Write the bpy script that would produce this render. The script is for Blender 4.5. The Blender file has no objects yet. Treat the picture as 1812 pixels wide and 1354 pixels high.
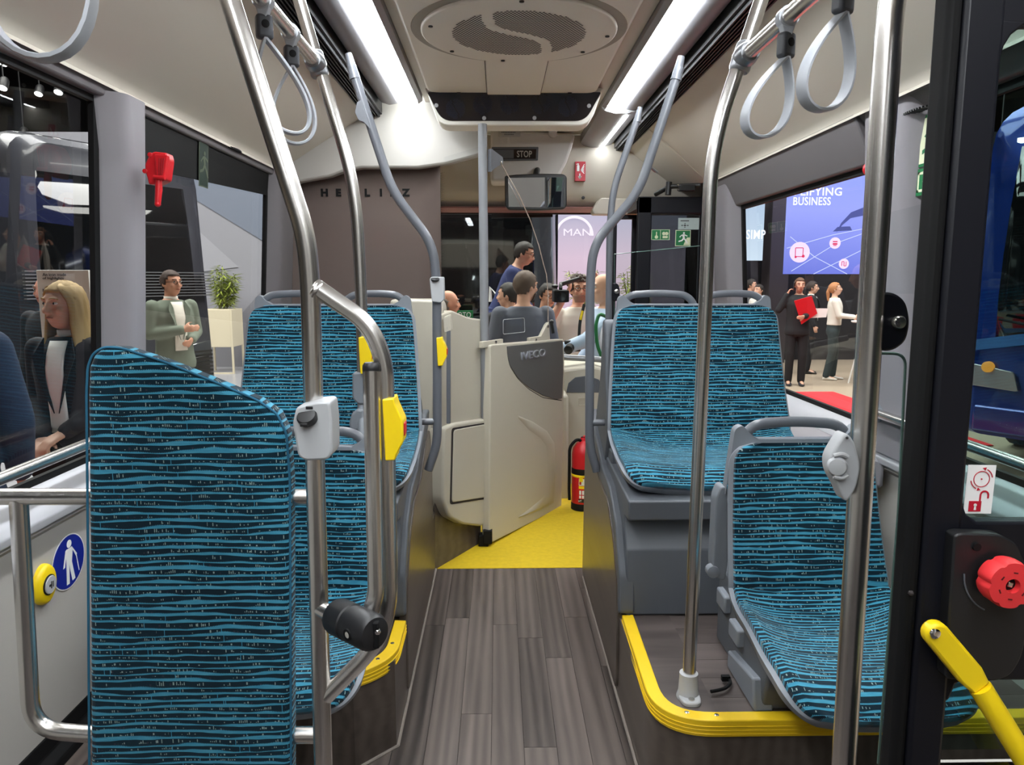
import bpy, bmesh, math, random
from mathutils import Vector, Matrix
random.seed(7)
PI = math.pi
V = Vector
scene = bpy.context.scene
COL = scene.collection

# ------------------------------------------------------------------ camera
F_PX, VPX, VPY, CAM_Z = 1300.0, 882.0, 495.0, 1.35
pitch = math.atan((677 - VPY) / F_PX)
yaw = math.atan((906 - VPX) / F_PX)
cam_d = bpy.data.cameras.new('camera')
cam_d.sensor_width = 36.0
cam_d.lens = 36.0 * F_PX / 1812
cam_d.clip_start = 0.05
cam_d.clip_end = 200
cam = bpy.data.objects.new('camera', cam_d)
cam.location = (0, 0, CAM_Z)
cam.rotation_euler = (PI / 2 - pitch, 0, -yaw)
COL.objects.link(cam)
scene.camera = cam

# ------------------------------------------------------------------ world, light, exposure
world = bpy.data.worlds.new('hall_air')
scene.world = world
world.use_nodes = True
bg = world.node_tree.nodes['Background']
bg.inputs[0].default_value = (0.80, 0.85, 0.95, 1)
bg.inputs[1].default_value = 0.16
vs = scene.view_settings
vs.view_transform = 'Standard'
vs.look = 'None'
vs.gamma = 1.0
vs.use_curve_mapping = False
vs.exposure = 0.85
LAMP_STRENGTH = 25.0

def area_light(name, loc, rot, sx, sy, power, color=(1, 1, 1)):
    d = bpy.data.lights.new(name, 'AREA')
    d.shape = 'RECTANGLE'
    d.size, d.size_y, d.energy, d.color = sx, sy, power, color
    o = bpy.data.objects.new(name, d)
    o.location = loc
    o.rotation_euler = rot
    COL.objects.link(o)
    return o

# exhibition hall floodlights, high under the hall roof
area_light('hall_flood_light', (-7, 8, 8.5), (0, 0, 0), 6, 10, 1050, (1, .96, .9))
area_light('hall_flood_light', (8, 9, 8.5), (0, 0, 0), 6, 10, 1050, (1, .96, .9))
area_light('hall_flood_light', (0.5, 10, 8.5), (0, 0, 0), 6, 6, 950, (1, .96, .92))

# ------------------------------------------------------------------ measuring helpers: a point seen at a pixel, at a known depth / side / height
_R = cam.rotation_euler.to_matrix()
def ray(px, py):
    return _R @ V(((px - 906) / F_PX, -(py - 677) / F_PX, -1))
def AY(px, py, y):
    r = ray(px, py); return V((0, 0, CAM_Z)) + r * (y / r.y)
def AX(px, py, x):
    r = ray(px, py); return V((0, 0, CAM_Z)) + r * (x / r.x)
def AZ(px, py, z):
    r = ray(px, py); return V((0, 0, CAM_Z)) + r * ((z - CAM_Z) / r.z)

# ------------------------------------------------------------------ materials
def _nt(name):
    m = bpy.data.materials.new(name); m.use_nodes = True
    nt = m.node_tree
    return m, nt, nt.nodes, nt.links, nt.nodes['Principled BSDF']
def srgb(r, g, b):
    f = lambda c: (c / 255 / 12.92) if c / 255 <= .04045 else ((c / 255 + .055) / 1.055) ** 2.4
    return (f(r), f(g), f(b), 1)
def plain(name, col, rough=.5, metal=0.0, noise=0.06, scale=40, bump=0.0, coat=0.0, spec=.5):
    m, nt, N, L, p = _nt(name)
    p.inputs['Roughness'].default_value = rough
    p.inputs['Metallic'].default_value = metal
    p.inputs['Coat Weight'].default_value = coat
    p.inputs['Specular IOR Level'].default_value = spec
    tc = N.new('ShaderNodeTexCoord'); n = N.new('ShaderNodeTexNoise')
    n.inputs['Scale'].default_value = scale; n.inputs['Detail'].default_value = 3
    L.new(tc.outputs['Object'], n.inputs['Vector'])
    mx = N.new('ShaderNodeMix'); mx.data_type = 'RGBA'
    mx.inputs[6].default_value = tuple(c * (1 - noise) for c in col[:3]) + (1,)
    mx.inputs[7].default_value = tuple(min(1, c * (1 + noise)) for c in col[:3]) + (1,)
    L.new(n.outputs['Fac'], mx.inputs[0]); L.new(mx.outputs[2], p.inputs['Base Color'])
    if bump:
        b = N.new('ShaderNodeBump'); b.inputs['Strength'].default_value = bump; b.inputs['Distance'].default_value = .002
        n2 = N.new('ShaderNodeTexNoise'); n2.inputs['Scale'].default_value = 600
        L.new(tc.outputs['Object'], n2.inputs['Vector'])
        L.new(n2.outputs['Fac'], b.inputs['Height']); L.new(b.outputs[0], p.inputs['Normal'])
    return m
def emit(name, col, strength):
    m, nt, N, L, p = _nt(name)
    p.inputs['Base Color'].default_value = (0, 0, 0, 1)
    p.inputs['Emission Color'].default_value = col
    p.inputs['Emission Strength'].default_value = strength
    return m
def mth(N, L, op, a, b=None, c=None):
    n = N.new('ShaderNodeMath'); n.operation = op
    for i, v in enumerate((a, b, c)):
        if v is None: continue
        if isinstance(v, (int, float)): n.inputs[i].default_value = v
        else: L.new(v, n.inputs[i])
    return n.outputs[0]
def glass(name, tint=(1, 1, 1), ior=1.45, boost=1.0):
    m, nt, N, L, p = _nt(name)
    N.remove(p)
    out = N['Material Output']
    t = N.new('ShaderNodeBsdfTransparent'); t.inputs[0].default_value = tuple(tint) + (1,)
    g = N.new('ShaderNodeBsdfGlossy'); g.inputs['Roughness'].default_value = 0.01
    f = N.new('ShaderNodeFresnel'); f.inputs['IOR'].default_value = ior
    mu = N.new('ShaderNodeMath'); mu.operation = 'MULTIPLY'; mu.inputs[1].default_value = boost; mu.use_clamp = True
    mx = N.new('ShaderNodeMixShader')
    ge = N.new('ShaderNodeNewGeometry'); front = mth(N, L, 'SUBTRACT', 1.0, ge.outputs['Backfacing'])   # one reflection per pane, on the side the ray meets first
    L.new(f.outputs[0], mu.inputs[0]); L.new(mth(N, L, 'MULTIPLY', mu.outputs[0], front), mx.inputs[0])
    L.new(t.outputs[0], mx.inputs[1]); L.new(g.outputs[0], mx.inputs[2])
    L.new(mx.outputs[0], out.inputs[0])
    return m
def mixc(N, L, fac, a, b):
    mx = N.new('ShaderNodeMix'); mx.data_type = 'RGBA'
    if isinstance(fac, (int, float)): mx.inputs[0].default_value = fac
    else: L.new(fac, mx.inputs[0])
    for i, v in ((6, a), (7, b)):
        if isinstance(v, tuple): mx.inputs[i].default_value = v
        else: L.new(v, mx.inputs[i])
    return mx.outputs[2]

def fabric_material():
    """woven seat cloth: wavy light-blue weft lines on petrol, pale flecks between them; laid out in metres on the seat's own UVs"""
    m, nt, N, L, p = _nt('striped_seat_cloth')
    p.inputs['Roughness'].default_value = .95
    p.inputs['Specular IOR Level'].default_value = .15
    p.inputs['Sheen Weight'].default_value = .15
    uv = N.new('ShaderNodeUVMap'); uv.uv_map = 'UVMap'
    s = N.new('ShaderNodeSeparateXYZ'); L.new(uv.outputs[0], s.inputs[0])
    u, v = s.outputs[0], s.outputs[1]
    PITCH = .0125
    def noise(su, sv, scale, detail=2):
        c = N.new('ShaderNodeCombineXYZ')
        L.new(mth(N, L, 'MULTIPLY', u, su), c.inputs[0]); L.new(mth(N, L, 'MULTIPLY', sv[0], sv[1]), c.inputs[1])
        n = N.new('ShaderNodeTexNoise'); n.noise_dimensions = '2D'
        n.inputs['Scale'].default_value = scale; n.inputs['Detail'].default_value = detail
        L.new(c.outputs[0], n.inputs['Vector']); return n.outputs['Fac']
    w = noise(5.5, (v, 24.0), 1.0, 3)
    v2 = mth(N, L, 'ADD', v, mth(N, L, 'MULTIPLY', mth(N, L, 'SUBTRACT', w, .5), .014))
    # stair-stepped edge of the weave
    row = mth(N, L, 'DIVIDE', v2, PITCH)
    idx = mth(N, L, 'FLOOR', row)
    fr = mth(N, L, 'FRACT', row)
    th = noise(9.0, (idx, 7.31), 1.0, 2)
    thick = mth(N, L, 'MULTIPLY_ADD', mth(N, L, 'SUBTRACT', th, .42), 1.05, .19)
    jag = mth(N, L, 'MULTIPLY', mth(N, L, 'PINGPONG', u, .0015), 95.0)
    stripe = mth(N, L, 'LESS_THAN', fr, mth(N, L, 'ADD', thick, jag))
    # flecks: short pale upright dashes in the dark bands
    def cells(cu, seed, thr, lo, hi, wd):
        c = N.new('ShaderNodeCombineXYZ')
        cell = mth(N, L, 'DIVIDE', u, cu)
        L.new(mth(N, L, 'FLOOR', cell), c.inputs[0]); L.new(mth(N, L, 'ADD', idx, seed), c.inputs[1])
        wn = N.new('ShaderNodeTexWhiteNoise'); wn.noise_dimensions = '2D'; L.new(c.outputs[0], wn.inputs['Vector'])
        a = mth(N, L, 'GREATER_THAN', wn.outputs['Value'], thr)
        f = mth(N, L, 'FRACT', cell)
        b = mth(N, L, 'LESS_THAN', f, wd)
        top = mth(N, L, 'MULTIPLY_ADD', mth(N, L, 'FRACT', mth(N, L, 'MULTIPLY', wn.outputs['Value'], 37.0)), hi - lo - .06, lo + .06) if hi < 1 else hi
        d = mth(N, L, 'MULTIPLY', mth(N, L, 'GREATER_THAN', fr, lo), mth(N, L, 'LESS_THAN', fr, top))
        return mth(N, L, 'MULTIPLY', mth(N, L, 'MULTIPLY', a, b), d)
    clump = mth(N, L, 'GREATER_THAN', noise(34.0, (idx, 3.7), 1.0, 1), .5)
    fleck = mth(N, L, 'MULTIPLY', cells(.0034, 11.5, .60, .52, .98, .45), clump)
    fleck2 = cells(.006, 77.5, .95, .55, .9, .45)
    tick = cells(.0035, 31.5, .986, 0, 1, .3)
    red = mth(N, L, 'MULTIPLY', cells(.006, 51.5, .7, .5, .8, .6), mth(N, L, 'GREATER_THAN', noise(13.0, (idx, 9.7), 1.0, 1), .6))
    tone = noise(3.0, (v, 3.0), 1.0, 2)
    base = mixc(N, L, tone, srgb(5, 26, 38), srgb(8, 42, 56))
    col = mixc(N, L, red, base, srgb(44, 44, 58))
    col = mixc(N, L, mth(N, L, 'MULTIPLY', mth(N, L, 'MAXIMUM', fleck, fleck2), .6), col, srgb(172, 196, 190))
    bl = mixc(N, L, noise(30.0, (v, 160.0), 1.0, 2), srgb(40, 124, 156), srgb(84, 162, 188))
    col = mixc(N, L, mth(N, L, 'MAXIMUM', stripe, tick), col, bl)
    L.new(col, p.inputs['Base Color'])
    b = N.new('ShaderNodeBump'); b.inputs['Strength'].default_value = .25; b.inputs['Distance'].default_value = .002
    n2 = noise(420.0, (v, 420.0), 1.0, 1)
    L.new(mth(N, L, 'ADD', mth(N, L, 'MULTIPLY', stripe, .6), n2), b.inputs['Height']); L.new(b.outputs[0], p.inputs['Normal'])
    return m

def wood_material(name, c1, c2, axis=1, rough=.42):
    m, nt, N, L, p = _nt(name)
    p.inputs['Roughness'].default_value = rough
    tc = N.new('ShaderNodeTexCoord'); oi = N.new('ShaderNodeObjectInfo')
    mp = N.new('ShaderNodeMapping')
    sc = [26, 26, 26]; sc[axis] = 1.6
    mp.inputs['Scale'].default_value = sc
    L.new(tc.outputs['Object'], mp.inputs['Vector'])
    off = N.new('ShaderNodeVectorMath'); off.operation = 'ADD'
    cb = N.new('ShaderNodeCombineXYZ'); k = mth(N, L, 'MULTIPLY', oi.outputs['Random'], 90)
    for i in range(3): L.new(k, cb.inputs[i])
    L.new(mp.outputs[0], off.inputs[0]); L.new(cb.outputs[0], off.inputs[1])
    n = N.new('ShaderNodeTexNoise'); n.inputs['Scale'].default_value = 1.0; n.inputs['Detail'].default_value = 5; n.inputs['Distortion'].default_value = .7
    L.new(off.outputs[0], n.inputs['Vector'])
    # cathedral grain
    wv = N.new('ShaderNodeTexWave'); wv.inputs['Scale'].default_value = .33; wv.inputs['Distortion'].default_value = 7; wv.inputs['Detail'].default_value = 2; wv.inputs['Detail Scale'].default_value = .7
    L.new(off.outputs[0], wv.inputs['Vector'])
    t = mth(N, L, 'ADD', mth(N, L, 'MULTIPLY', n.outputs['Fac'], .75), mth(N, L, 'MULTIPLY', wv.outputs['Fac'], .30))
    t = mth(N, L, 'ADD', t, mth(N, L, 'MULTIPLY', mth(N, L, 'SUBTRACT', oi.outputs['Random'], .5), .42))
    col = mixc(N, L, t, c1, c2)
    L.new(col, p.inputs['Base Color'])
    return m

def steel_material():
    m, nt, N, L, p = _nt('brushed_stainless_steel')
    p.inputs['Metallic'].default_value = 1
    p.inputs['Base Color'].default_value = (.70, .68, .65, 1)
    tc = N.new('ShaderNodeTexCoord'); n = N.new('ShaderNodeTexNoise'); n.inputs['Scale'].default_value = 30; n.inputs['Detail'].default_value = 4
    L.new(tc.outputs['Object'], n.inputs['Vector'])
    mr = N.new('ShaderNodeMapRange'); mr.inputs['To Min'].default_value = .24; mr.inputs['To Max'].default_value = .28
    L.new(n.outputs['Fac'], mr.inputs['Value']); L.new(mr.outputs[0], p.inputs['Roughness'])
    return m

M = dict(
    fabric=fabric_material(), steel=steel_material(),
    cove=plain('beige_moulded_panel', srgb(202, 195, 182), .45, bump=.08, noise=.03, scale=2),
    white_panel=plain('white_wall_laminate', srgb(184, 180, 174), .45, noise=.03, scale=3),
    pillar=plain('pale_grey_pillar_plastic', srgb(134, 130, 135), .5, noise=.03, scale=3),
    header=plain('dark_grey_header_and_pillar_shade', srgb(104, 100, 102), .5, noise=.04, scale=3),
    ceiling=plain('warm_grey_ceiling_panel', srgb(224, 222, 212), .5, bump=.06, noise=.03, scale=2),
    housing=plain('silver_grey_lamp_housing', srgb(138, 138, 142), .4, noise=.03),
    dark=plain('black_plastic', srgb(26, 26, 28), .45, noise=.1),
    satin_black=plain('satin_black_door_paint', srgb(17, 18, 25), .42, noise=.06, scale=6, spec=.3),
    rubber=plain('black_rubber', srgb(13, 13, 14), .7, spec=.25),
    grey_rail=plain('grey_powder_coat', srgb(98, 101, 107), .32, noise=.02),
    shell=plain('grey_seat_shell_plastic', srgb(126, 131, 138), .45, noise=.03, bump=.05),
    box_grey=plain('slate_grey_moulding', srgb(88, 92, 98), .48, noise=.04, bump=.05),
    light_grey=plain('light_grey_plastic', srgb(178, 180, 182), .4, noise=.02),
    cab=plain('cab_door_beige_grey', srgb(188, 182, 166), .42, noise=.03, scale=3, bump=.06),
    cab_dark=plain('cab_door_dark_inlay', srgb(92, 92, 90), .4, noise=.03),
    yellow=plain('safety_yellow_plastic', srgb(246, 212, 20), .38, noise=.02),
    yellow_trim=plain('safety_yellow_step_edge', srgb(236, 196, 28), .45, noise=.05, scale=25),
    red=plain('signal_red_plastic', srgb(200, 24, 34), .35, noise=.03),
    knob_red=plain('bright_red_knob_plastic', srgb(226, 52, 56), .4, noise=.03),
    brown_glass=plain('glossy_brown_partition', srgb(104, 92, 87), .12, noise=.05, scale=2, coat=.3),
    smoked=plain('smoked_brown_plate', srgb(38, 32, 32), .15, noise=.1),
    white=plain('white_print', srgb(236, 236, 234), .5, noise=.01),
    cream=plain('phosphorescent_cream_print', srgb(220, 224, 190), .5, noise=.01),
    green=plain('safety_green_print', srgb(20, 112, 62), .5, noise=.03),
    blue_sign=plain('blue_sign_print', srgb(16, 36, 140), .4, noise=.03),
    red_sign=plain('red_sign_print', srgb(186, 22, 46), .4, noise=.03),
    chrome=plain('chrome', (.8, .8, .8, 1), .08, 1.0, noise=.01),
    strap=plain('light_grey_strap_rubber', srgb(168, 172, 178), .5, noise=.02),
    buckle=plain('dark_grey_buckle', srgb(62, 64, 70), .45, noise=.04),
    wood=wood_material('grey_brown_wood_plank', srgb(34, 29, 28), srgb(112, 101, 95), 1),
    wood_x=wood_material('grey_brown_wood_plank_crosswise', srgb(44, 38, 37), srgb(112, 101, 97), 0),
    wood_side=wood_material('grey_brown_wood_side', srgb(52, 45, 41), srgb(96, 86, 78), 1, .3),
    gap=plain('dark_joint', srgb(46, 40, 40), .8),
    mat_yellow=plain('yellow_safety_floor', srgb(204, 174, 18), .75, noise=.16, scale=38, bump=.2),
    clear=glass('clear_window_glass', (.93, .96, .95), 1.45, 1.0),
    tint=glass('tinted_window_glass', (.88, .90, .90), 1.5, .8),
    shield=glass('clear_screen_glass', (.96, .97, .97), 1.4, .45),
    lamp=emit('lit_lamp_diffuser', (.93, .97, 1, 1), LAMP_STRENGTH),
    glow=emit('lit_edge_strip', (.95, .97, 1, 1), 5.0),
)

# ------------------------------------------------------------------ mesh helpers
class MB:
    def __init__(s): s.v = []; s.f = []; s.uv = {}
    def add(s, vs, fs):
        b = len(s.v); s.v += [V(p) for p in vs]; s.f += [[i + b for i in f] for f in fs]; return b
    def box(s, c, d, rot=None):
        x, y, z = (k / 2 for k in d); c = V(c)
        vs = [V((sx * x, sy * y, sz * z)) for sx in (-1, 1) for sy in (-1, 1) for sz in (-1, 1)]
        if rot is not None: vs = [rot @ p for p in vs]
        s.add([c + p for p in vs], [[0, 1, 3, 2], [4, 6, 7, 5], [0, 4, 5, 1], [2, 3, 7, 6], [0, 2, 6, 4], [1, 5, 7, 3]]); return s
    def b2(s, a, b):
        a, b = V(a), V(b); return s.box((a + b) / 2, [abs(k) for k in (b - a)])
    def loft(s, rings, close=True, cap=True):
        n = len(rings[0]); b = len(s.v)
        for r in rings: s.v += [V(p) for p in r]
        for i in range(len(rings) - 1):
            for j in range(n if close else n - 1):
                k = (j + 1) % n
                s.f.append([b + i * n + j, b + i * n + k, b + (i + 1) * n + k, b + (i + 1) * n + j])
        if cap and close:
            s.f.append([b + j for j in range(n)][::-1]); s.f.append([b + (len(rings) - 1) * n + j for j in range(n)])
        return s
    def prism(s, poly, d):
        d = V(d); return s.loft([poly, [V(p) + d for p in poly]])
    def tube(s, pts, r, fillet=.0, seg=14, cap=True, flat=1.0):
        pts = round_path([V(p) for p in pts], fillet)
        rr = r if callable(r) else (lambda t: r)
        n = len(pts); tan = []
        for i in range(n):
            a = pts[max(0, i - 1)]; c = pts[min(n - 1, i + 1)]; tan.append((c - a).normalized())
        up = V((0, 0, 1)) if abs(tan[0].z) < .9 else V((0, 1, 0))
        nx = tan[0].cross(up).normalized(); rings = []
        for i in range(n):
            if i: nx = (nx - tan[i] * nx.dot(tan[i])).normalized()
            ny = tan[i].cross(nx); q = rr(i / (n - 1))
            rings.append([pts[i] + nx * (q * math.cos(2 * PI * k / seg)) + ny * (q * flat * math.sin(2 * PI * k / seg)) for k in range(seg)])
        return s.loft(rings, True, cap)
    def cyl(s, a, b, r, r2=None, seg=20):
        r2 = r if r2 is None else r2
        return s.tube([a, b], lambda t: r + (r2 - r) * t, 0, seg)
    def lathe(s, c, axis, prof, seg=24):
        """prof: list of (radius, distance along axis)"""
        c, ax = V(c), V(axis).normalized()
        up = V((0, 0, 1)) if abs(ax.z) < .9 else V((0, 1, 0))
        nx = ax.cross(up).normalized(); ny = ax.cross(nx)
        return s.loft([[c + ax * h + (nx * math.cos(2 * PI * k / seg) + ny * math.sin(2 * PI * k / seg)) * max(r, 1e-4) for k in range(seg)] for r, h in prof])
    def ball(s, c, r, seg=16, rot=None):
        c = V(c); r = V(r) if hasattr(r, '__len__') else V((r, r, r)); h = seg // 2; rings = []
        for i in range(h + 1):
            t = PI * (.02 + .96 * i / h); ring = []
            for k in range(seg):
                p = V((r.x * math.sin(t) * math.cos(2 * PI * k / seg), r.y * math.sin(t) * math.sin(2 * PI * k / seg), r.z * math.cos(t)))
                ring.append(c + (rot @ p if rot is not None else p))
            rings.append(ring)
        return s.loft(rings)

def round_path(pts, fillet, steps=7):
    if fillet <= 0 or len(pts) < 3: return pts
    out = [pts[0]]
    for i in range(1, len(pts) - 1):
        p, a, b = pts[i], pts[i - 1], pts[i + 1]
        la, lb = (a - p).length, (b - p).length
        u, w = (a - p) / la, (b - p) / lb
        d = min(fillet, la * .48, lb * .48)
        p0, p2 = p + u * d, p + w * d
        for k in range(steps + 1):
            t = k / steps; out.append(p0 * (1 - t) ** 2 + p * 2 * t * (1 - t) + p2 * t * t)
    out.append(pts[-1]); return out
def round_poly(pts, r, steps=5):
    """closed polygon with rounded corners; r one number or a list"""
    n = len(pts); out = []; pts = [V(p) for p in pts]
    for i in range(n):
        p, a, b = pts[i], pts[i - 1], pts[(i + 1) % n]
        ri = r[i] if hasattr(r, '__len__') else r
        la, lb = (a - p).length, (b - p).length; d = min(ri, la * .49, lb * .49)
        if d <= 1e-5: out.append(p); continue
        p0, p2 = p + (a - p) * (d / la), p + (b - p) * (d / lb)
        for k in range(steps + 1):
            t = k / steps; out.append(p0 * (1 - t) ** 2 + p * 2 * t * (1 - t) + p2 * t * t)
    return out

def to_mesh(name, mb, mat, angle=38, smooth=True):
    me = bpy.data.meshes.new(name)
    me.from_pydata([tuple(p) for p in mb.v], [], mb.f)
    if mat is not None: me.materials.append(mat)
    bm = bmesh.new(); bm.from_mesh(me); bmesh.ops.recalc_face_normals(bm, faces=bm.faces[:]); bm.to_mesh(me); bm.free()
    if smooth:
        me.polygons.foreach_set('use_smooth', [True] * len(me.polygons)); me.set_sharp_from_angle(angle=math.radians(angle))
    return me
def total_loc(o):
    l = V((0, 0, 0))
    while o is not None: l += o.location; o = o.parent
    return l
def obj(name, mb, mat, parent=None, bevel=0, world=True, angle=38, seg=2):
    """ONE mesh object; world=True: the points are in world space"""
    if parent is not None and world:
        t = total_loc(parent); mb.v = [p - t for p in mb.v]
    o = bpy.data.objects.new(name, to_mesh(name, mb, mat, angle))
    COL.objects.link(o)
    if parent is not None: o.parent = parent
    if bevel:
        b = o.modifiers.new('edge', 'BEVEL'); b.width = bevel; b.segments = seg; b.limit_method = 'ANGLE'; b.angle_limit = math.radians(35)
        b.harden_normals = False
    return o
def tag(o, label=None, cat=None, group=None, kind=None):
    if label: o['label'] = label
    if cat: o['category'] = cat
    if group: o['group'] = group
    if kind: o['kind'] = kind
    return o
def struct(name, mb, mat, parent=None, bevel=0, label=None):
    o = obj(name, mb, mat, parent, bevel)
    if parent is None: o['kind'] = 'structure'
    if label: o['label'] = label
    return o
def thing(name, label, cat, loc=(0, 0, 0), group=None):
    o = bpy.data.objects.new(name, None); COL.objects.link(o); o.empty_display_size = .05
    o.location = V(loc); return tag(o, label, cat, group)
def copy_tree(o, parent=None):
    c = o.copy(); COL.objects.link(c)
    if parent is not None: c.parent = parent
    for ch in list(o.children): copy_tree(ch, c)
    return c
def text_mesh(body, size, spacing=1.0, extrude=.0008, align='CENTER', bold=0.0):
    cu = bpy.data.curves.new('lettering', 'FONT'); cu.body = body; cu.size = size; cu.space_character = spacing
    cu.extrude = extrude; cu.align_x = align; cu.align_y = 'CENTER'; cu.resolution_u = 3; cu.offset = bold
    o = bpy.data.objects.new('lettering', cu); COL.objects.link(o)
    bpy.context.view_layer.update()
    dg = bpy.context.evaluated_depsgraph_get()
    me = bpy.data.meshes.new_from_object(o.evaluated_get(dg))
    bpy.data.objects.remove(o)
    return me
def lettering(body, center, size, mat, parent, right=(1, 0, 0), up=(0, 0, 1), spacing=1.0, extrude=.0008, bold=0.0, width=None, name='lettering', height=None):
    me = text_mesh(body, size, spacing, extrude, 'CENTER', bold)
    me.materials.clear(); me.materials.append(mat)
    r, u = V(right).normalized(), V(up).normalized(); n = r.cross(u).normalized()
    xs = [v.co.x for v in me.vertices]; sx = 1.0; ys = [v.co.y for v in me.vertices]; sy = 1.0
    if width and xs: sx = width / max(1e-6, max(xs) - min(xs))
    if height and ys: sy = height / max(1e-6, max(ys) - min(ys))
    cx = (max(xs) + min(xs)) / 2; cy = (max(ys) + min(ys)) / 2
    base = V(center) - (total_loc(parent) if parent else V())
    for v in me.vertices: v.co = base + r * ((v.co.x - cx) * sx) + u * ((v.co.y - cy) * sy) + n * v.co.z
    o = bpy.data.objects.new(name, me); COL.objects.link(o)
    if parent is not None: o.parent = parent
    return o
class Plate:
    """a flat sign surface: origin, right and up vectors in metres; p(x, y, lift)"""
    def __init__(s, o, right, up):
        s.o, s.r, s.u = V(o), V(right).normalized(), V(up).normalized(); s.n = s.r.cross(s.u).normalized()
    def p(s, x, y, l=0.0): return s.o + s.r * x + s.u * y + s.n * l
    def poly(s, mb, pts, l=.0006, t=.0006): return mb.prism([s.p(x, y, l) for x, y in pts], s.n * t)
    def rect(s, mb, x0, y0, x1, y1, l=.0006, t=.0006, r=0):
        q = [s.p(x0, y0, l), s.p(x1, y0, l), s.p(x1, y1, l), s.p(x0, y1, l)]
        if r: q = round_poly(q, r)
        return mb.prism(q, s.n * t)
    def disc(s, mb, x, y, r, l=.0006, t=.0006, seg=20, ry=None):
        ry = ry or r
        return mb.prism([s.p(x + r * math.cos(2 * PI * k / seg), y + ry * math.sin(2 * PI * k / seg), l) for k in range(seg)], s.n * t)
    def line(s, mb, pts, w, l=.0006, t=.0006):
        for (x0, y0), (x1, y1) in zip(pts, pts[1:]):
            d = V((x1 - x0, y1 - y0)); 
            if d.length < 1e-7: continue
            q = V((-d.y, d.x)).normalized() * (w / 2)
            s.poly(mb, [(x0 + q.x, y0 + q.y), (x0 - q.x, y0 - q.y), (x1 - q.x, y1 - q.y), (x1 + q.x, y1 + q.y)], l, t)
        return mb
def pc(mb, pts, Y):
    pass
# ================================================================== SETTING: the bus shell
YB, YF = -3.0, 5.1            # back bulkhead, windscreen foot
P_Z = .28                     # seat platforms
wl = lambda z: -1.27 + .065 * z
wr = lambda z: 1.42 - .065 * z

# ---- floor with its planks
fl = MB(); fl.b2((-1.30, YB, -.06), (1.45, YF + .2, -.004))
floor = struct('floor', fl, M['gap'])
def plank_mesh(name, lx, ly, mat):
    b = MB(); b.box((0, 0, -.004), (lx - .0012, ly - .0012, .010)); me = to_mesh(name, b, mat, smooth=False); return me
PW = .0955
PL = {k: plank_mesh('plank', PW, k, M['wood']) for k in (.98, .66, .42, .30)}
def add_plank(me, x, y, z, parent):
    o = bpy.data.objects.new('plank', me); COL.objects.link(o); o.parent = parent
    o.location = V((x, y, z)) - total_loc(parent)
rng = random.Random(3)
k = 0
for c in range(-13, 15):
    x = -.024 + PW * (c + .5)
    if x - PW / 2 < -1.27 or x + PW / 2 > 1.41: continue
    y_end = 3.31 if -.40 < x < .45 else ((2.30 if x < -.93 else 1.98) if x < 0 else 1.72)
    y = .78 - rng.choice((0, .2, .45, .6))
    while y < y_end - .02:
        L_ = rng.choice((.98, .98, .66))
        if y + L_ > y_end - .22:
            rest = y_end - y
            key = round(rest, 3)
            if key < .03: break
            if key not in PL: PL[key] = plank_mesh('plank', PW, key, M['wood'])
            L_ = key
        add_plank(PL[L_], x, y + L_ / 2, 0, floor); y += L_
m_ = MB(); m_.b2((-.62, 3.312, -.003), (.62, YF + .1, .002)); struct('yellow_floor_covering', m_, M['mat_yellow'], floor, label='yellow speckled floor covering beside the cab')

# ---- platforms (wheel-arch steps)
def platform(name, outline, mat):
    b = MB(); b.prism([V((x, y, 0)) for x, y in outline], (0, 0, P_Z - .012)); return struct(name, b, mat)
rp = round_poly([V((.388, 3.22, 0)), V((.388, 1.66, 0)), V((1.40, 1.66, 0)), V((1.40, 3.22, 0))], [0, .16, 0, 0], 8)
plat_r = platform('trim_1', [(p.x, p.y) for p in rp], M['wood_side'])
tag(plat_r, 'raised wood-print platform under the seats on the door side')
lp_ = [(-.300, 3.62), (-.300, 1.98), (-.40, 1.88), (-.96, 1.88), (-.96, 2.28), (-1.25, 2.28), (-1.25, 3.62)]
plat_l = platform('trim_2', lp_, M['wood_side'])
tag(plat_l, 'raised wood-print platform under the seats on the driver side')
def cross_planks(parent, x0, x1, y0, y1, seed):
    r2 = random.Random(seed); y = y0; cache = {}
    while y < y1 - .01:
        w = min(PW, y1 - y); x = x0
        cut = x0 + (x1 - x0) * r2.choice((.28, .45, .6, .75))
        for a, b in ((x0, cut), (cut, x1)):
            me = plank_mesh('plank', b - a, w, M['wood_x'])
            add_plank(me, (a + b) / 2, y + w / 2, P_Z - .003, parent)
        y += w
cross_planks(plat_r, .545, 1.385, 1.665, 2.24, 5)
cross_planks(plat_l, -.955, -.41, 1.89, 2.24, 9)
b = MB(); b.prism([V((x, y, P_Z - .012)) for x, y in ((.396, 2.24), (.396, 1.81), (.41, 1.75), (.44, 1.70), (.49, 1.672), (.545, 1.665), (.545, 2.24))], (0, 0, .0135)); struct('platform_edge_board', b, M['wood_x'], plat_r)
# light welded seam where floor meets the risers
for nm, path in (('seam', [(.384, 3.2, .004), (.384, 1.6, .004)]), ('seam', [(-.296, 3.3, .004), (-.296, 1.98, .004), (-.40, 1.876, .004), (-.95, 1.876, .004)])):
    s_ = MB(); s_.tube([V(p) for p in path], .005, 0, 6); struct(nm, s_, plain('pale_seam', srgb(150, 140, 132), .5), floor)

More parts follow.
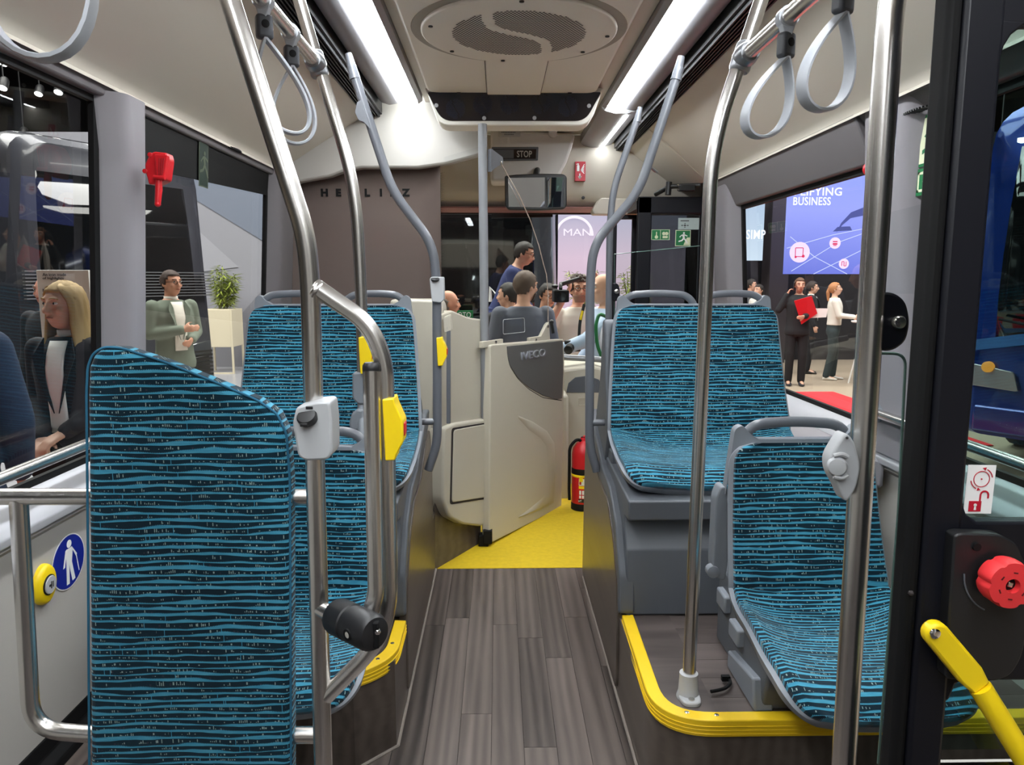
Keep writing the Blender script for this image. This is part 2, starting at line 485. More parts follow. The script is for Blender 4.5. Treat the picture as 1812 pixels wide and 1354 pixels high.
# ---- side walls below the windows
def wall_profile(side):
    s = side
    w = wl if s < 0 else wr
    q = lambda dx, z: V((w(z) - s * dx, 0, z))
    return [q(-.05, 0), q(0, 0), q(0, .09), q(.012, .10), q(.012, .68), q(.035, .70), q(.035, .745), q(.0, .80), q(-.05, .80)]
def extrude_y(prof, y0, y1, name, mat, parent=None, bevel=0, label=None):
    b = MB(); b.loft([[V((p.x, y0, p.z)) for p in prof], [V((p.x, y1, p.z)) for p in prof]])
    return struct(name, b, mat, parent, bevel, label)
wall_left = extrude_y(wall_profile(-1), YB, YF, 'wall_left', M['white_panel'])
wall_right = extrude_y(wall_profile(1), 1.15, 4.42, 'wall_right', M['white_panel'])
b = MB(); b.b2((1.33, YB, 0), (1.38, -.55, 2.2)); struct('rear_panel', b, M['white_panel'], wall_right)
for nm, s, a, c in (('baseboard_left', -1, YB, 2.28), ('baseboard_right', 1, 1.15, 1.66)):
    w = wl if s < 0 else wr; b = MB(); x = w(0)
    b.prism([V((x - s * .0, a, 0)), V((x - s * .05, a, 0)), V((x - s * .05, a, .03)), V((x - s * .022, a, .05)), V((x - s * .022, a, .10)), V((x, a, .10))], (0, c - a, 0))
    struct(nm, b, M['rubber'], None, .004)
# sill capping
for s, par, a, c in ((-1, wall_left, YB, 3.9), (1, wall_right, 1.16, 4.3)):
    w = wl if s < 0 else wr; b = MB()
    prof = [(.0, .715), (.05, .715), (.056, .74), (.045, .765), (.004, .805), (-.02, .81)]
    pr = [V((w(z) - s * dx, 0, z)) for dx, z in prof]
    b.loft([[V((p.x, a, p.z)) for p in pr], [V((p.x, c, p.z)) for p in pr]])
    struct('sill_capping', b, plain('pale_sill', srgb(196, 196, 200), .4, noise=.02), par, .004)

# ---- windows
def window(n, s, y0, y1, z0, z1, label):
    w = wl if s < 0 else wr
    bw = .028
    def quad(ya, yb, za, zb, dx, t):
        b = MB(); pts = [V((w(za) + s * dx, ya, za)), V((w(za) + s * dx, yb, za)), V((w(zb) + s * dx, yb, zb)), V((w(zb) + s * dx, ya, zb))]
        b.prism(pts, (s * t, 0, 0)); return b
    f = MB()
    for r_ in ((y0, y1, z0, z0 + bw), (y0, y1, z1 - bw, z1), (y0, y0 + bw, z0 + bw, z1 - bw), (y1 - bw, y1, z0 + bw, z1 - bw)):
        q = quad(*r_, .012, .016); base = len(f.v); f.v += q.v; f.f += [[i + base for i in fc] for fc in q.f]
    o = struct('window_%d' % n, f, M['rubber'], label=label)
    p = quad(y0, y1, z0, z1, .03, .006); obj('pane', p, M['tint'], o)
    return o
w1 = window(1, -1, -1.2, 2.25, .80, 1.885, 'long side window beside the padded board')
w2 = window(2, -1, 2.44, 3.84, .80, 1.885, 'side window past the pillar with the red hammer')
w3 = window(3, 1, 2.60, 4.06, .80, 1.755, 'side window behind the double seat on the door side')
w4 = window(4, 1, 1.2, 2.27, .80, 1.86, 'side window behind the open black door')
# dark ceramic print over the top of window 2
b = MB(); b.prism([V((wl(1.70) + .0, 2.45, 1.71)), V((wl(1.7), 3.81, 1.77)), V((wl(1.88), 3.81, 1.88)), V((wl(1.88), 2.45, 1.88))], (-.004, 0, 0)); struct('dark_band', b, M['rubber'], w2)

# pillars
def pillar(name, s, y0, y1, z0=.76, z1=1.93, d=.07, mat='pillar', parent=None):
    w = wl if s < 0 else wr
    b = MB(); rings = []
    for z in (z0, z0 + (z1 - z0) * .85, z1):
        e = .03 if z == z1 else 0
        rings.append(round_poly([V((w(z) + s * .03, y0 - e, z)), V((w(z) - s * d, y0 + .05 - e, z)), V((w(z) - s * d, y1 - .05, z)), V((w(z) + s * .03, y1, z))], .03, 4))
    b.loft(rings)
    return struct(name, b, M[mat], parent)
pillar('window_pillar', -1, 2.24, 2.45, parent=wall_left, d=.06, z1=1.89)
pillar('window_pillar', -1, 3.83, 4.2, d=.05, mat='header', parent=wall_left)  # dark header grey puts this pillar's shading into its colour
pillar('window_pillar', 1, 2.26, 2.62, parent=wall_right, d=.06)
pillar('window_pillar', 1, 4.05, 4.42, parent=wall_right, z0=.7, d=.06)
pillar('window_pillar', 1, 1.14, 1.22, parent=wall_right, d=.02)
# headers above the windows
def header(s, zlow, y0, y1, name, inset, par=None):
    w = wl if s < 0 else wr; b = MB()
    pr = [V((w(zlow) + s * .03, 0, zlow)), V((w(zlow) - s * .012, 0, zlow)), V((w(1.90) - s * inset, 0, 1.905)), V((w(1.95) - s * inset, 0, 1.97)), V((w(1.95) + s * .03, 0, 1.97))]
    b.loft([[V((p.x, y0, p.z)) for p in pr], [V((p.x, y1, p.z)) for p in pr]])
    return struct(name, b, M['header'], par, .006)
header(-1, 1.875, YB, 4.3, 'trim_3', .02)['label'] = 'dark grey window header on the driver side'
header(1, 1.75, 2.60, 4.35, 'trim_4', .075)['label'] = 'dark grey window header on the door side'
header(1, 1.855, 1.14, 2.62, 'trim_5', .06)['label'] = 'short grey window header by the open door'
# oval loudspeaker grilles under the header
for (px, py, s) in ((415, 265, -1), (1622, 196, 1)):
    par = bpy.data.objects['trim_3'] if s < 0 else bpy.data.objects['trim_5']
    c = AX(px, py, -1.125 if s < 0 else 1.25); b = MB()
    for j in range(-5, 6):
        hw = .035 * math.sqrt(max(.02, 1 - (j / 6) ** 2))
        b.box(c + V((0, j * .012, 0)), (hw, .005, .006))
    o = struct('speaker_slots', b, M['dark'], par)

# ---- ceiling
b = MB(); b.b2((-1.3, YB, 2.29), (1.45, 5.4, 2.36)); ceiling = struct('ceiling', b, M['ceiling'])
b = MB(); b.b2((-1.35, YB - .06, -.1), (1.5, YB, 2.36)); struct('wall_rear', b, M['white_panel'])
mir = lambda x, s: x if s < 0 else .16 - x
def strip(prof, y0, y1, name, mat, parent=None, s=-1, bevel=0, close=True):
    pr = [V((mir(x, s), 0, z)) for x, z in prof]; b = MB()
    b.loft([[V((p.x, y0, p.z)) for p in pr], [V((p.x, y1, p.z)) for p in pr]], close, close)
    return struct(name, b, mat, parent, bevel)
# centre panel with rounded long edges
def roundrect_xz(x0, x1, z0, z1, r):
    return round_poly([V((x0, 0, z0)), V((x1, 0, z0)), V((x1, 0, z1)), V((x0, 0, z1))], [r, r, 0, 0], 4)
outl = round_poly([V((-.332, -1.5, 2.22)), V((-.332, 3.62, 2.22)), V((.464, 3.62, 2.22)), V((.464, -1.5, 2.22))], [0, .06, .06, 0], 6)
cpan = MB(); cpan.prism(outl, (0, 0, .06))
centre = obj('centre_panel', cpan, M['ceiling'], ceiling, .014, seg=4)
# panel joints around the S-grille plate
zc = 2.22
def on_c(px, py, dz=0.0): return AZ(px, py, zc) + V((0, 0, -dz))
CX, CY, RR = .075, 2.74, .345
# round plate, slightly lowered, merging into a tab towards the front
def disc_outline(r, tab, n=64):
    pts = []
    half = tab
    a0 = math.acos(half / r)
    for k in range(n + 1):
        a = PI - a0 + (PI + 2 * a0) * k / n
        pts.append((CX + r * math.cos(a), CY + r * math.sin(a)))
    pts += [(CX + half, 3.60), (CX - half, 3.60)]
    return pts
b = MB(); b.prism([V((x, y, zc - .012)) for x, y in disc_outline(RR, .125)], (0, 0, .02))
plate = obj('round_grille_plate', b, M['ceiling'], ceiling, .006, seg=3)
b = MB(); b.prism([V((x, y, zc - .0015)) for x, y in [(CX + (RR + .035) * math.cos(2 * PI * k / 64), CY + (RR + .035) * math.sin(2 * PI * k / 64)) for k in range(64)]], (0, 0, .01))
obj('grille_recess', b, plain('greenish_grey_recess', srgb(150, 146, 134), .5, noise=.02), ceiling, .003)
for a in (100, 142, 180 + 15, 38, 80 - 80 + 2, 270):
    c = V((CX + (RR - .03) * math.cos(math.radians(a)), CY + (RR - .03) * math.sin(math.radians(a)), zc - .0135))
    b = MB(); b.lathe(c, (0, 0, -1), [(.008, -.002), (.008, .002), (.005, .003)], 10); obj('screw', b, M['dark'], ceiling)
# perforation: hexagonal holes in two halves of an S
RG = .235
hole = MB(); n_h = 0
S_CURVE = [(.11 * math.tanh((t / 30 - 1) * RG / .065), (t / 30 - 1) * RG) for t in range(61)]
pitch_h = .0125
for i in range(-22, 23):
    for j in range(-26, 27):
        x = i * pitch_h + (j % 2) * pitch_h / 2; y = j * pitch_h * .8
        r = math.hypot(x, y)
        if r > RG: continue
        # S-shaped web between the two halves
        dd = min(math.hypot(x - px_, y - py_) for px_, py_ in S_CURVE)
        if dd < .02: continue
        hole.add([V((CX + x + .0046 * math.cos(PI * q / 3), CY + y + .0046 * math.sin(PI * q / 3), zc - .0128)) for q in range(6)], [[0, 1, 2, 3, 4, 5]])
        n_h += 1
o = obj('perforation', hole, plain('dark_perforation', srgb(52, 50, 47), .8), plate); o['kind'] = 'stuff'
# joints of the tab
for pts in ([(CX - .127, 3.0), (CX - .127, 3.60)], [(CX + .127, 3.0), (CX + .127, 3.60)]):
    b = MB(); b.tube([V((pts[0][0], pts[0][1], zc - .0005)), V((pts[1][0], pts[1][1], zc - .0005))], .0016, 0, 6); obj('panel_joint', b, M['gap'], ceiling)
# side infill next to the panel, lamp housings, slots, coves
SLAT_Y1 = 4.25
for s in (-1, 1):
    yl = 3.86 if s < 0 else 3.96
    strip([(-.30, 2.285), (-.30, 2.262), (-.375, 2.262), (-.375, 2.285)], -1.5, 4.3, 'beige_infill', M['cove'], ceiling, s)
    strip([(-.60, 2.29), (-.60, 2.20), (-.69, 2.20), (-.69, 2.29)][::1], -1.5, 5.0 if s > 0 else 3.98, 'slot_backing', M['dark'], ceiling, s)
    for k in range(6):
        x = -.612 - k * .0135
        strip([(x, 2.20), (x, 2.186), (x - .0055, 2.186), (x - .0055, 2.20)], -1.5, 5.0 if s > 0 else 3.98, 'air_slot_fin', M['satin_black'], ceiling, s)
    # coves
    cove = [(-.69, 2.235), (-.683, 2.205), (-.692, 2.196), (-.72, 2.178), (-.80, 2.128), (-.95, 2.035), (-1.06, 1.966), (-1.105, 1.938), (-1.122, 1.924), (-1.127, 1.910), (-1.118, 1.898), (-1.09, 1.94), (-.66, 2.20)]
    if s > 0: cove = [(x if x > -.8 else -.8 + (x + .8) * .80, z) for x, z in cove]
    cv = [(x, z) for x, z in cove[:11]]
    back = [(x - .02, z + .035) for x, z in cv[::-1]]
    lab = 'beige moulded cove above the windows on the driver side' if s < 0 else 'beige moulded cove above the windows on the door side'
    c_ = strip(cv + back, -1.6, 4.12 if s < 0 else 4.42, 'trim_%d' % (6 if s < 0 else 7), M['cove'], None, s)
    c_['label'] = lab
    # narrow brown joint boxes along the lip
    strip([(-.665, 2.235), (-.665, 2.197), (-.684, 2.197), (-.684, 2.235)], -1.5, 4.12, 'lip_strip', M['cove'], ceiling, s)
    # close the space above the cove
    b = MB(); x0, x1 = (-1.3, -.69) if s < 0 else (.85, 1.45)
    b.b2((x0, -1.6, 2.24), (x1, 5.1, 2.29)); struct('cove_back', b, M['cove'], ceiling)

# lamps
for s in (-1, 1):
    yl = 3.86 if s < 0 else 3.96
    lamp = thing('ceiling_light', 'long lit ceiling light strip ' + ('ending above the brown partition' if s < 0 else 'ending beside the fan unit on the door side'), 'light', (mir(-.45, s), 1.0, 2.25), 'ceiling light strips')
    hp = [(-.378, 2.285), (-.378, 2.240), (-.398, 2.226), (-.403, 2.236), (-.403, 2.285)]
    ho = [(-.497, 2.285), (-.497, 2.236), (-.507, 2.226), (-.545, 2.220), (-.585, 2.232), (-.598, 2.25), (-.598, 2.285)]
    for nm, pr in (('inner_housing', hp), ('outer_housing', ho)):
        q = [V((mir(x, s), 0, z)) for x, z in pr]; b = MB(); b.loft([[V((p.x, -1.5, p.z)) for p in q], [V((p.x, yl, p.z)) for p in q]])
        obj(nm, b, M['housing'], lamp)
    df = [(-.403, 2.240), (-.412, 2.234), (-.43, 2.2295), (-.45, 2.228), (-.47, 2.2295), (-.488, 2.234), (-.497, 2.240), (-.497, 2.26), (-.403, 2.26)]
    q = [V((mir(x, s), 0, z)) for x, z in df]; b = MB(); b.loft([[V((p.x, -1.5, p.z)) for p in q], [V((p.x, yl - .004, p.z)) for p in q]])
    obj('diffuser', b, M['lamp'], lamp)
    if s > 0:
        cp = MB(); pr = hp[:4] + [(-.45, 2.224)] + ho[1:6]
        q = [V((mir(x, s), 0, z)) for x, z in pr]; cp.tube([V((p.x, yl + .005, p.z - .004)) for p in q], .005, .01, 8); obj('end_lip', cp, M['light_grey'], lamp)
# front housing on the door side, with its own narrow light
fh = thing('front_light_housing', 'silver grey housing with a thin lit line running on to the windscreen', 'light', (.6, 4.5, 2.24))
pr = [(-.378, 2.285), (-.378, 2.235), (-.40, 2.218), (-.45, 2.205), (-.52, 2.208), (-.58, 2.225), (-.598, 2.25), (-.598, 2.285)]
q = [V((mir(x, 1), 0, z)) for x, z in pr]; b = MB(); b.loft([[V((p.x, 3.965, p.z)) for p in q], [V((p.x, 5.0, p.z)) for p in q]]); obj('housing', b, M['housing'], fh)
b = MB(); b.b2((mir(-.527, 1), 4.02, 2.2045), (mir(-.507, 1), 5.0, 2.209)); obj('diffuser', b, M['lamp'], fh)

# ---- front end: bulkhead over the cab, front header, windscreen
def px_poly(pts, Y, d, name, mat, parent=None, bevel=0, rr=0):
    q = [AY(x, y, Y) for x, y in pts]
    if rr: q = round_poly(q, rr)
    b = MB(); b.prism(q, (0, d, 0)); return b
bulk = px_poly([(495, 345), (530, 322), (552, 318), (585, 312), (608, 303), (640, 297), (740, 297), (790, 290), (858, 272), (858, 150), (640, 90), (420, 180), (420, 330)], 3.98, .07, None, None)
bulk = struct('trim_8', bulk, plain('grey_beige_bulkhead', srgb(166, 163, 156), .5, noise=.02, scale=2, bump=.05), None, .012, 'beige bulkhead panel over the brown cab partition')
# front header with the slanted dome
b = MB()
pr = [(5.42, 2.29), (4.96, 2.29), (4.96, 2.18), (5.0, 1.95), (5.03, 1.88), (5.10, 1.835), (5.42, 1.835)]
b.loft([[V((-1.3, y, z)) for y, z in pr], [V((1.45, y, z)) for y, z in pr]]); struct('wall_front', b, M['cove'], None, .01)
wf = bpy.data.objects['wall_front']
b = MB(); b.b2((-1.3, 5.03, 1.826), (1.45, 5.40, 1.835)); struct('header_underside', b, plain('brick_red_shade_strip', srgb(140, 92, 84), .5), wf)
b = MB(); b.prism(round_poly([AY(1048, 372, 4.93), AY(1062, 350, 4.93), AY(1135, 352, 4.93), AY(1135, 380, 4.93), AY(1050, 379, 4.93)], .02), (0, .12, 0)); struct('header_bracket', b, M['cove'], wf, .008)
# lower front: dash and side panels
b = MB()
pr = [(5.45, 0), (5.12, 0), (5.05, .30), (5.0, .60), (5.02, .70), (5.10, .745), (5.45, .76)]
b.loft([[V((-1.3, y, z)) for y, z in pr], [V((1.45, y, z)) for y, z in pr]]); struct('dashboard', b, M['cab'], wf, .012)
b = MB(); b.b2((-1.32, 5.43, .72), (1.47, 5.47, .78)); b.b2((-1.32, 5.40, .72), (-1.25, 5.47, 1.84)); b.b2((1.38, 5.40, .72), (1.45, 5.47, 1.84)); b.b2((-1.32, 5.40, 1.82), (1.47, 5.47, 1.85))
ws = struct('window_5', b, M['rubber'], None, 0, 'windscreen of the bus')
b = MB(); b.b2((-1.28, 5.43, .75), (1.4, 5.438, 1.83)); obj('pane', b, M['clear'], ws)
b = MB(); pl_ = [AY(870, 379, 5.3), AY(978, 379, 5.3), AY(978, 384, 5.3), AY(870, 386, 5.3)]; b.prism(pl_, (0, .02, 0)); obj('sun_blind_bar', b, M['dark'], ws)
# left cab side window and wall ahead of the partition
b = MB(); b.b2((-1.24, 4.2, 1.70), (-1.2, 5.4, 2.3)); b.b2((-1.24, 4.2, .7), (-1.2, 5.4, .82)); struct('cab_side', b, M['cove'], wall_left)
# slanted panel and door header at the front doorway
cvA, cvB = V((.846, 0, 2.196)), V((1.222, 0, 1.924))
cvn = (cvB - cvA).cross(V((0, 1, 0))).normalized()
def on_cove(px, py, lift=0.0):
    r = ray(px, py); C0 = V((0, 0, CAM_Z)); t = (cvA - C0).dot(cvn) / r.dot(cvn); return C0 + r * t + cvn * lift * (1 if cvn.z < 0 else -1)
sl = MB(); sl.prism([on_cove(1148, 229), on_cove(1252, 322), on_cove(1147, 349), on_cove(1082, 289)], cvn * (-.02 if cvn.z < 0 else .02))
sp = struct('trim_9', sl, M['cove'], None, .004, 'slanted beige flap panel above the front doorway')
sg = MB(); plq = [on_cove(x, y, .002) for x, y in ((1134, 302), (1150, 292), (1166, 304), (1149, 316))]
sg.prism(plq, cvn * .002); obj('information_plate', sg, M['light_grey'], sp)
sg = MB(); mid = sum(plq, V()) / 4
sg.prism([mid + (c - mid) * .68 + (on_cove(1150, 300, .004) - on_cove(1150, 300)) for c in plq], cvn * .001); obj('red_print', sg, M['red_sign'], sp)
# black door machinery below the flap
dm = thing('door_mechanism', 'black door actuator arms above the front door', 'mechanism', AY(1195, 335, 4.5))
b = MB(); b.tube([AY(1160, 344, 4.6), AY(1185, 330, 4.5), AY(1240, 328, 4.4)], .014, .03, 10); obj('actuator_arm', b, M['dark'], dm)
b = MB(); b.cyl(AY(1182, 345, 4.5), AY(1184, 322, 4.5), .018); obj('pivot', b, M['dark'], dm)
b = MB(); b.box(AY(1215, 333, 4.42), (.09, .05, .035)); obj('motor_block', b, M['dark'], dm, .004)
b = MB()
for px, py in ((1200, 328), (1200, 336)): b.ball(AY(px, py, 4.33), .007, 8)
obj('bolt_heads', b, M['chrome'], dm)
b = MB(); b.b2((.85, 4.6, 1.78), (1.4, 5.05, 1.83)); struct('door_header', b, M['satin_black'], wf)
# outer skin over the right side between windows and roof (keeps hall light out)
b = MB(); b.b2((1.36, 1.1, 1.86), (1.40, 5.1, 2.3)); b.b2((1.36, -.6, 2.02), (1.40, 1.1, 2.3)); struct('outer_skin', b, M['satin_black'], wall_right)
b = MB(); b.b2((-1.22, YB, 1.95), (-1.18, 4.3, 2.3)); struct('outer_skin', b, M['satin_black'], wall_left)
# ================================================================== SEATS
def seat_profile(H, depth, drop, lean):
    """side profile (y, z) from the top of the backrest, down to the crease and out along the pan; the passenger faces -y"""
    pts = [V((lean, H, 0)), V((lean * .62, H * .62, 0)), V((lean * .12, H * .22, 0)), V((0.0, .045, 0)), V((-.075, -.005, 0)), V((-.20, -.012, 0)), V((-depth + .06, .0 - drop * .25, 0)), V((-depth, -drop, 0))]
    # dense Catmull-Rom
    out = []
    P = [pts[0] + (pts[0] - pts[1]) * .5] + pts + [pts[-1] + (pts[-1] - pts[-2]) * .5]
    for i in range(1, len(P) - 2):
        for k in range(14):
            t = k / 14
            p0, p1, p2, p3 = P[i - 1:i + 3]
            out.append(.5 * ((2 * p1) + (p2 - p0) * t + (2 * p0 - 5 * p1 + 4 * p2 - p3) * t * t + (3 * p1 - p0 - 3 * p2 + p3) * t ** 3))
    out.append(pts[-1])
    return [(p.x, p.y) for p in out]
def seat_surface(prof, w_at, r_top, r_front, bol, off, grow=0.0, nu=22, uv=True):
    """rows of points over the seat; off pushes the surface along its normal, grow widens it"""
    n = len(prof); arc = [0]
    for a, b in zip(prof, prof[1:]): arc.append(arc[-1] + math.hypot(b[0] - a[0], b[1] - a[1]))
    L_ = arc[-1]; rows = []; uvs = []
    for i, (y, z) in enumerate(prof):
        a = prof[max(0, i - 1)]; c = prof[min(n - 1, i + 1)]
        tx, tz = c[0] - a[0], c[1] - a[1]; l = math.hypot(tx, tz); tx, tz = tx / l, tz / l
        nx, nz = tz, -tx                     # seat-side normal
        if nx > 0 and i < n * .4: nx, nz = -nx, -nz
        if i >= n * .4 and nz < 0 : nx, nz = -nx, -nz
        s = arc[i]; hw = w_at(s / L_) / 2 + grow
        for e, r in ((s, r_top), (L_ - s, r_front)):
            if e < r: hw = hw - r + math.sqrt(max(0, r * r - (r - e) ** 2))
        row = []; ru = []
        for k in range(nu + 1):
            u = -1 + 2 * k / nu
            b = bol(s / L_) * (abs(u) ** 3.0)
            edge = -.010 * max(0, (abs(u) - .93) / .07) ** 2 if off > 0 else 0
            o = off + b + edge
            x = u * hw
            row.append(V((x, y + nx * o, z + nz * o))); ru.append((x, -s))
        rows.append(row); uvs.append(ru)
    return rows, uvs
def grid_shell(front, back):
    """closed shell from two equal grids"""
    b = MB(); nr, nc = len(front), len(front[0])
    for g in (front, back):
        for r in g: b.v += r
    q = nr * nc
    for i in range(nr - 1):
        for j in range(nc - 1):
            a = i * nc + j
            b.f.append([a, a + 1, a + nc + 1, a + nc]); b.f.append([q + a, q + a + nc, q + a + nc + 1, q + a + 1])
    ring = [j for j in range(nc)] + [i * nc + nc - 1 for i in range(1, nr)] + [(nr - 1) * nc + j for j in range(nc - 2, -1, -1)] + [i * nc for i in range(nr - 2, 0, -1)]
    for a, c in zip(ring, ring[1:] + ring[:1]): b.f.append([a, q + a, q + c, c])
    return b
def set_uv(o, uvs_flat):
    me = o.data; lay = me.uv_layers.new(name='UVMap')
    for lp in me.loops: lay.data[lp.index].uv = uvs_flat[lp.vertex_index % len(uvs_flat)]
def make_seat(label, loc, w_top, w_bot, H, depth, lean, handles, group=None, drop=.05, off_uv=(0, 0)):
    root = thing('passenger_bench' if w_top > .5 else 'passenger_chair', label, 'seat', loc, group)
    prof = seat_profile(H, depth, drop, lean)
    w_at = lambda t: w_top + (w_bot - w_top) * min(1, max(0, t / .5)) ** .8
    bol = lambda t: .018 + .030 * math.exp(-((t - .62) / .16) ** 2)
    fr, uvs = seat_surface(prof, w_at, .05, .075, bol, .022)
    bk, _ = seat_surface(prof, w_at, .05, .075, bol, -.004)
    o = obj('cushion', grid_shell(fr, bk), M['fabric'], root, world=False, angle=60)
    fl_ = [(u + off_uv[0], v + off_uv[1]) for r in uvs for (u, v) in r]; set_uv(o, fl_)
    f2, _ = seat_surface(prof, w_at, .055, .08, bol, .006, .011)
    b2, _ = seat_surface(prof, w_at, .055, .08, bol, -.028, .005)
    obj('shell', grid_shell(f2, b2), M['shell'], root, world=False, angle=50)
    # handles over the top of the backrest
    hw = w_top / 2 + .006; top = H; y0 = lean + .012
    for (xa, xb, dip_a, dip_b) in handles:
        za, zb = top - .075 * dip_a - .0, top - .075 * dip_b
        hgt = .042
        pa = V((xa, y0 + .004, za)); pb = V((xb, y0 + .004, zb))
        ins = .032 if abs(xb - xa) > .2 else .02
        sgn = 1 if xb > xa else -1
        p1 = V((xa + sgn * ins * (1.0 if dip_a else .5), y0 + .012, top + hgt)); p2 = V((xb - sgn * ins * (1.0 if dip_b else .5), y0 + .012, top + hgt))
        m_ = (p1 + p2) / 2 + V((0, .004, .008))
        b = MB(); b.tube([pa, p1, m_, p2, pb], .0135, .045, 12, True, .8); obj('handle', b, M['grey_rail'], root, world=False)
    # shoulder pieces that carry the handles
    for s in (-1, 1):
        b = MB(); x = s * hw
        q = round_poly([V((x + s * .008, y0 - .012, top - .14)), V((x - s * .006, y0 - .012, top - .05)), V((x - s * .055, y0 - .012, top - .005)), V((x - s * .085, y0 - .012, top + .002)), V((x - s * .05, y0 - .012, top + .022)), V((x - s * .032, y0 - .008, top + .045)), V((x - s * .012, y0 - .008, top + .035))], .012, 3)
        b.prism(q, (0, .03, 0)); obj('shoulder', b, M['shell'], root, .004, world=False)
    b = MB()
    b.prism(round_poly([V((-hw + .05, y0 - .008, top - .03)), V((hw - .05, y0 - .008, top - .03)), V((hw - .06, y0 - .008, top + .010)), V((-hw + .06, y0 - .008, top + .010))], .01, 3), (0, .024, 0)); obj('top_rail', b, M['shell'], root, .004, world=False)
    return root

# --- double seat on the door side
wT, wB = .585, .655
cxR = (AY(1085, 700, 2.62).x + AY(1393, 700, 2.62).x) / 2
S_R2 = make_seat('wide blue striped double seat on the grey box beside the white pillar', (cxR + .005, 2.66, .735), wT, wB, .515, .40, .10, [(-.29, .02, 1, .55), (.02, .29, .55, 1)], 'wide double seats over the wheel arches')
# --- double seat on the driver side
cxL = (AY(425, 700, 2.62).x + AY(731, 700, 2.62).x) / 2
S_L2 = copy_tree(S_R2); S_L2.location = (cxL, 2.66, .735); S_L2['label'] = 'wide blue striped double seat in front of the brown partition'
# --- single low seat on the door side
S_R1 = make_seat('single low blue striped seat with a white push button beside it', (.753, 1.70, .545), .335, .375, .40, .40, .09, [(-.155, .155, 1, 1)], 'single low seats on the platforms', .05, (.3, .4))
S_L1 = copy_tree(S_R1); S_L1.location = (-.492, 1.83, .50); S_L1['label'] = 'single low blue striped seat behind the padded board and steel poles'

# under-seat consoles
def console(name, label, x0, x1, y, mat, ztop=.66):
    t = thing(name, label, 'seat base', ((x0 + x1) / 2, y + .2, P_Z))
    pr = [(y, P_Z + .002), (y + .004, .50), (y + .05, .56), (y + .055, .595), (y - .01, .60), (y - .012, .665), (y + .62, .70), (y + .62, P_Z + .002)]
    b = MB(); b.loft([[V((x0, yy, z)) for yy, z in pr], [V((x1, yy, z)) for yy, z in pr]]); obj('housing', b, mat, t, .006)
    return t
cR = console('seat_box', 'slate grey box under the double seat on the door side', .405, 1.10, 2.225, M['box_grey'])
b = MB(); b.prism(round_poly([V((.80, 2.20, .56)), V((1.02, 2.20, .56)), V((1.02, 2.20, .605)), V((.80, 2.20, .605))], .008), (0, .02, 0)); obj('latch_panel', b, M['box_grey'], cR, .002)
b = MB(); b.b2((.41, 2.60, .68), (1.08, 2.70, .73)); obj('seat_carrier', b, M['box_grey'], cR, .005)
cL = console('seat_box', 'slate grey box under the double seat on the driver side', -1.08, -.315, 2.225, M['box_grey'])
# ledge between double seat and side wall
b = MB(); pr = [V((1.12, 2.72, .62)), V((1.34, 2.45, .62)), V((1.34, 3.85, .62)), V((1.12, 3.85, .62))]; b.prism(pr, (0, 0, .12)); o = struct('side_ledge', b, M['pillar'], wall_right, .02)

# sculpted aisle-side panels of the wheel boxes
def yz_panel(name, pts, x, t, mat, parent, bevel=.004, rr=.03):
    b = MB(); q = round_poly([V((x, y, z)) for y, z in pts], rr); b.prism(q, (t, 0, 0)); return obj(name, b, mat, parent, bevel)
def pyz(px, py, x): p = AX(px, py, x); return (p.y, p.z)
sr = thing('wheel_arch_panel', 'sculpted wood-print side panel below the double seat on the door side', 'panel', (.39, 2.7, 0))
pts = [pyz(1041, 1020, .384), pyz(1047, 835, .384), (2.98, .74), (2.75, .66), (2.52, .60), (2.35, .50), (2.25, .36), (2.235, .27), (2.2, .02), (3.2, .02)]
pts = [(3.2, .02), (3.16, .60), (3.10, .715), (2.95, .70), (2.72, .60), (2.50, .585), (2.36, .50), (2.265, .38), (2.235, .27), (2.235, .02)]
yz_panel('wood_face', pts, .380, .024, M['wood_side'], sr)
pts2 = [(3.12, .80), (3.02, .80), (2.80, .72), (2.66, .66), (2.48, .64), (2.33, .56), (2.23, .42), (2.215, .29), (2.25, .28), (2.265, .38), (2.36, .50), (2.50, .585), (2.72, .60), (2.95, .70), (3.10, .74)]
yz_panel('grey_border', pts2, .383, .05, M['box_grey'], sr, .006, .02)
b = MB(); b.prism(round_poly([V((.40, 3.0, .74)), V((.40, 2.70, .66)), V((.40, 2.64, .80)), V((.40, 2.72, 1.0)), V((.40, 2.78, 1.20)), V((.40, 2.82, 1.2)), V((.40, 2.86, .98))], .03), (.05, 0, 0)); obj('seat_side_shield', b, M['box_grey'], sr, .02)
sl_ = thing('wheel_arch_panel', 'sculpted wood-print side panel below the double seat on the driver side', 'panel', (-.3, 2.7, 0))
yz_panel('wood_face', pts, -.322, .028, M['wood_side'], sl_)
yz_panel('grey_border', pts2, -.350, .052, M['box_grey'], sl_, .006, .02)
b = MB(); b.prism(round_poly([V((-.32, 3.1, .74)), V((-.32, 2.70, .66)), V((-.32, 2.62, .80)), V((-.32, 2.78, .92)), V((-.32, 2.95, .92)), V((-.32, 3.05, .86))], .05), (-.10, 0, 0)); obj('seat_side_shield', b, M['box_grey'], sl_, .02)

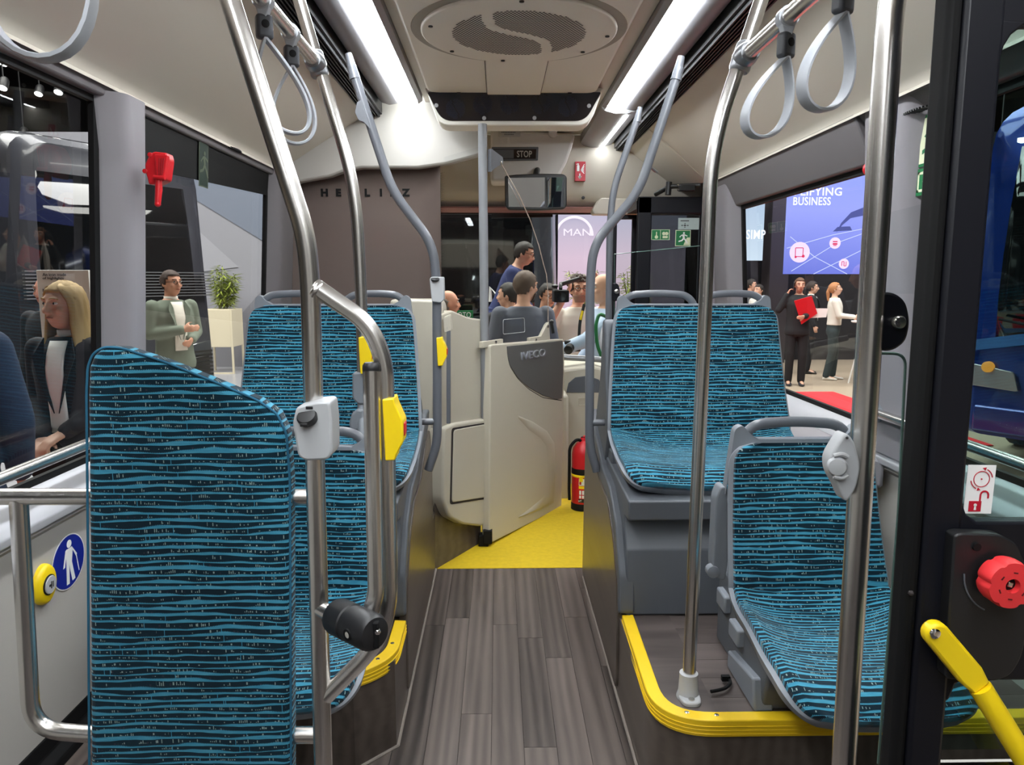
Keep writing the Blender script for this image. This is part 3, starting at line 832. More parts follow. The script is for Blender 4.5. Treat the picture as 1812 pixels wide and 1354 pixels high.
# low seat bases
def low_base(label, x0, y0, s):
    t = thing('seat_pedestal', label, 'seat base', (x0, y0, P_Z))
    b = MB(); b.prism([V((x0, y0 - .16, P_Z)), V((x0, y0 + .22, P_Z)), V((x0, y0 + .22, .52)), V((x0, y0 - .10, .49)), V((x0, y0 - .2, .40))], (s * .26, 0, 0)); obj('pedestal', b, M['box_grey'], t, .008)
    b = MB(); b.prism([V((x0 - s * .02, y0 - .17, P_Z)), V((x0 - s * .02, y0 + .05, P_Z)), V((x0 - s * .02, y0 + .05, P_Z + .05)), V((x0 - s * .02, y0 - .15, P_Z + .08))], (s * .05, 0, 0)); obj('foot_bracket', b, M['shell'], t, .006)
    for dy, dz in ((-.02, .09), (.1, .13)):
        b = MB(); b.b2((x0 - s * .018, y0 + dy, P_Z + dz), (x0 + s * .02, y0 + dy + .08, P_Z + dz + .05)); obj('bracket_lug', b, M['shell'], t, .006)
    return t
low_base('grey pedestal under the single seat on the door side', .655, 1.86, 1)
low_base('grey pedestal under the single seat on the driver side', -.40, 1.98, -1)
# armrest of the single seat
ar = thing('armrest', 'grey folded-up armrest beside the single low seat', 'armrest', (.53, 1.78, .62))
b = MB(); pa = [AY(1276, 862, 1.80), AY(1268, 880, 1.80), AY(1262, 1000, 1.80), AY(1264, 1022, 1.80), AY(1283, 1028, 1.80), AY(1288, 1000, 1.80), AY(1287, 862, 1.80)]
b.prism(round_poly(pa, .012), (0, .05, 0)); obj('arm_pad', b, M['shell'], ar, .008)
b = MB(); b.lathe(AY(1262, 1012, 1.80), (0, -1, 0), [(.016, -.02), (.016, .004), (.010, .006)], 14); obj('hinge_cap', b, M['shell'], ar)
# cable tie left on the platform
ct = MB(); p = [AZ(x, y, P_Z + .01) for x, y in ((1258, 1224), (1270, 1222), (1284, 1218), (1293, 1210), (1291, 1201), (1283, 1200))]
ct.tube(p, .0045, .01, 8); ct.box(AZ(1284, 1200, P_Z + .012), (.022, .012, .014)); o = obj('cable_tie', ct, M['rubber']); tag(o, 'black curled cable tie lying on the platform by the pole foot', 'cable tie')

# yellow step edges
def step_edge(label, path, w=.032, h=.028):
    t = thing('step_edge', label, 'step edge', path[0])
    pts = round_path([V(p) for p in path], .15, 10)
    prof = [(-.004, -.040), (-.004, .004), (w, .006), (w, .001), (.004, -.002), (.004, -.040)]
    rings = []
    for i, p in enumerate(pts):
        a = pts[max(0, i - 1)]; c = pts[min(len(pts) - 1, i + 1)]; d = (c - a).normalized(); nrm = V((-d.y, d.x, 0))
        rings.append([p + nrm * x + V((0, 0, z)) for x, z in prof])
    b = MB(); b.loft(rings); obj('nosing', b, M['yellow_trim'], t, .003)
    for zz in (-.012, -.022, -.032):
        g = MB(); rr = []
        for i, p in enumerate(pts):
            a = pts[max(0, i - 1)]; c = pts[min(len(pts) - 1, i + 1)]; d = (c - a).normalized(); nrm = V((-d.y, d.x, 0)); rr.append(p + nrm * -.0045 + V((0, 0, zz)))
        g.tube(rr, .0016, 0, 6); obj('rib', g, M['yellow_trim'], t)
    L_ = 0
    for a, c in zip(pts, pts[1:]):
        L_ += (c - a).length
        if L_ > .17:
            L_ = 0; d = (c - a).normalized(); nrm = V((-d.y, d.x, 0))
            s_ = MB(); s_.lathe(a + nrm * .018 + V((0, 0, .004)), (0, 0, 1), [(.006, -.002), (.006, .002), (.003, .0028)], 10); obj('screw', s_, M['chrome'], t)
    return t
step_edge('yellow curved step edge around the platform on the door side', [(.398, 2.225, P_Z), (.386, 1.655, P_Z), (1.385, 1.655, P_Z)][::1])
step_edge('yellow step edge on the platform behind the fold-down arm', [(-.95, 1.874, P_Z), (-.40, 1.874, P_Z), (-.298, 1.98, P_Z), (-.298, 2.2, P_Z)])

# --- padded backrest board of the wheelchair bay
YBD = 1.25
out_px = [(160, 1470), (158, 1354), (156, 1000), (153, 700), (155, 650), (164, 626), (184, 614), (215, 616), (290, 640), (380, 676), (455, 708), (490, 732), (507, 768), (513, 850), (514, 1100), (515, 1354), (515, 1470)]
bd = thing('padded_board', 'tall padded board with slanted top covered in blue striped cloth', 'backrest board', AY(335, 1300, YBD))
poly = [AY(x, y, YBD) for x, y in out_px]
b = MB(); b.prism(poly, (0, .045, 0)); o = obj('pad', b, M['fabric'], bd, .012, seg=3)
t0 = total_loc(o)
set_uv(o, [(v.co.x + .13 + (0), v.co.z) for v in o.data.vertices])
lay = o.data.uv_layers['UVMap']
for lp in o.data.loops:
    c = o.data.vertices[lp.vertex_index].co + t0; lay.data[lp.index].uv = (c.x + c.y, c.z + .02)
pp = [AY(x, y, YBD + .004) for x, y in out_px]
b = MB(); b.tube(pp[1:-1], .0022, .01, 8); obj('piping', b, plain('petrol_piping', srgb(34, 96, 124), .9), bd)
# ================================================================== POLES, RAILS, STRAPS
def px_tube(name, pts, Y, r, fillet, mat, parent, seg=18, cap=True):
    b = MB(); b.tube([AY(p[0], p[1], p[2] if len(p) > 2 else Y) for p in pts], r, fillet, seg, cap); return obj(name, b, mat, parent)
# --- big steel frame that carries the padded board
fr = thing('steel_grab_rail', 'large bent steel pole with side loop holding the padded board', 'handrail', AY(560, 1354, YBD))
pole_bottom = AZ(0, 0, 0) if False else None
pA = [AY(378, -90, 1.25), AY(541, 415, 1.25), AY(549, 500, 1.25), AY(572, 1354, 1.25)]
dz = pA[3] - pA[2]; pA[3] = pA[2] + dz * ((pA[2].z - .0) / -dz.z)
b = MB(); b.tube(pA, .0166, .12, 24); obj('pole', b, M['steel'], fr)
b = MB(); b.tube([AY(556, 507, 1.25), AY(652, 572, 1.25), AY(681, 640, 1.25), AY(690, 1118, 1.25), AY(577, 1232, 1.25)], .0152, .10, 22); obj('side_loop', b, M['steel'], fr)
b = MB(); b.tube([AY(-60, 879, 1.277), AY(150, 879, 1.277), AY(556, 880, 1.277)], .0148, 0, 20); obj('cross_tube', b, M['steel'], fr)
b = MB(); b.tube([AY(33, 884, 1.277), AY(56, 1290, 1.277), AY(170, 1301, 1.277), AY(570, 1301, 1.277)], .0152, .16, 22); obj('lower_tube', b, M['steel'], fr)
b = MB(); b.tube([AY(563, 1075, 1.25), AY(606, 1098, 1.215)], .0148, 0, 18); obj('stub', b, M['steel'], fr)
for c, ax in ((AY(548, 508, 1.25), (1, 0, -.7)),):
    b = MB(); b.lathe(c + V((.008, 0, -.004)), ax, [(.0185, 0), (.0198, .004), (.0185, .008)], 20); obj('weld_bead', b, M['steel'], fr)
b = MB(); b.tube([AY(320, 878, 1.30), AY(320, 1240, 1.30)], .014, 0, 12); obj('board_support', b, M['steel'], fr)
# fold-down armrest with its black hinge
fa = thing('folding_armrest', 'steel armrest tube folded up with black round hinge', 'armrest', AY(640, 1110, 1.20))
b = MB(); b.tube([AY(657, 652, 1.235), AY(666, 1050, 1.21), AY(655, 1085, 1.205)], .0148, .04, 20); obj('arm_tube', b, M['steel'], fa)
c0 = AY(657, 652, 1.235); b = MB(); b.lathe(c0, (0, 0, 1), [(.0148, -.006), (.0152, .0), (.0145, .006), (.011, .010)], 20); obj('end_cap', b, M['dark'], fa)
a, c = AY(596, 1090, 1.225), AY(664, 1122, 1.15)
ax = (c - a).normalized(); ln = (c - a).length
b = MB(); b.lathe(a, ax, [(.018, -.006), (.030, .0), (.032, .008), (.032, ln * .38), (.0297, ln * .40), (.0297, ln * .46), (.032, ln * .48), (.0315, ln * .92), (.027, ln), (.011, ln + .004)], 28); obj('hinge_drum', b, M['dark'], fa)
sd = ax.cross(V((0, 0, 1))).normalized(); nrm = -sd if sd.y > 0 else sd
ctr = a + ax * (ln * .70) + nrm * .030
b = MB(); b.lathe(ctr, nrm, [(.010, -.004), (.010, .003), (.007, .003), (.006, -.002)], 16); obj('lock_rim', b, M['rubber'], fa)
b = MB(); b.lathe(ctr, nrm, [(.0055, -.003), (.0055, .003)], 12); obj('lock_pin', b, M['chrome'], fa)
b = MB(); b.box(c + ax * .003, (.010, .012, .045)); obj('drum_slot', b, M['rubber'], fa, .002)
b = MB(); b.ball(c + ax * .006 + V((0, 0, .006)), .006, 10); obj('drum_screw', b, M['chrome'], fa)
# USB box on the big pole
ub = thing('charging_box', 'light grey charging socket box with black cap clamped on steel pole', 'socket box', AY(556, 770, 1.235))
q = [AY(x, y, 1.205) for x, y in ((517, 750), (524, 720), (556, 712), (583, 710), (587, 745), (588, 802), (580, 814), (540, 816), (527, 808))]
b = MB(); b.prism(round_poly(q, .008), (0, .062, 0)); obj('housing', b, M['light_grey'], ub, .007)
cc = AY(543, 737, 1.203); b = MB(); b.lathe(cc, (-.12, -.75, .75), [(.0165, -.008), (.0172, .001), (.015, .004), (.011, .0045)], 22); obj('cap', b, M['dark'], ub)
for dx, dy, dz in ((.004, .006, .014), (-.002, -.010, -.012)):
    b = MB(); b.box(cc + V((dx, dy, dz)), (.012, .010, .005)); obj('cap_tab', b, M['dark'], ub, .001)

def stop_button(label, box_px, Y, depth, red_at, flip=1, group='yellow stop buttons on the poles'):
    x0, y0, x1, y1 = box_px
    t = thing('stop_button', label, 'stop button', AY((x0 + x1) / 2, (y0 + y1) / 2, Y), group)
    W, H_ = x1 - x0, y1 - y0
    f = (lambda u: x0 + W * u) if flip > 0 else (lambda u: x1 - W * u)
    pts = [(f(0), y0 + H_ * .02), (f(.55), y0), (f(.62), y0 + H_ * .10), (f(1), y0 + H_ * .38), (f(1), y0 + H_ * .70), (f(.68), y0 + H_ * .90), (f(.62), y1 - H_ * .01), (f(.15), y1)]
    b = MB(); b.prism(round_poly([AY(px, py, Y) for px, py in pts], .003), (0, depth, 0)); obj('housing', b, M['yellow'], t, .004)
    b = MB(); b.prism([AY(px, py, Y + depth * .2) for px, py in ((f(.96), y0 + H_ * .40), (f(1.10), y0 + H_ * .39), (f(1.10), y0 + H_ * .60), (f(.96), y0 + H_ * .62))], (0, depth * .5, 0)); obj('push_button', b, M['red'], t, .002)
    return t
stop_button('yellow stop button with red push key on the steel side loop', (676, 705, 713, 816), 1.23, .05, 0)

# --- second steel pole, on the low seat
pb = thing('steel_pole', 'slim bent steel pole standing on the handle of the low seat', 'handrail', AY(640, 700, 2.05))
px_tube('pole', [(515, -50), (526, -10), (627, 322), (638, 480), (643, 690)], 2.05, .0165, .14, M['steel'], pb)
b = MB(); q = [AY(x, y, 2.03) for x, y in ((623, 660), (660, 657), (660, 705), (652, 716), (633, 716), (623, 705))]; b.prism(round_poly(q, .008), (0, .045, 0)); obj('pole_socket', b, M['light_grey'] if False else M['shell'], pb, .006)
b = MB(); q = [AY(x, y, 2.02) for x, y in ((622, 732), (632, 724), (642, 726), (644, 745), (640, 762), (620, 762), (617, 750))]; b.prism(round_poly(q, .006), (0, .03, 0)); obj('seat_clamp', b, M['shell'], pb, .006)
b = MB(); b.cyl(AY(640, 712, 2.05), AY(641, 790, 2.0), .012); obj('clamp_stem', b, M['shell'], pb)
stop_button('yellow stop button partly hidden behind the steel side loop', (634, 596, 657, 662), 2.02, .05, 0)

def clamp(name, parent, c, axis_pole, axis_rail, r=.024):
    c = V(c); b = MB(); ap, ar_ = V(axis_pole).normalized(), V(axis_rail).normalized()
    b.lathe(c - ap * .032, ap, [(r - .003, 0), (r, .006), (r, .024), (r + .002, .032), (r, .040), (r, .058), (r - .003, .064)], 22)
    b.lathe(c, ar_, [(r + .001, .0), (r + .003, .02), (r, .045), (r - .003, .05)], 22)
    sd = ap.cross(ar_).normalized()
    b.lathe(c + sd * .0 - ap * .0, -ar_, [(.014, .018), (.014, .03), (.006, .032)], 14)
    return obj(name, b, M['shell'] if False else M['light_clamp'], parent)
M['light_clamp'] = plain('grey_cast_clamp', srgb(140, 142, 146), .3, .6, noise=.02)
# --- overhead rails
rl = thing('overhead_rail', 'steel overhead rail with hanging straps on the driver side', 'handrail', AY(563, 112, 2.05))
cL_ = AY(561, 114, 2.05); dirp = (AY(557, 85, 2.05) - AY(585, 185, 2.05)).normalized()
b = MB(); b.tube([cL_ + V((0, 0, .0)), V((cL_.x, -1.5, cL_.z))], .0165, 0, 18); obj('rail', b, M['steel'], rl)
clamp('clamp', rl, cL_, dirp, (0, -1, 0))
pf = thing('steel_pole', 'tall bent steel pole standing on the door-side platform', 'handrail', AZ(1217, 1222, P_Z))
YFp = 1.76
pts = [AY(1362, -45, YFp), AY(1347, 0, YFp), AY(1259, 258, YFp), AY(1252, 450, YFp), AY(1219, 1205, YFp)]
b = MB(); b.tube(pts, .0165, .14, 20); obj('pole', b, M['steel'], pf)
c = AY(1218, 1215, YFp)
b = MB(); b.lathe(V((c.x, c.y, P_Z)), (0, 0, 1), [(.030, 0), (.030, .006), (.0255, .02), (.0235, .055), (.0235, .068), (.019, .070)], 24); obj('foot', b, M['light_grey'], pf)
b = MB(); b.prism(round_poly([V((c.x - .022, c.y - .05, P_Z)), V((c.x + .022, c.y - .05, P_Z)), V((c.x + .03, c.y, P_Z)), V((c.x - .03, c.y, P_Z))], .02), (0, 0, .014)); obj('foot_flange', b, M['light_grey'], pf, .004)
b = MB(); b.lathe(V((c.x, c.y - .034, P_Z + .014)), (0, 0, 1), [(.008, 0), (.008, .003), (.005, .003)], 12); obj('foot_screw', b, M['steel'], pf)
rr_ = thing('overhead_rail', 'steel overhead rail with hanging straps on the door side', 'handrail', AY(1318, 100, YFp))
cR_ = AY(1315, 102, YFp); dirp2 = (AY(1347, 0, YFp) - AY(1259, 258, YFp)).normalized()
b = MB(); b.tube([cR_, V((cR_.x, -1.5, cR_.z))], .0165, 0, 18); obj('rail', b, M['steel'], rr_)
clamp('clamp', rr_, cR_, dirp2, (0, -1, 0))

# --- straps
def strap(label, rail, y, loop_h=.21, w=.10, tilt=.35, s=1, group='hanging straps on the overhead rails', skew=0.0):
    rx, rz = rail.x, rail.z
    t = thing('hanging_strap', label, 'hanging strap', (rx, y, rz), group)
    band = MB(); rings = []
    # collar round the rail
    n = 20
    b = MB(); b.lathe((rx, y - .011, rz), (0, 1, 0), [(.0175, 0), (.0205, 0), (.0205, .022), (.0175, .022)], 20); obj('rail_band', b, M['strap'], t)
    b = MB(); b.prism([V((rx - .016, y - .010, rz - .008)), V((rx + .016, y - .010, rz - .008)), V((rx + .007, y - .010, rz - .036)), V((rx - .007, y - .010, rz - .036))], (0, .02, 0)); obj('upper_band', b, M['strap'], t, .002)
    bc = V((rx, y, rz - .052))
    b = MB(); R_ = Matrix.Rotation(tilt, 3, 'Z'); b.box(bc, (.034, .024, .048), R_); obj('buckle', b, M['buckle'], t, .007, seg=3)
    b = MB(); b.lathe(bc + R_ @ V((0, -.012, .004)), R_ @ V((0, -1, 0)), [(.008, 0), (.008, .002), (.005, .002)], 12); obj('buckle_stud', b, M['rubber'], t)
    # teardrop loop as a flat band
    dr = R_ @ V((1, 0, 0)); dn = R_ @ V((0, 1, 0)); path = []
    for k in range(41):
        a = k / 40 * 2 * PI                        # 0 = top
        zz = -(1 - math.cos(a)) / 2
        xx = math.sin(a) * (math.sin(a / 2) ** 1.1)
        path.append(bc + V((0, 0, -.02)) + dr * (xx * w * .62 + skew * zz) + V((0, 0, zz * loop_h)))
    for i, p in enumerate(path):
        a = path[max(0, i - 1)]; c = path[min(40, i + 1)]; tn = (c - a).normalized(); nn = tn.cross(dn).normalized()
        h, q = .0035, .0105
        rings.append([p + nn * x + dn * yv for x, yv in ((-h, -q * .7), (-h * .6, -q), (h * .6, -q), (h, -q * .7), (h, q * .7), (h * .6, q), (-h * .6, q), (-h, q * .7))])
    band.loft(rings); obj('loop', band, M['strap'], t)
    return t
yl2 = AX(517, 105, cL_.x).y; yl1 = AX(467, 40, cL_.x).y
strap('grey hanging strap nearest the clamp on the driver-side rail', cL_, 1.80, .175, .105, .5)
strap('grey hanging strap second from the clamp on the driver-side rail', cL_, 1.60, .185, .105, .5, skew=-.05)
strap('grey hanging strap whose loop peeks in at the top edge of the picture', cL_, .82, .262, .12, .1)
strap('grey hanging strap with dark buckle beside the steel pole clamp', cR_, 1.50, .158, .118, .5, skew=.065)
strap('grey hanging strap hanging lower and wider beside the thick steel pole', cR_, 1.26, .158, .118, .5, skew=.045)

# --- grey coated poles
pcx = thing('grey_pole', 'bent grey coated pole with socket box before the brown partition', 'handrail', AY(772, 790, 2.72))
px_tube('pole', [(622, 118), (694, 338), (766, 432), (773, 505), (774, 785), (758, 832)], 2.72, .0168, .07, M['grey_rail'], pcx)
b = MB(); b.tube([AY(616, 95, 2.72), AY(628, 140, 2.72)], lambda t: .012 + .008 * t, 0, 14); obj('top_sleeve', b, M['grey_rail'], pcx)
b = MB(); b.prism(round_poly([AY(x, y, 2.70) for x, y in ((632, 180), (640, 176), (655, 228), (644, 216), (634, 212), (628, 198))], .006), (0, .035, 0)); obj('clip_bracket', b, M['grey_rail'], pcx, .004)
px_tube('side_arm', [(772, 746), (732, 747)], 2.72, .0125, 0, M['grey_rail'], pcx)
b = MB(); b.prism(round_poly([AY(x, y, 2.69) for x, y in ((760, 494), (763, 490), (785, 490), (786, 530), (780, 536), (764, 534))], .006), (0, .05, 0)); obj('socket_box', b, M['light_grey'], pcx, .006)
b = MB(); b.lathe(AY(770, 494, 2.692), (0, -.5, 1), [(.016, -.002), (.016, .003), (.012, .006)], 16); obj('socket_cap', b, M['dark'], pcx)
stop_button('yellow stop button on the grey coated pole', (772, 597, 790, 648), 2.69, .05, 0)
pdx = thing('grey_pole', 'bent grey coated pole ahead of the double seat on the door side', 'handrail', AY(1044, 800, 2.72))
px_tube('pole', [(1203, 120), (1130, 340), (1050, 432), (1044, 505), (1043, 790), (1056, 834)], 2.72, .0168, .07, M['grey_rail'], pdx)
b = MB(); b.tube([AY(1206, 100, 2.72), AY(1196, 142, 2.72)], lambda t: .012 + .008 * t, 0, 14); obj('top_sleeve', b, M['grey_rail'], pdx)
px_tube('side_arm', [(1044, 748), (1084, 748)], 2.72, .0125, 0, M['grey_rail'], pdx)
pex = thing('grey_pole', 'far grey coated pole between the windscreen and the front door', 'handrail', AY(1078, 600, 3.4))
px_tube('pole', [(1130, 205), (1085, 335), (1079, 400), (1076, 640)], 3.4, .0155, .08, M['grey_rail'], pex)
b = MB(); b.tube([AY(1133, 190, 3.4), AY(1127, 216, 3.4)], lambda t: .011 + .007 * t, 0, 14); obj('top_sleeve', b, M['grey_rail'], pex)
b = MB(); b.ball(AY(1072, 600, 3.38), (.03, .02, .07), 14); obj('white_stop_knob', b, M['light_grey'], pex)
b = MB(); b.prism(round_poly([AY(x, y, 3.38) for x, y in ((1084, 500), (1094, 502), (1097, 512), (1097, 526), (1092, 533), (1084, 534))], .012), (0, .02, 0)); obj('glass_clamp', b, M['satin_black'], pex, .004)
b = MB(); b.lathe(AY(1091, 516, 3.378), (0, -1, 0), [(.011, 0), (.011, .006), (.006, .008)], 14); obj('clamp_bolt', b, M['steel'], pex)
# post between cab partition and cab door
pp_ = thing('cab_post', 'straight grey post between brown partition and cab door', 'post', AZ(861, 962, 0))
c = AZ(861, 962, 0); b = MB(); b.cyl((c.x, c.y, 0), (c.x - .010, c.y, 2.085), .0215, seg=20); obj('post', b, plain('light_grey_post_coat', srgb(126, 128, 132), .35, noise=.02), pp_)
POST = V((c.x, c.y, 0))
b = MB(); b.box((c.x - .015, c.y - .02, .03), (.05, .06, .06)); obj('post_foot', b, M['rubber'], pp_, .005)
# --- thick steel pole by the door, with the white push button and glass clamp
pg = thing('steel_pole', 'thick steel pole by the open black door', 'handrail', AY(1493, 1354, 1.08))
YG = 1.08
pG = [AY(1590, -70, YG), AY(1574, 30, YG), AY(1545, 480, YG), AY(1493, 1354, YG)]
d_ = pG[3] - pG[2]; pG[3] = pG[2] + d_ * (pG[2].z / -d_.z)
b = MB(); b.tube(pG, .0182, .06, 24); obj('pole', b, M['steel'], pg)
vb = thing('push_button', 'white pointed oval push button unit on the thick steel pole', 'stop button', AY(1500, 830, 1.04))
b = MB(); q = [AY(x, y, 1.05) for x, y in ((1497, 764), (1512, 780), (1524, 825), (1516, 865), (1497, 893), (1484, 862), (1470, 838), (1468, 812), (1480, 790))]
b.prism(round_poly(q, .012, 6), (0, .03, 0)); obj('housing', b, M['light_grey'], vb, .010, seg=3)
b = MB(); b.lathe(AY(1481, 825, 1.048), (-.35, -1, 0), [(.014, -.004), (.0145, .003), (.012, .007), (.006, .008)], 22); obj('button_dome', b, M['light_grey'], vb)
for dy in (-1, 1):
    b = MB(); b.tube([AY(1475, 825 + dy * 18, 1.046), AY(1490, 825 + dy * 22, 1.044), AY(1500, 825 + dy * 16, 1.044)], .0035, .01, 8); obj('finger_ridge', b, M['light_grey'], vb)
b = MB(); b.ball(AY(1499, 775, 1.047), .0022, 8); obj('pin_hole', b, M['dark'], vb)
# glass screen next to the thick pole
gs = thing('glass_screen', 'clear glass screen with rounded corner beside the thick pole', 'glass screen', AY(1575, 1000, 1.10))
b = MB(); q = [AY(1508, 1354, 1.1), AY(1512, 1000, 1.1), AY(1526, 624, 1.1), AY(1604, 624, 1.1), AY(1590, 900, 1.1), AY(1558, 1354, 1.1)]
b.prism(round_poly(q, [0, 0, 0, .02, 0, 0], 5), (0, .008, 0)); obj('pane', b, M['shield'], gs)
e0, e1 = AY(1602, 645, 1.1), AY(1556, 1354, 1.1)
b = MB(); b.tube([AY(1530, 625, 1.104), AY(1603, 626, 1.104), AY(1590, 900, 1.104), e1 + V((0, .004, 0))], .0022, .02, 8); obj('pane_edge', b, plain('green_glass_edge', srgb(96, 120, 112), .2), gs)
gc = thing('glass_clamp', 'black half-round clamp plate with steel bolt on the thick pole', 'clamp', AY(1580, 570, 1.08))
b = MB(); q = [AY(x, y, 1.07) for x, y in ((1556, 517), (1582, 517), (1604, 532), (1612, 570), (1604, 606), (1580, 622), (1556, 621))]
b.prism(round_poly(q, .012, 5), (0, .02, 0)); obj('plate', b, M['satin_black'], gc, .004)
b = MB(); b.lathe(AY(1588, 570, 1.068), (0, -1, 0), [(.010, -.002), (.0105, .005), (.008, .009), (.004, .0095)], 20); obj('bolt', b, M['steel'], gc)
b = MB()
for dy in (-5, 5): b.ball(AY(1588, 570 + dy, 1.058), .0016, 8)
obj('bolt_holes', b, M['dark'], gc)
# upper glass pane over the clamp
ug = thing('glass_screen', 'upper clear glass pane between the thick pole and the black door', 'glass screen', AY(1600, 450, 1.14))
b = MB(); b.prism([AY(1560, 520, 1.13), AY(1560, 380, 1.13), AY(1645, 358, 1.05), AY(1640, 520, 1.05)], (0, .008, 0)); obj('pane', b, M['shield'], ug)
# window rails
for s, y0, y1, n, par in ((-1, -1.0, 2.28, 'stainless window rail along the driver-side window', None), (1, 1.2, 2.44, 'stainless window rail along the window by the open door', None)):
    w = wl if s < 0 else wr; x = w(.9) - s * .075
    t = thing('window_rail', n, 'handrail', (x, y1, .9))
    b = MB(); b.tube([V((x, y0, .9)), V((x, y1, .9))], .0155, 0, 18); obj('rail', b, M['steel'], t)
    b = MB(); b.tube([V((x, y1 - .01, .9)), V((x + s * .02, y1 + .02, .9)), V((w(.9) + s * .01, y1 + .03, .9))], .02, .02, 14); b.lathe(V((w(.9) - s * .06, y1 + .02, .9)), (-s, 0, 0), [(.035, -.06), (.035, .0), (.028, .004)], 18); obj('end_bracket', b, M['shell'], t)
# front dash rail
fr_ = thing('dash_rail', 'grey rail along the dashboard by the front door', 'handrail', AY(1030, 634, 4.9))
b = MB(); b.tube([AY(990, 632, 4.95), AY(1060, 636, 4.9), AY(1130, 648, 4.75)], .02, .05, 14); obj('rail', b, M['light_clamp'], fr_)
# ================================================================== CAB, FAN UNIT, SIGNS, BLACK DOOR
# --- brown partition behind the driver
YP = 4.10
part = thing('cab_partition', 'glossy brown cab partition with black spaced lettering', 'partition', AY(620, 560, YP))
xa, xb = AY(478, 500, YP).x, AY(738, 500, YP).x
sect = [V((xa, YP, 0)), V((xb, YP, 0))]
for k in range(1, 9):
    t = k / 8 * math.radians(62); sect.append(V((xb + .16 * math.sin(t), YP - .16 * (1 - math.cos(t)), 0)))
b = MB()
b.loft([[V((p.x, p.y, .62)) for p in sect] + [V((p.x, p.y + .014, .62)) for p in sect[::-1]], [V((p.x, p.y, 2.02)) for p in sect] + [V((p.x, p.y + .014, 2.02)) for p in sect[::-1]]])
obj('brown_panel', b, M['brown_glass'], part)
for ch, px in zip('HEULIEZ', (574, 599, 624, 650, 674, 695, 718)):
    lettering(ch, AY(px, 341, YP - .004), .055, M['rubber'], part, height=.042, bold=.0034, name='letter')
# clear side glass between the brown panel and the post, with dotted print border
e_ = sect[-1]
side_t = thing('glass_screen', 'clear cab side glass with dotted black border', 'glass screen', (e_.x, e_.y, 1.3))
ga, gb_ = V((e_.x, e_.y, 0)), V((POST.x - .025, POST.y + .02, 0))
b = MB()
dv = (gb_ - ga).normalized(); nv = V((-dv.y, dv.x, 0)) * .006
zt = 1.985
b.prism([V((ga.x, ga.y, .98)), V((gb_.x, gb_.y, .98)), V((gb_.x, gb_.y, zt)), V((ga.x, ga.y, zt))], nv); obj('pane', b, M['shield'], side_t)
dots = MB()
dn_ = V((dv.y, -dv.x, 0)) * .0015
for i in range(9):
    for j in range(120):
        rad = .0030 * (1 - i / 10)
        cpt = ga + dv * (.004 + i * .0072 + (j % 2) * .0036) + dn_ + V((0, 0, 1.05 + j * .0072))
        dots.add([cpt + dv * (rad * math.cos(PI * q / 2)) + V((0, 0, rad * math.sin(PI * q / 2))) for q in range(4)], [[0, 1, 2, 3]])
o = obj('dotted_print', dots, M['rubber'], side_t); o['kind'] = 'stuff'
# --- beige cabinet under the partition
cab = thing('cab_cabinet', 'beige moulded cab cabinet with small locked hatch', 'cabinet', AY(820, 900, 3.62))
cA = V((-.30, 3.30, 0)); cB = V((POST.x - .03, POST.y + .01, 0)); cdu = (cB - cA).normalized(); cn = V((cdu.y, -cdu.x, 0))
def on_cab(px, py, lift=0.0):
    r = ray(px, py); C0 = V((0, 0, CAM_Z)); p0 = cA + cn * .012; t = (p0 - C0).dot(cn) / r.dot(cn); return C0 + r * t + cn * lift
def cab_poly(name, pts, lift, depth, mat, rr=.02, bev=.01, par=None):
    b = MB(); b.prism(round_poly([on_cab(x, y, lift) for x, y in pts], rr, 5), -cn * depth); return obj(name, b, mat, par or cab, bev, seg=3)
b = MB(); b.prism(round_poly([AY(x, y, 3.36) for x, y in ((690, 530), (778, 531), (784, 545), (784, 905), (690, 890))], .02), (0, .25, 0)); obj('side_block', b, M['cab'], cab, .012, seg=3)
cab_poly('upper_body', [(780, 556), (800, 549), (830, 562), (861, 566), (861, 760), (780, 768)], 0, .10, M['cab'], .015)
cab_poly('lower_body', [(779, 756), (800, 748), (862, 739), (862, 880), (857, 918), (848, 931), (812, 927), (788, 914), (777, 885)], .022, .13, M['cab'], .03, .012)
cab_poly('hatch_gap', [(792, 757), (860, 746), (860, 881), (789, 892)], .0235, .01, M['gap'], .02, 0)
hatch = cab_poly('hatch', [(795, 760), (857, 749), (857, 878), (792, 888)], .027, .012, M['cab'], .02, .004)
for py in (781, 870):
    b = MB(); b.lathe(on_cab(855, py, .028), cn, [(.009, -.002), (.009, .005), (.005, .007)], 14); obj('hatch_lock', b, M['chrome'], hatch)
b = MB(); b.prism([AY(x, y, 3.30) for x, y in ((790, 578), (797, 578), (797, 750), (790, 750))], (.0, .03, 0)); obj('trim_rod', b, M['grey_rail'], cab, .002)
b = MB(); b.prism(round_poly([AY(x, y, 3.30) for x, y in ((784, 562), (797, 556), (800, 585), (786, 590))], .008), (.0, .06, 0)); obj('rod_bracket', b, M['cab'], cab, .004)
b2_ = MB(); b2_.prism([V((-.95, 3.62, 0)), V((-.30, 3.62, 0)), V((-.30, 3.62, .50)), V((-.95, 3.62, .50))], (0, .3, 0)); b2_.prism([V((-.30, 3.30, 0)), V((POST.x - .03, POST.y + .01, 0)), V((POST.x - .03, POST.y + .01, .11)), V((-.30, 3.34, .32))], (-.05, .12, 0))
struct('cab_plinth', b2_, M['wood_side'], plat_l)
# cabinet back part seen behind the double seat
b = MB(); b.b2((-1.1, 3.96, .62), (-.42, 4.04, 1.10)); obj('rear_ledge', b, M['cab'], cab, .02)

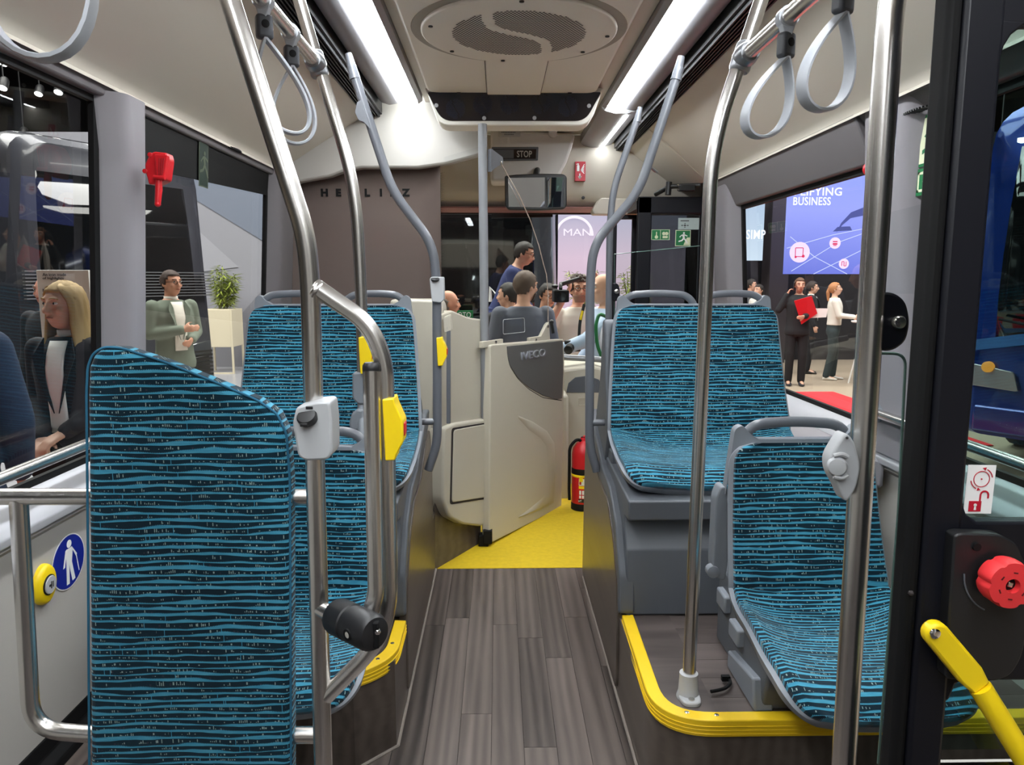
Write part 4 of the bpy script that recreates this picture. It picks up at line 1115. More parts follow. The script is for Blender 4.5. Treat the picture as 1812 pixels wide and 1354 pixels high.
# --- cab door
dA, dB = AZ(864, 964, .0), AZ(991, 894, .0)
dA = V((POST.x + .02, POST.y - .045, 0)); dB = AY(992, 893, 4.27); dB.z = 0
dd_ = (dB - dA); dl = dd_.length; du = dd_.normalized(); dn = V((du.y, -du.x, 0))
def on_door(px, py, lift=0.0):
    r = ray(px, py); C0 = V((0, 0, CAM_Z)); t = (dA - C0).dot(dn) / r.dot(dn); return C0 + r * t + dn * lift
door = thing('cab_door', 'beige cab door with dark inlay and chrome lettering', 'door', dA)
q = [on_door(x, y) for x, y in ((868, 612), (872, 610), (997, 600), (999, 640), (994, 895), (990, 900), (866, 963))]
b = MB(); b.prism(round_poly(q, .012), -dn * .045); leaf = obj('leaf', b, M['cab'], door, .012, seg=3)
ql = [on_door(x, y, .003) for x, y in ((897, 613), (995, 603), (996, 660), (994, 705), (985, 707), (960, 700), (935, 686), (915, 668), (901, 645), (898, 630))]
b = MB(); b.prism(ql, -dn * .008); obj('dark_inlay', b, M['cab_dark'], door, .002)
def door_path(name, pts, r, mat, sub):
    b = MB(); b.tube([on_door(x, y, -.001) for x, y in pts], r, .03, 10); return obj(name, b, mat, sub)
door_path('inlay_gap', [(897, 613), (898, 630), (902, 648), (916, 670), (936, 689), (961, 704), (994, 709)], .0022, M['gap'], door)
rel = [on_door(x, y, .006) for x, y in ((917, 738), (940, 748), (965, 765), (977, 785), (979, 830), (976, 885), (950, 900), (918, 914))]
b = MB()
inner = [on_door(x, y, .0) for x, y in ((917, 740), (935, 760), (957, 776), (967, 790), (969, 830), (966, 876), (946, 893), (918, 915))]
outer = [on_door(x, y, .0) for x, y in ((917, 736), (942, 746), (968, 763), (981, 784), (983, 830), (980, 890), (952, 904), (918, 917))]
b.loft([inner, [p + dn * .002 for p in rel], outer], False, False); obj('relief_crease', b, M['cab'], door, angle=70)
pl_, pr2 = on_door(921, 629, .004), on_door(964, 624.5, .004)
lettering('IVECO', (pl_ + pr2) / 2, .05, plain('bright_chrome_letters', srgb(205, 208, 214), .18, .55, noise=.01), door, right=du, height=.042, width=(pr2 - pl_).length, extrude=.004, bold=.0007)
b = MB(); q = [on_door(x, y, -.015) for x, y in ((858, 605), (895, 600), (895, 612), (858, 617))]; b.prism(q, -dn * .02); obj('glass_bracket', b, M['cab'], door, .003)
b = MB(); q = [on_door(x, y, -.015) for x, y in ((942, 598), (962, 595), (972, 574), (976, 570), (978, 603), (942, 608))]; b.prism(round_poly(q, .006), -dn * .02); obj('glass_bracket', b, M['cab'], door, .003)
for px, py in ((881, 606), (952, 602), (973, 578)):
    b = MB(); b.lathe(on_door(px, py, -.013), dn, [(.009, -.002), (.009, .003), (.005, .004)], 12); obj('bracket_screw', b, M['steel'], door)
b = MB(); b.b2((dA.x - .035, dA.y - .02, .02), (dA.x + .01, dA.y + .03, .09)); obj('lower_hinge', b, M['rubber'], door, .004)
# glass above the cab door, quarter-round outline
gsd = thing('glass_screen', 'clear quarter-round glass over the cab door', 'glass screen', on_door(925, 600))
q = [on_door(x, y, -.022) for x, y in ((876, 606), (875, 262), (880, 268), (900, 300), (925, 345), (945, 390), (960, 435), (968, 468), (973, 485), (976, 520), (976, 600))]
b = MB(); b.prism(q, -dn * .008); obj('pane', b, M['shield'], gsd)
b = MB(); b.tube(q[2:], .0026, 0, 8); obj('pane_edge', b, plain('warm_glass_edge', srgb(176, 160, 148), .25), gsd)
b = MB(); q = [on_door(x, y, -.010) for x, y in ((872, 262), (893, 278), (894, 290), (884, 294), (876, 300), (872, 305))]; b.prism(round_poly(q, .008), -dn * .02); obj('top_bracket', b, M['grey_rail'], gsd, .003)
b = MB(); b.lathe(on_door(889, 288, -.008), dn, [(.008, -.002), (.008, .003), (.004, .004)], 12); obj('bracket_screw', b, M['steel'], gsd)
q = [on_door(x, y, -.036) for x, y in ((901, 566), (938, 563), (939, 588), (901, 592))]
b = MB(); rp_ = round_poly(q, .012); b.tube(rp_ + [rp_[0]], .0018, 0, 6); obj('speech_opening_rim', b, M['light_grey'], gsd)

# --- panel right of the cab door and bin below the dash
pn = thing('dash_column', 'beige column with dark arched top between cab door and extinguisher', 'panel', AY(1003, 895, 4.5))
b = MB(); q = [AY(x, y, 4.42) for x, y in ((992, 700), (1006, 700), (1006, 892), (990, 896))]; b.prism(q, (0, .3, 0)); obj('side_column', b, M['cab'], pn, .015)
b = MB(); q = [AY(x, y, 4.75) for x, y in ((995, 655), (1050, 648), (1090, 660), (1090, 890), (995, 890))]; b.prism(round_poly(q, .03), (0, .25, 0)); obj('rear_panel', b, M['cab'], pn, .015)
b = MB(); q = [AY(x, y, 4.745) for x, y in ((1002, 695), (1006, 678), (1018, 668), (1040, 665), (1060, 672), (1070, 695))]; b.prism(q, (0, .02, 0)); obj('dark_arch', b, M['box_grey'], pn, .003)
b = MB(); q = [AY(x, y, 4.74) for x, y in ((1024, 705), (1036, 705), (1036, 717), (1024, 717))]; b.tube(q + [q[0]], .003, 0, 6); obj('latch_outline', b, M['cab'], pn)

# --- fire extinguisher
ex = thing('fire_extinguisher', 'red fire extinguisher standing by the grey poles', 'fire extinguisher', AZ(1031, 899, .004))
ec = AZ(1031, 899, .004); rE = .068
b = MB(); b.lathe(ec + V((0, 0, .03)), (0, 0, 1), [(rE * .96, 0), (rE, .01), (rE, .30), (rE * .92, .335), (rE * .6, .365), (rE * .3, .38), (.016, .40)], 28); obj('cylinder', b, M['red'], ex)
b = MB(); b.lathe(ec, (0, 0, 1), [(rE * 1.03, 0), (rE * 1.03, .035), (rE * .98, .045)], 28); obj('foot_ring', b, M['rubber'], ex)
b = MB(); b.lathe(ec + V((0, 0, .215)), (0, 0, 1), [(rE * 1.01, 0), (rE * 1.025, .004), (rE * 1.025, .032), (rE * 1.01, .036)], 28); obj('strap', b, M['rubber'], ex)
b = MB(); b.lathe(ec + V((0, 0, .200)), (0, 0, 1), [(rE * 1.01, 0), (rE * 1.03, .002), (rE * 1.03, .014), (rE * 1.01, .016)], 28); b.box(ec + V((-.02, -rE * 1.04, .196)), (.02, .012, .03)); obj('yellow_band', b, M['yellow'], ex)
b = MB(); b.tube([ec + V((0, 0, .40)), ec + V((-.04, -.02, .425)), ec + V((-.085, -.03, .38)), ec + V((-.085, -.03, .12)), ec + V((-.082, -.03, .06))], .009, .05, 12); obj('hose', b, M['rubber'], ex)
b = MB(); b.cyl(ec + V((0, 0, .40)), ec + V((0, 0, .43)), .016); b.tube([ec + V((0, 0, .43)), ec + V((.06, -.01, .46)), ec + V((.10, -.01, .44))], .008, .02, 10); b.tube([ec + V((0, 0, .42)), ec + V((.06, -.01, .425))], .006, 0, 8); obj('lever_valve', b, M['red'], ex)
def on_cyl(a, z, r=rE * 1.004):
    a = a - .38
    return ec + V((r * math.sin(a), -r * math.cos(a), z))
def cyl_label(name, a0, a1, z0, z1, mat, r):
    b = MB(); n = 8
    for k in range(n + 1):
        a = a0 + (a1 - a0) * k / n; b.v += [on_cyl(a, z0, r), on_cyl(a, z1, r)]
    b.f = [[2 * k, 2 * k + 2, 2 * k + 3, 2 * k + 1] for k in range(n)]; return obj(name, b, mat, ex)
cyl_label('label_print', -.1, .55, .155, .195, M['white'], rE * 1.006)
cyl_label('label_print', -.1, .55, .135, .152, M['yellow'], rE * 1.006)
cyl_label('label_print', -.05, .12, .10, .125, M['white'], rE * 1.006); cyl_label('label_print', .2, .5, .10, .125, M['white'], rE * 1.006)
cyl_label('label_print', -.05, .12, .078, .095, M['white'], rE * 1.006); cyl_label('label_print', .2, .5, .078, .095, M['white'], rE * 1.006)
cyl_label('label_print', -.1, .5, .052, .074, M['dark'], rE * 1.006)
lettering('HTB', on_cyl(.1, .063, rE * 1.02), .016, M['white'], ex, right=(1, .1, 0), name='lettering')
cyl_label('label_print', -.05, .12, .16, .19, M['red_sign'], rE * 1.010)

# --- fan unit
YFU = 3.63
fu = thing('fan_unit', 'dark fan panel with five swirl vents hanging at the end of the ceiling panel', 'fan unit', AY(910, 190, YFU))
tl, tr_, br, bl_ = AY(756, 163, YFU), AY(1064, 163, YFU), AY(1036, 214, 3.70), AY(782, 214, 3.70)
q = round_poly([tl, tr_, br, bl_], [.01, .01, .05, .05], 6)
b = MB(); b.prism([p + V((0, .012, -.006)) for p in [tl + V((-.012, 0, .03)), tr_ + V((.012, 0, .03))] + round_poly([tl, tr_ + V((.014, 0, 0)), br + V((.016, 0, -.014)), bl_ + V((-.016, 0, -.014))], [0, 0, .055, .055], 6)[2:]], (0, .14, .0)); obj('body', b, M['ceiling'], fu, .006)
b = MB(); b.prism(q, (0, .02, 0)); obj('dark_panel', b, M['smoked'], fu)
fx = (tr_ - tl).normalized(); fu_up = ((tl + tr_) / 2 - (bl_ + br) / 2).normalized()
fpl = Plate((tl + tr_ + br + bl_) / 4, fx, fu_up)
ventm = plain('navy_vent_mesh', srgb(30, 34, 52), .6); 
def on_fan(px, py):
    r = ray(px, py); C0 = V((0, 0, CAM_Z)); t = (fpl.o - C0).dot(fpl.n) / r.dot(fpl.n); p = C0 + r * t; return ((p - fpl.o).dot(fpl.r), (p - fpl.o).dot(fpl.u))
for px, py in ((806, 191), (854, 184), (902, 184), (956, 184), (1005, 190)):
    cx_, cy_ = on_fan(px, py); R_ = .048
    for sg in (-1, 1):
        vent = MB(); n = 0
        for i in range(-7, 8):
            for j in range(-8, 9):
                x = i * .0072 + (j % 2) * .0036; y = j * .0064
                if math.hypot(x / .95, y) > R_: continue
                s_ = .012 * math.tanh(-y / .012)
                if (x - s_) * sg < .0035: continue
                fpl.disc(vent, cx_ + x, cy_ + y, .0028, .0005, .0008, 6); n += 1
        o = obj('swirl_vent', vent, ventm, fu); o['kind'] = 'stuff'
for px, py in ((772, 184), (857, 208), (946, 209), (1042, 189)):
    x, y = on_fan(px, py); b = MB(); fpl.disc(b, x, y, .0095, .0, .004, 14); fpl.disc(b, x, y, .004, .004, .001, 8); obj('screw', b, M['light_grey'], fu)
for px in (812, 1008, 911):
    b = MB(); b.box(AY(px, 165 if px != 911 else 156, 3.60), (.018, .012, .006)); obj('clip', b, M['dark'], fu)
# ceiling panel front edge pieces hanging over the fan unit
for x0, x1, yy in ((757, 858, 160), (966, 1064, 160)):
    pass

# --- driver display STOP
YS = 4.78
sd_ = thing('stop_display', 'grey stop display panel hanging above the windscreen', 'display', AY(940, 270, YS))
q = [AY(x, y, YS) for x, y in ((868, 228), (1019, 236), (1012, 262), (1003, 288), (990, 312), (975, 318), (868, 322))]
b = MB(); b.prism(round_poly(q, .03, 4), (0, .26, 0)); obj('hood', b, M['light_clamp'] if False else plain('dim_grey_hood', srgb(206, 203, 200), .5, noise=.02), sd_, .02, seg=3)
q = [AY(x, y, YS - .006) for x, y in ((870, 260), (953, 260), (952, 284), (870, 285))]
b = MB(); b.prism(round_poly(q, .006), (0, .02, 0)); obj('frame', b, M['box_grey'], sd_, .003)
q = [AY(x, y, YS - .009) for x, y in ((873, 264), (949, 264), (948, 281), (873, 281))]
b = MB(); b.prism(q, (0, .006, 0)); obj('screen', b, M['smoked'], sd_)
q = [AY(x, y, YS - .011) for x, y in ((873, 265), (909, 265), (909, 280), (873, 280))]
b = MB(); b.prism(q, (0, .003, 0)); obj('blank_field', b, M['box_grey'], sd_)
lettering('STOP', AY(928, 272.5, YS - .013), .06, plain('dull_sign_letters', srgb(176, 176, 172), .5), sd_, width=AY(941, 272, YS).x - AY(914.5, 272, YS).x, height=.040, bold=.0008)
q = [AY(x, y, YS - .01) for x, y in ((882, 231), (921, 231), (921, 241), (882, 241))]; b = MB(); b.prism(round_poly(q, .003), (0, .01, 0)); obj('name_plate', b, M['light_grey'], sd_, .001)
b = MB(); pl = Plate(AY(901, 236, YS - .0105), (1, 0, 0), (0, 0, 1))
for k in range(9): pl.rect(b, -.048 + k * .010, .004, -.041 + k * .010, .010)
for k in range(6): pl.rect(b, -.03 + k * .010, -.010, -.023 + k * .010, -.004)
obj('plate_print', b, M['box_grey'], sd_)
b = MB(); b.lathe(AY(978, 236, YS - .004), (0, -1, 0), [(.028, -.01), (.028, .01), (.02, .014)], 16); obj('knob_cover', b, bpy.data.materials['dim_grey_hood'], sd_)

# --- interior mirror
YM = 4.55
mi = thing('interior_mirror', 'black framed wide interior mirror above the windscreen', 'mirror', AY(948, 340, YM))
q = [AY(x, y, YM) for x, y in ((893, 311), (912, 309), (950, 307), (997, 308), (1003, 312), (1003, 365), (998, 370), (950, 372), (900, 371), (894, 364))]
b = MB(); b.prism(round_poly(q, .012), (0, .06, 0)); obj('housing', b, M['dark'], mi, .012, seg=3)
mm, nt_, N_, L_, p_ = _nt('mirror_silver'); p_.inputs['Metallic'].default_value = 1; p_.inputs['Roughness'].default_value = .02; p_.inputs['Base Color'].default_value = (.8, .8, .8, 1)
q = [AY(x, y, YM - .004 - (.022 if y < 330 else 0)) for x, y in ((899, 315), (964, 314), (964, 367), (900, 366))]; b = MB(); b.prism(q, (0, .01, 0)); obj('mirror_glass', b, mm, mi)
q = [AY(x, y, YM - .006 - (.030 if y < 330 else 0)) for x, y in ((969, 314), (998, 314), (998, 366), (969, 367))]; b = MB(); b.prism(q, (0.0, .01, 0)); obj('mirror_glass', b, mm, mi)
b = MB(); b.tube([AY(948, 312, YM + .04), AY(950, 303, YM + .10), AY(952, 300, YM + .4)], .02, .03, 12); obj('mirror_arm', b, M['dark'], mi)

# --- signs on the front header: red extinguisher sign
def plate_at(center, right=(1, 0, 0), up=(0, 0, 1)): return Plate(center, right, up)
fs = thing('extinguisher_sign', 'small red extinguisher sign on the front header', 'sign', AY(1027, 303, 4.955))
pc_ = AY(1027, 303, 4.955); w_ = (AY(1036, 303, 4.955) - AY(1018, 303, 4.955)).x; h_ = (AY(1027, 286, 4.955) - AY(1027, 320, 4.955)).z
pl = plate_at(pc_); b = MB(); pl.rect(b, -w_ / 2, -h_ / 2, w_ / 2, h_ / 2, -.05, .051); obj('sign_plate', b, M['red_sign'], fs)
b = MB(); pl.rect(b, -w_ * .34, -.0, -w_ * .10, h_ * .30, .001); pl.rect(b, -w_ * .28, h_ * .30, -w_ * .16, h_ * .40, .001); pl.line(b, [(-w_ * .2, h_ * .4), (-w_ * .42, h_ * .35)], .004, .001)
for k in range(5): pl.line(b, [(w_ * .05, h_ * (.05 + .0 * k)), (w_ * .38, h_ * (.36 - .12 * k))], .005, .001)
pl.line(b, [(-w_ * .05, -h_ * .12), (-w_ * .05, -h_ * .36)], .008, .001); pl.poly(b, [(-w_ * .25, -h_ * .26), (-w_ * .05, -h_ * .42), (w_ * .15, -h_ * .26)], .001)
obj('sign_print', b, M['white'], fs)
b = MB(); b.lathe(AY(1032, 350, 4.985), (0, -1, 0), [(.011, -.01), (.011, .004), (.007, .005)], 14); o = obj('header_plug', b, M['dark']); tag(o, 'small black plug in the beige front header', 'plug')

# --- red emergency hammer on the pillar
hm = thing('emergency_hammer', 'red emergency hammer in its red holder on the pale pillar', 'emergency hammer', AY(274, 310, 2.30))
YH = 2.31
b = MB(); q = [AY(x, y, YH) for x, y in ((256, 290), (264, 272), (272, 268), (294, 270), (297, 282), (292, 318), (276, 326), (262, 326), (261, 318), (256, 302))]; b.prism(round_poly(q, .006), (0, .05, 0)); obj('holder', b, M['red'], hm, .006)
b = MB(); q = [AY(x, y, YH - .012) for x, y in ((273, 273), (296, 274), (290, 316), (277, 316))]; b.prism(round_poly(q, .004), (0, .02, 0)); obj('hammer_head', b, M['red'], hm, .004)
b = MB()
for k in range(3): b.tube([AY(282 + k * 4, 280, YH - .014), AY(281 + k * 3, 310, YH - .014)], .0018, 0, 6)
obj('ridge', b, plain('dark_red_ridge', srgb(150, 14, 24), .5), hm)
b = MB(); b.tube([AY(281, 312, YH - .002), AY(281, 335, YH - .004), AY(279, 362, YH - .006)], lambda t: .0085 + .002 * math.sin(t * PI), 0, 14, True); b.ball(AY(279, 361, YH - .006), .0095, 12); obj('hammer_handle', b, M['red'], hm)
b = MB(); b.tube([AY(272, 313, YH - .014), AY(292, 315, YH - .014)], .006, 0, 10); obj('clip_ring', b, M['red'], hm)
b = MB(); b.lathe(AY(266, 274, YH), (0, -1, 0), [(.007, -.004), (.007, .004), (.004, .005)], 10); b.lathe(AY(257, 303, YH), (0, -1, 0), [(.007, -.004), (.007, .004), (.004, .005)], 10); obj('holder_screw_lug', b, M['red'], hm)

# --- round blue sticker and yellow request button on the white wall panel
def wall_plate(px, py, side):
    x = -1.205 if side < 0 else 1.36
    c = AX(px, py, x); c.x = (wl(c.z) + .013) if side < 0 else (wr(c.z) - .013)
    c = AX(px, py, c.x); return Plate(c, (0, 1, 0) if side < 0 else (0, -1, 0), (.065, 0, 1) if side < 0 else (-.065, 0, 1))
pl = wall_plate(121, 994, -1)
st = thing('round_sticker', 'round blue sticker with white figure holding a cane on white wall panel', 'sticker', pl.o)
b = MB(); pl.disc(b, 0, 0, .080, 0, .0008, 40); obj('white_rim', b, M['white'], st)
b = MB(); pl.disc(b, 0, 0, .0765, .0006, .0008, 40); obj('blue_disc', b, M['blue_sign'], st)
b = MB()
pl.disc(b, .002, .052, .0115, .0014, .0006, 18)
pl.poly(b, [(-.014, .038), (.016, .040), (.019, .030), (.014, -.005), (-.012, -.005), (-.014, .02)], .0014)
pl.poly(b, [(-.016, .036), (-.009, .040), (-.020, -.010), (-.028, -.012)], .0014)
pl.poly(b, [(.012, .040), (.018, .036), (.040, .010), (.035, .004)], .0014)
pl.poly(b, [(-.012, -.004), (.001, -.004), (.002, -.066), (-.012, -.066)], .0014)
pl.poly(b, [(.001, -.004), (.014, -.004), (.030, -.060), (.016, -.063), (.004, -.02)], .0014)
pl.line(b, [(.036, .008), (.050, -.045)], .003, .0014)
obj('white_figure', b, M['white'], st)
pl = wall_plate(75, 1034, -1)
yb = thing('request_button', 'yellow oval request button on the white wall panel', 'stop button', pl.o)
b = MB(); R0 = pl
rings = []
for (sc_, lf) in ((1.0, -.004), (1.0, .006), (.92, .014), (.78, .018)):
    rings.append([pl.p(.043 * sc_ * math.cos(2 * PI * k / 30), .056 * sc_ * math.sin(2 * PI * k / 30), lf) for k in range(30)])
b.loft(rings); obj('yellow_base', b, M['yellow'], yb)
b = MB(); pl.disc(b, 0, 0, .027, .018, .002, 26, .028); obj('dark_ring', b, M['dark'], yb)
b = MB(); pl.disc(b, 0, 0, .024, .020, .004, 26, .025); obj('push_face', b, M['light_grey'], yb, .002)
b = MB(); pl.line(b, [(-.009, 0), (-.001, .0)], .006, .024, .001); pl.line(b, [(0, -.010), (0, .010)], .003, .024, .001); pl.line(b, [(.007, -.008), (.007, .008)], .003, .024, .001); obj('push_symbol', b, M['dark'], yb)

# --- running figure on green exit signs
def exit_figure(pl, b, s, l):
    P_ = lambda *pts: pl.poly(b, [(x * s, y * s) for x, y in pts], l)
    pl.disc(b, .05 * s, .34 * s, .065 * s, l, .0006, 14)
    P_((-.08, .24), (.08, .27), (.12, .02), (.0, -.02))
    P_((-.08, .24), (-.04, .20), (-.20, .08), (-.16, .03), (-.26, .08))
    P_((.06, .26), (.10, .18), (.28, .10), (.30, .16), (.14, .24))
    P_((0, 0), (.12, 0), (.26, -.18), (.34, -.34), (.26, -.36), (.16, -.20))
    P_((0, .02), (.08, -.06), (-.06, -.20), (-.30, -.26), (-.30, -.18), (-.10, -.12))
def exit_sign(name, label, pl, w, h, parts='man', parent=None):
    t = thing(name, label, 'sign', pl.o)
    b = MB(); pl.rect(b, -w / 2, -h / 2, w / 2, h / 2, 0, .001); obj('border', b, M['cream'], t)
    b = MB(); pl.rect(b, -w * .46, -h * .46, w * .46, h * .46, .001); obj('green_field', b, M['green'], t)
    return t

# --- front door leaf (black, folded inward) with its stickers
YD = 4.52
fd = thing('front_door_leaf', 'black framed glass leaf of the front door standing open', 'door', AY(1185, 760, YD))
xl, xr_, zt_, zb_ = AY(1126, 500, YD).x, AY(1246, 500, YD).x, AY(1180, 348, YD).z, .05
b = MB()
for r_ in ((xl, xl + .085, zb_, zt_), (xr_ - .03, xr_, zb_, zt_), (xl, xr_, zt_ - .10, zt_), (xl, xr_, zb_, zb_ + .12)):
    b.b2((r_[0], YD, r_[2]), (r_[1], YD + .04, r_[3]))
obj('frame', b, M['satin_black'], fd, .006)
b = MB(); b.b2((xl + .08, YD + .015, .1), (xr_ - .02, YD + .022, zt_ - .08)); obj('pane', b, glass('dark_tinted_glass', (.28, .31, .31), 1.5, 1.0), fd)
pl = Plate(AY(1208.5, 421.5, YD + .012), (1, 0, 0), (0, 0, 1)); px1 = AY(1209, 421, YD).x - AY(1208, 421, YD).x
t = exit_sign('exit_sign', 'green running figure exit sign on the front door glass', pl, px1 * 27, px1 * 28)
b = MB(); pl.poly(b, [(px1 * 1, -px1 * 12), (px1 * 12, -px1 * 12), (px1 * 12, px1 * 1), (px1 * 7, px1 * 1), (px1 * 4, -px1 * 5)], .0016); obj('door_field', b, M['cream'], t)
b = MB(); exit_figure(pl, b, px1 * 26, .0022); obj('figure', b, M['white'], t)
pl = Plate(AY(1168.5, 415.5, YD + .012), (1, 0, 0), (0, 0, 1))
t = exit_sign('emergency_sign', 'small green twin-field emergency sign left of the running figure', pl, px1 * 33, px1 * 18)
b = MB(); pl.line(b, [(0, -px1 * 8), (0, px1 * 8)], px1 * .8, .0016); pl.disc(b, -px1 * 7, -px1 * 4, px1 * 3, .0016); pl.line(b, [(-px1 * 7, -px1 * 2), (-px1 * 7, px1 * 5)], px1 * 1.6, .0016)
pl.disc(b, px1 * 6, px1 * 2, px1 * 3, .0016); pl.disc(b, px1 * 11, px1 * 2, px1 * 3, .0016); pl.rect(b, px1 * 4, -px1 * 6, px1 * 13, -px1 * 2, .0016); obj('figure', b, M['cream'], t)
pl = Plate(AY(1217, 396, YD + .012), (1, 0, 0), (0, 0, 1))
t = thing('notice_label', 'pale transparent notice with arrows above the running figure sign', 'sign', pl.o)
b = MB(); pl.rect(b, -px1 * 17, -px1 * 10, px1 * 20, px1 * 10); obj('label_sheet', b, plain('pale_sheet', srgb(168, 182, 180), .5), t)
b = MB(); pl.line(b, [(-px1 * 13, px1 * 5), (px1 * 2, px1 * 5)], px1 * 1.5, .001)
pl.line(b, [(-px1 * 10, px1 * -3), (px1 * 0, px1 * -3)], px1 * .8, .0012); pl.disc(b, -px1 * 5, -px1 * 3, px1 * 1.6, .0012)
for sx in (-1, 1): pl.poly(b, [(-px1 * 5 + sx * px1 * 7, -px1 * 3), (-px1 * 5 + sx * px1 * 4.5, -px1 * 1.5), (-px1 * 5 + sx * px1 * 4.5, -px1 * 4.5)], .0012)
pl.poly(b, [(-px1 * 5, px1 * 1.5), (-px1 * 6.5, -px1 * .5), (-px1 * 3.5, -px1 * .5)], .0012); pl.poly(b, [(-px1 * 5, -px1 * 7.5), (-px1 * 6.5, -px1 * 5.5), (-px1 * 3.5, -px1 * 5.5)], .0012)
obj('label_print', b, M['dark'], t)
# second leaf / side light between windscreen and leaf
sdl = thing('front_door_leaf', 'narrow black door leaf with pale glass next to the windscreen', 'door', AY(1108, 640, 4.95))
b = MB()
x0, x1 = AY(1084, 400, 4.95).x, AY(1130, 400, 4.95).x; zt2 = AY(1108, 388, 4.95).z
for r_ in ((x0, x0 + .03, .1, zt2 + .06), (x1 - .04, x1, .1, zt2 + .06), (x0, x1, zt2, zt2 + .06), (x0, x1, .1, .3)): b.b2((r_[0], 4.95, r_[2]), (r_[1], 4.99, r_[3]))
obj('frame', b, M['satin_black'], sdl, .005)
b = MB(); b.b2((x0 + .02, 4.965, .2), (x1 - .02, 4.972, zt2 + .02)); obj('pane', b, M['clear'], sdl)
# low glass screen by the front door
lg = thing('glass_screen', 'low clear glass screen between far grey pole and white pillar', 'glass screen', AY(1160, 600, 3.42))
b = MB(); b.prism([AY(1087, 640, 3.42), AY(1087, 451, 3.42), AY(1238, 436, 3.42), AY(1238, 640, 3.42)], (0, .006, 0)); obj('pane', b, M['shield'], lg)
b = MB(); b.tube([AY(1087, 560, 3.418), AY(1087, 450, 3.418), AY(1238, 435, 3.418)], .002, .0, 6); obj('pane_edge', b, bpy.data.materials['green_glass_edge'], lg)

# --- inward-swung black door by the camera
YL = .95
dk = thing('open_door_leaf', 'open black door leaf with red release knob and yellow grab bar', 'door', AY(1640, 1354, YL))
def leaf_poly(pts, y, t, name, mat, bevel=0, rr=0, parent=dk):
    q = [AY(x, yy, y) for x, yy in pts]
    if rr: q = round_poly(q, rr, 5)
    b = MB(); b.prism(q, (0, t, 0)); return obj(name, b, mat, parent, bevel)
# vertical profile: straight in space
pL0, pL1 = AY(1682, 0, YL), AY(1580, 1354, YL)
XL = lambda z, dx=0: pL0.x + (pL1.x - pL0.x) * (z - pL0.z) / (pL1.z - pL0.z) + dx
def vbar(name, x0, x1, y, t, mat, z0=.02, z1=2.02, bevel=.004):
    b = MB(); b.prism([V((XL(z0, x0), y, z0)), V((XL(z0, x1), y, z0)), V((XL(z1, x1), y, z1)), V((XL(z1, x0), y, z1))], (0, t, 0)); return obj(name, b, mat, dk, bevel)
wpx = (AY(1640, 900, YL).x - AY(1639, 900, YL).x)
vbar('edge_seal', 0, wpx * 27, YL + .004, .035, M['rubber'], bevel=.008)
vbar('stile', wpx * 26, wpx * 92, YL, .03, M['satin_black'], bevel=.006)
xs = AY(1700, 900, YL).x
pan = [(1768, -60), (1812 + 330, -60), (1812 + 330, 30), (1790, 26), (1768, 40)]
b = MB(); b.b2((XL(1.9, wpx * 80), YL + .002, 1.665), (XL(1.9, wpx * 80) + .52, YL + .028, 2.02)); xk = XL(1.66, wpx * 90); b.prism([V((xk - .01, YL + .002, 1.67)), V((xk - .01, YL + .002, 1.62)), V((xk, YL + .002, 1.62)), V((xk + .004, YL + .002, 1.638)), V((xk + .012, YL + .002, 1.652)), V((xk + .026, YL + .002, 1.663)), V((xk + .045, YL + .002, 1.667))], (0, .026, 0)); obj('top_rail', b, M['satin_black'], dk, .006)
x0 = XL(.8, wpx * 80); zt_b = AY(1760, 925, YL).z; zb_b = AY(1700, 1205, YL).z
x_end = x0 + .5
# middle block with rounded window corners above and below
leaf_poly([(1690, 1354 - 1354 + 890), (1705, 892), (1712, 912), (1730, 924), (1800, 924), (2300, 924), (2300, 1205), (1710, 1205), (1692, 1212), (1680, 1240), (1660, 1250)], YL + .002, .026, 'lock_rail', M['satin_black'], .004)
vbar('hinge_stile', .50, .56, YL, .03, M['satin_black'])
b = MB(); b.b2((x0 - .1, YL + .002, .02), (x_end, YL + .028, .14)); obj('bottom_rail', b, M['satin_black'], dk, .006)
b = MB(); b.b2((XL(.9, wpx * 60), YL + .012, .68), (x_end + .02, YL + .018, 1.95)); obj('pane', b, glass('greenish_door_glass', (.62, .74, .72), 1.5, 1.0), dk)
b = MB(); b.b2((XL(.5, wpx * 60), YL + .012, .1), (x_end + .02, YL + .018, .66)); obj('pane', b, glass('reflection_green_door_glass', (.16, .22, .20), 1.5, 1.3), dk)  # dark green tint stands in for reflections on the lower pane
# knob plate
leaf_poly([(1689, 948), (1700, 944), (1770, 946), (1800, 962), (1816, 1000), (1816, 1130), (1808, 1165), (1790, 1195), (1765, 1206), (1672, 1203)], YL - .02, .022, 'knob_plate', M['dark'], .008, .01)
kc = AY(1768, 1023, YL - .03)
b = MB(); n = 64; ring = []
for (rs, l) in ((.96, .0), (1.0, .006), (1.0, .020), (.94, .026), (.30, .027), (.26, .018)):
    ring.append([kc + V((math.cos(2 * PI * k / n) * .0325 * rs * (1 - (.09 * max(0, math.cos(6 * 2 * PI * k / n + .5)) ** 4 if rs > .5 else 0)), -l, math.sin(2 * PI * k / n) * .0325 * rs * (1 - (.09 * max(0, math.cos(6 * 2 * PI * k / n + .5)) ** 4 if rs > .5 else 0)))) for k in range(n)])
b.loft(ring); knob = obj('release_knob', b, M['knob_red'], dk)
b = MB(); b.lathe(kc + V((0, -.017, 0)), (0, -1, 0), [(.0085, 0), (.0085, .002), (.004, .002)], 18); obj('knob_hub', b, M['rubber'], knob)
b = MB(); b.box(kc + V((0, -.020, 0)), (.007, .005, .007), Matrix.Rotation(.3, 3, 'Y')); obj('spindle', b, M['chrome'], knob, .001)
b = MB()
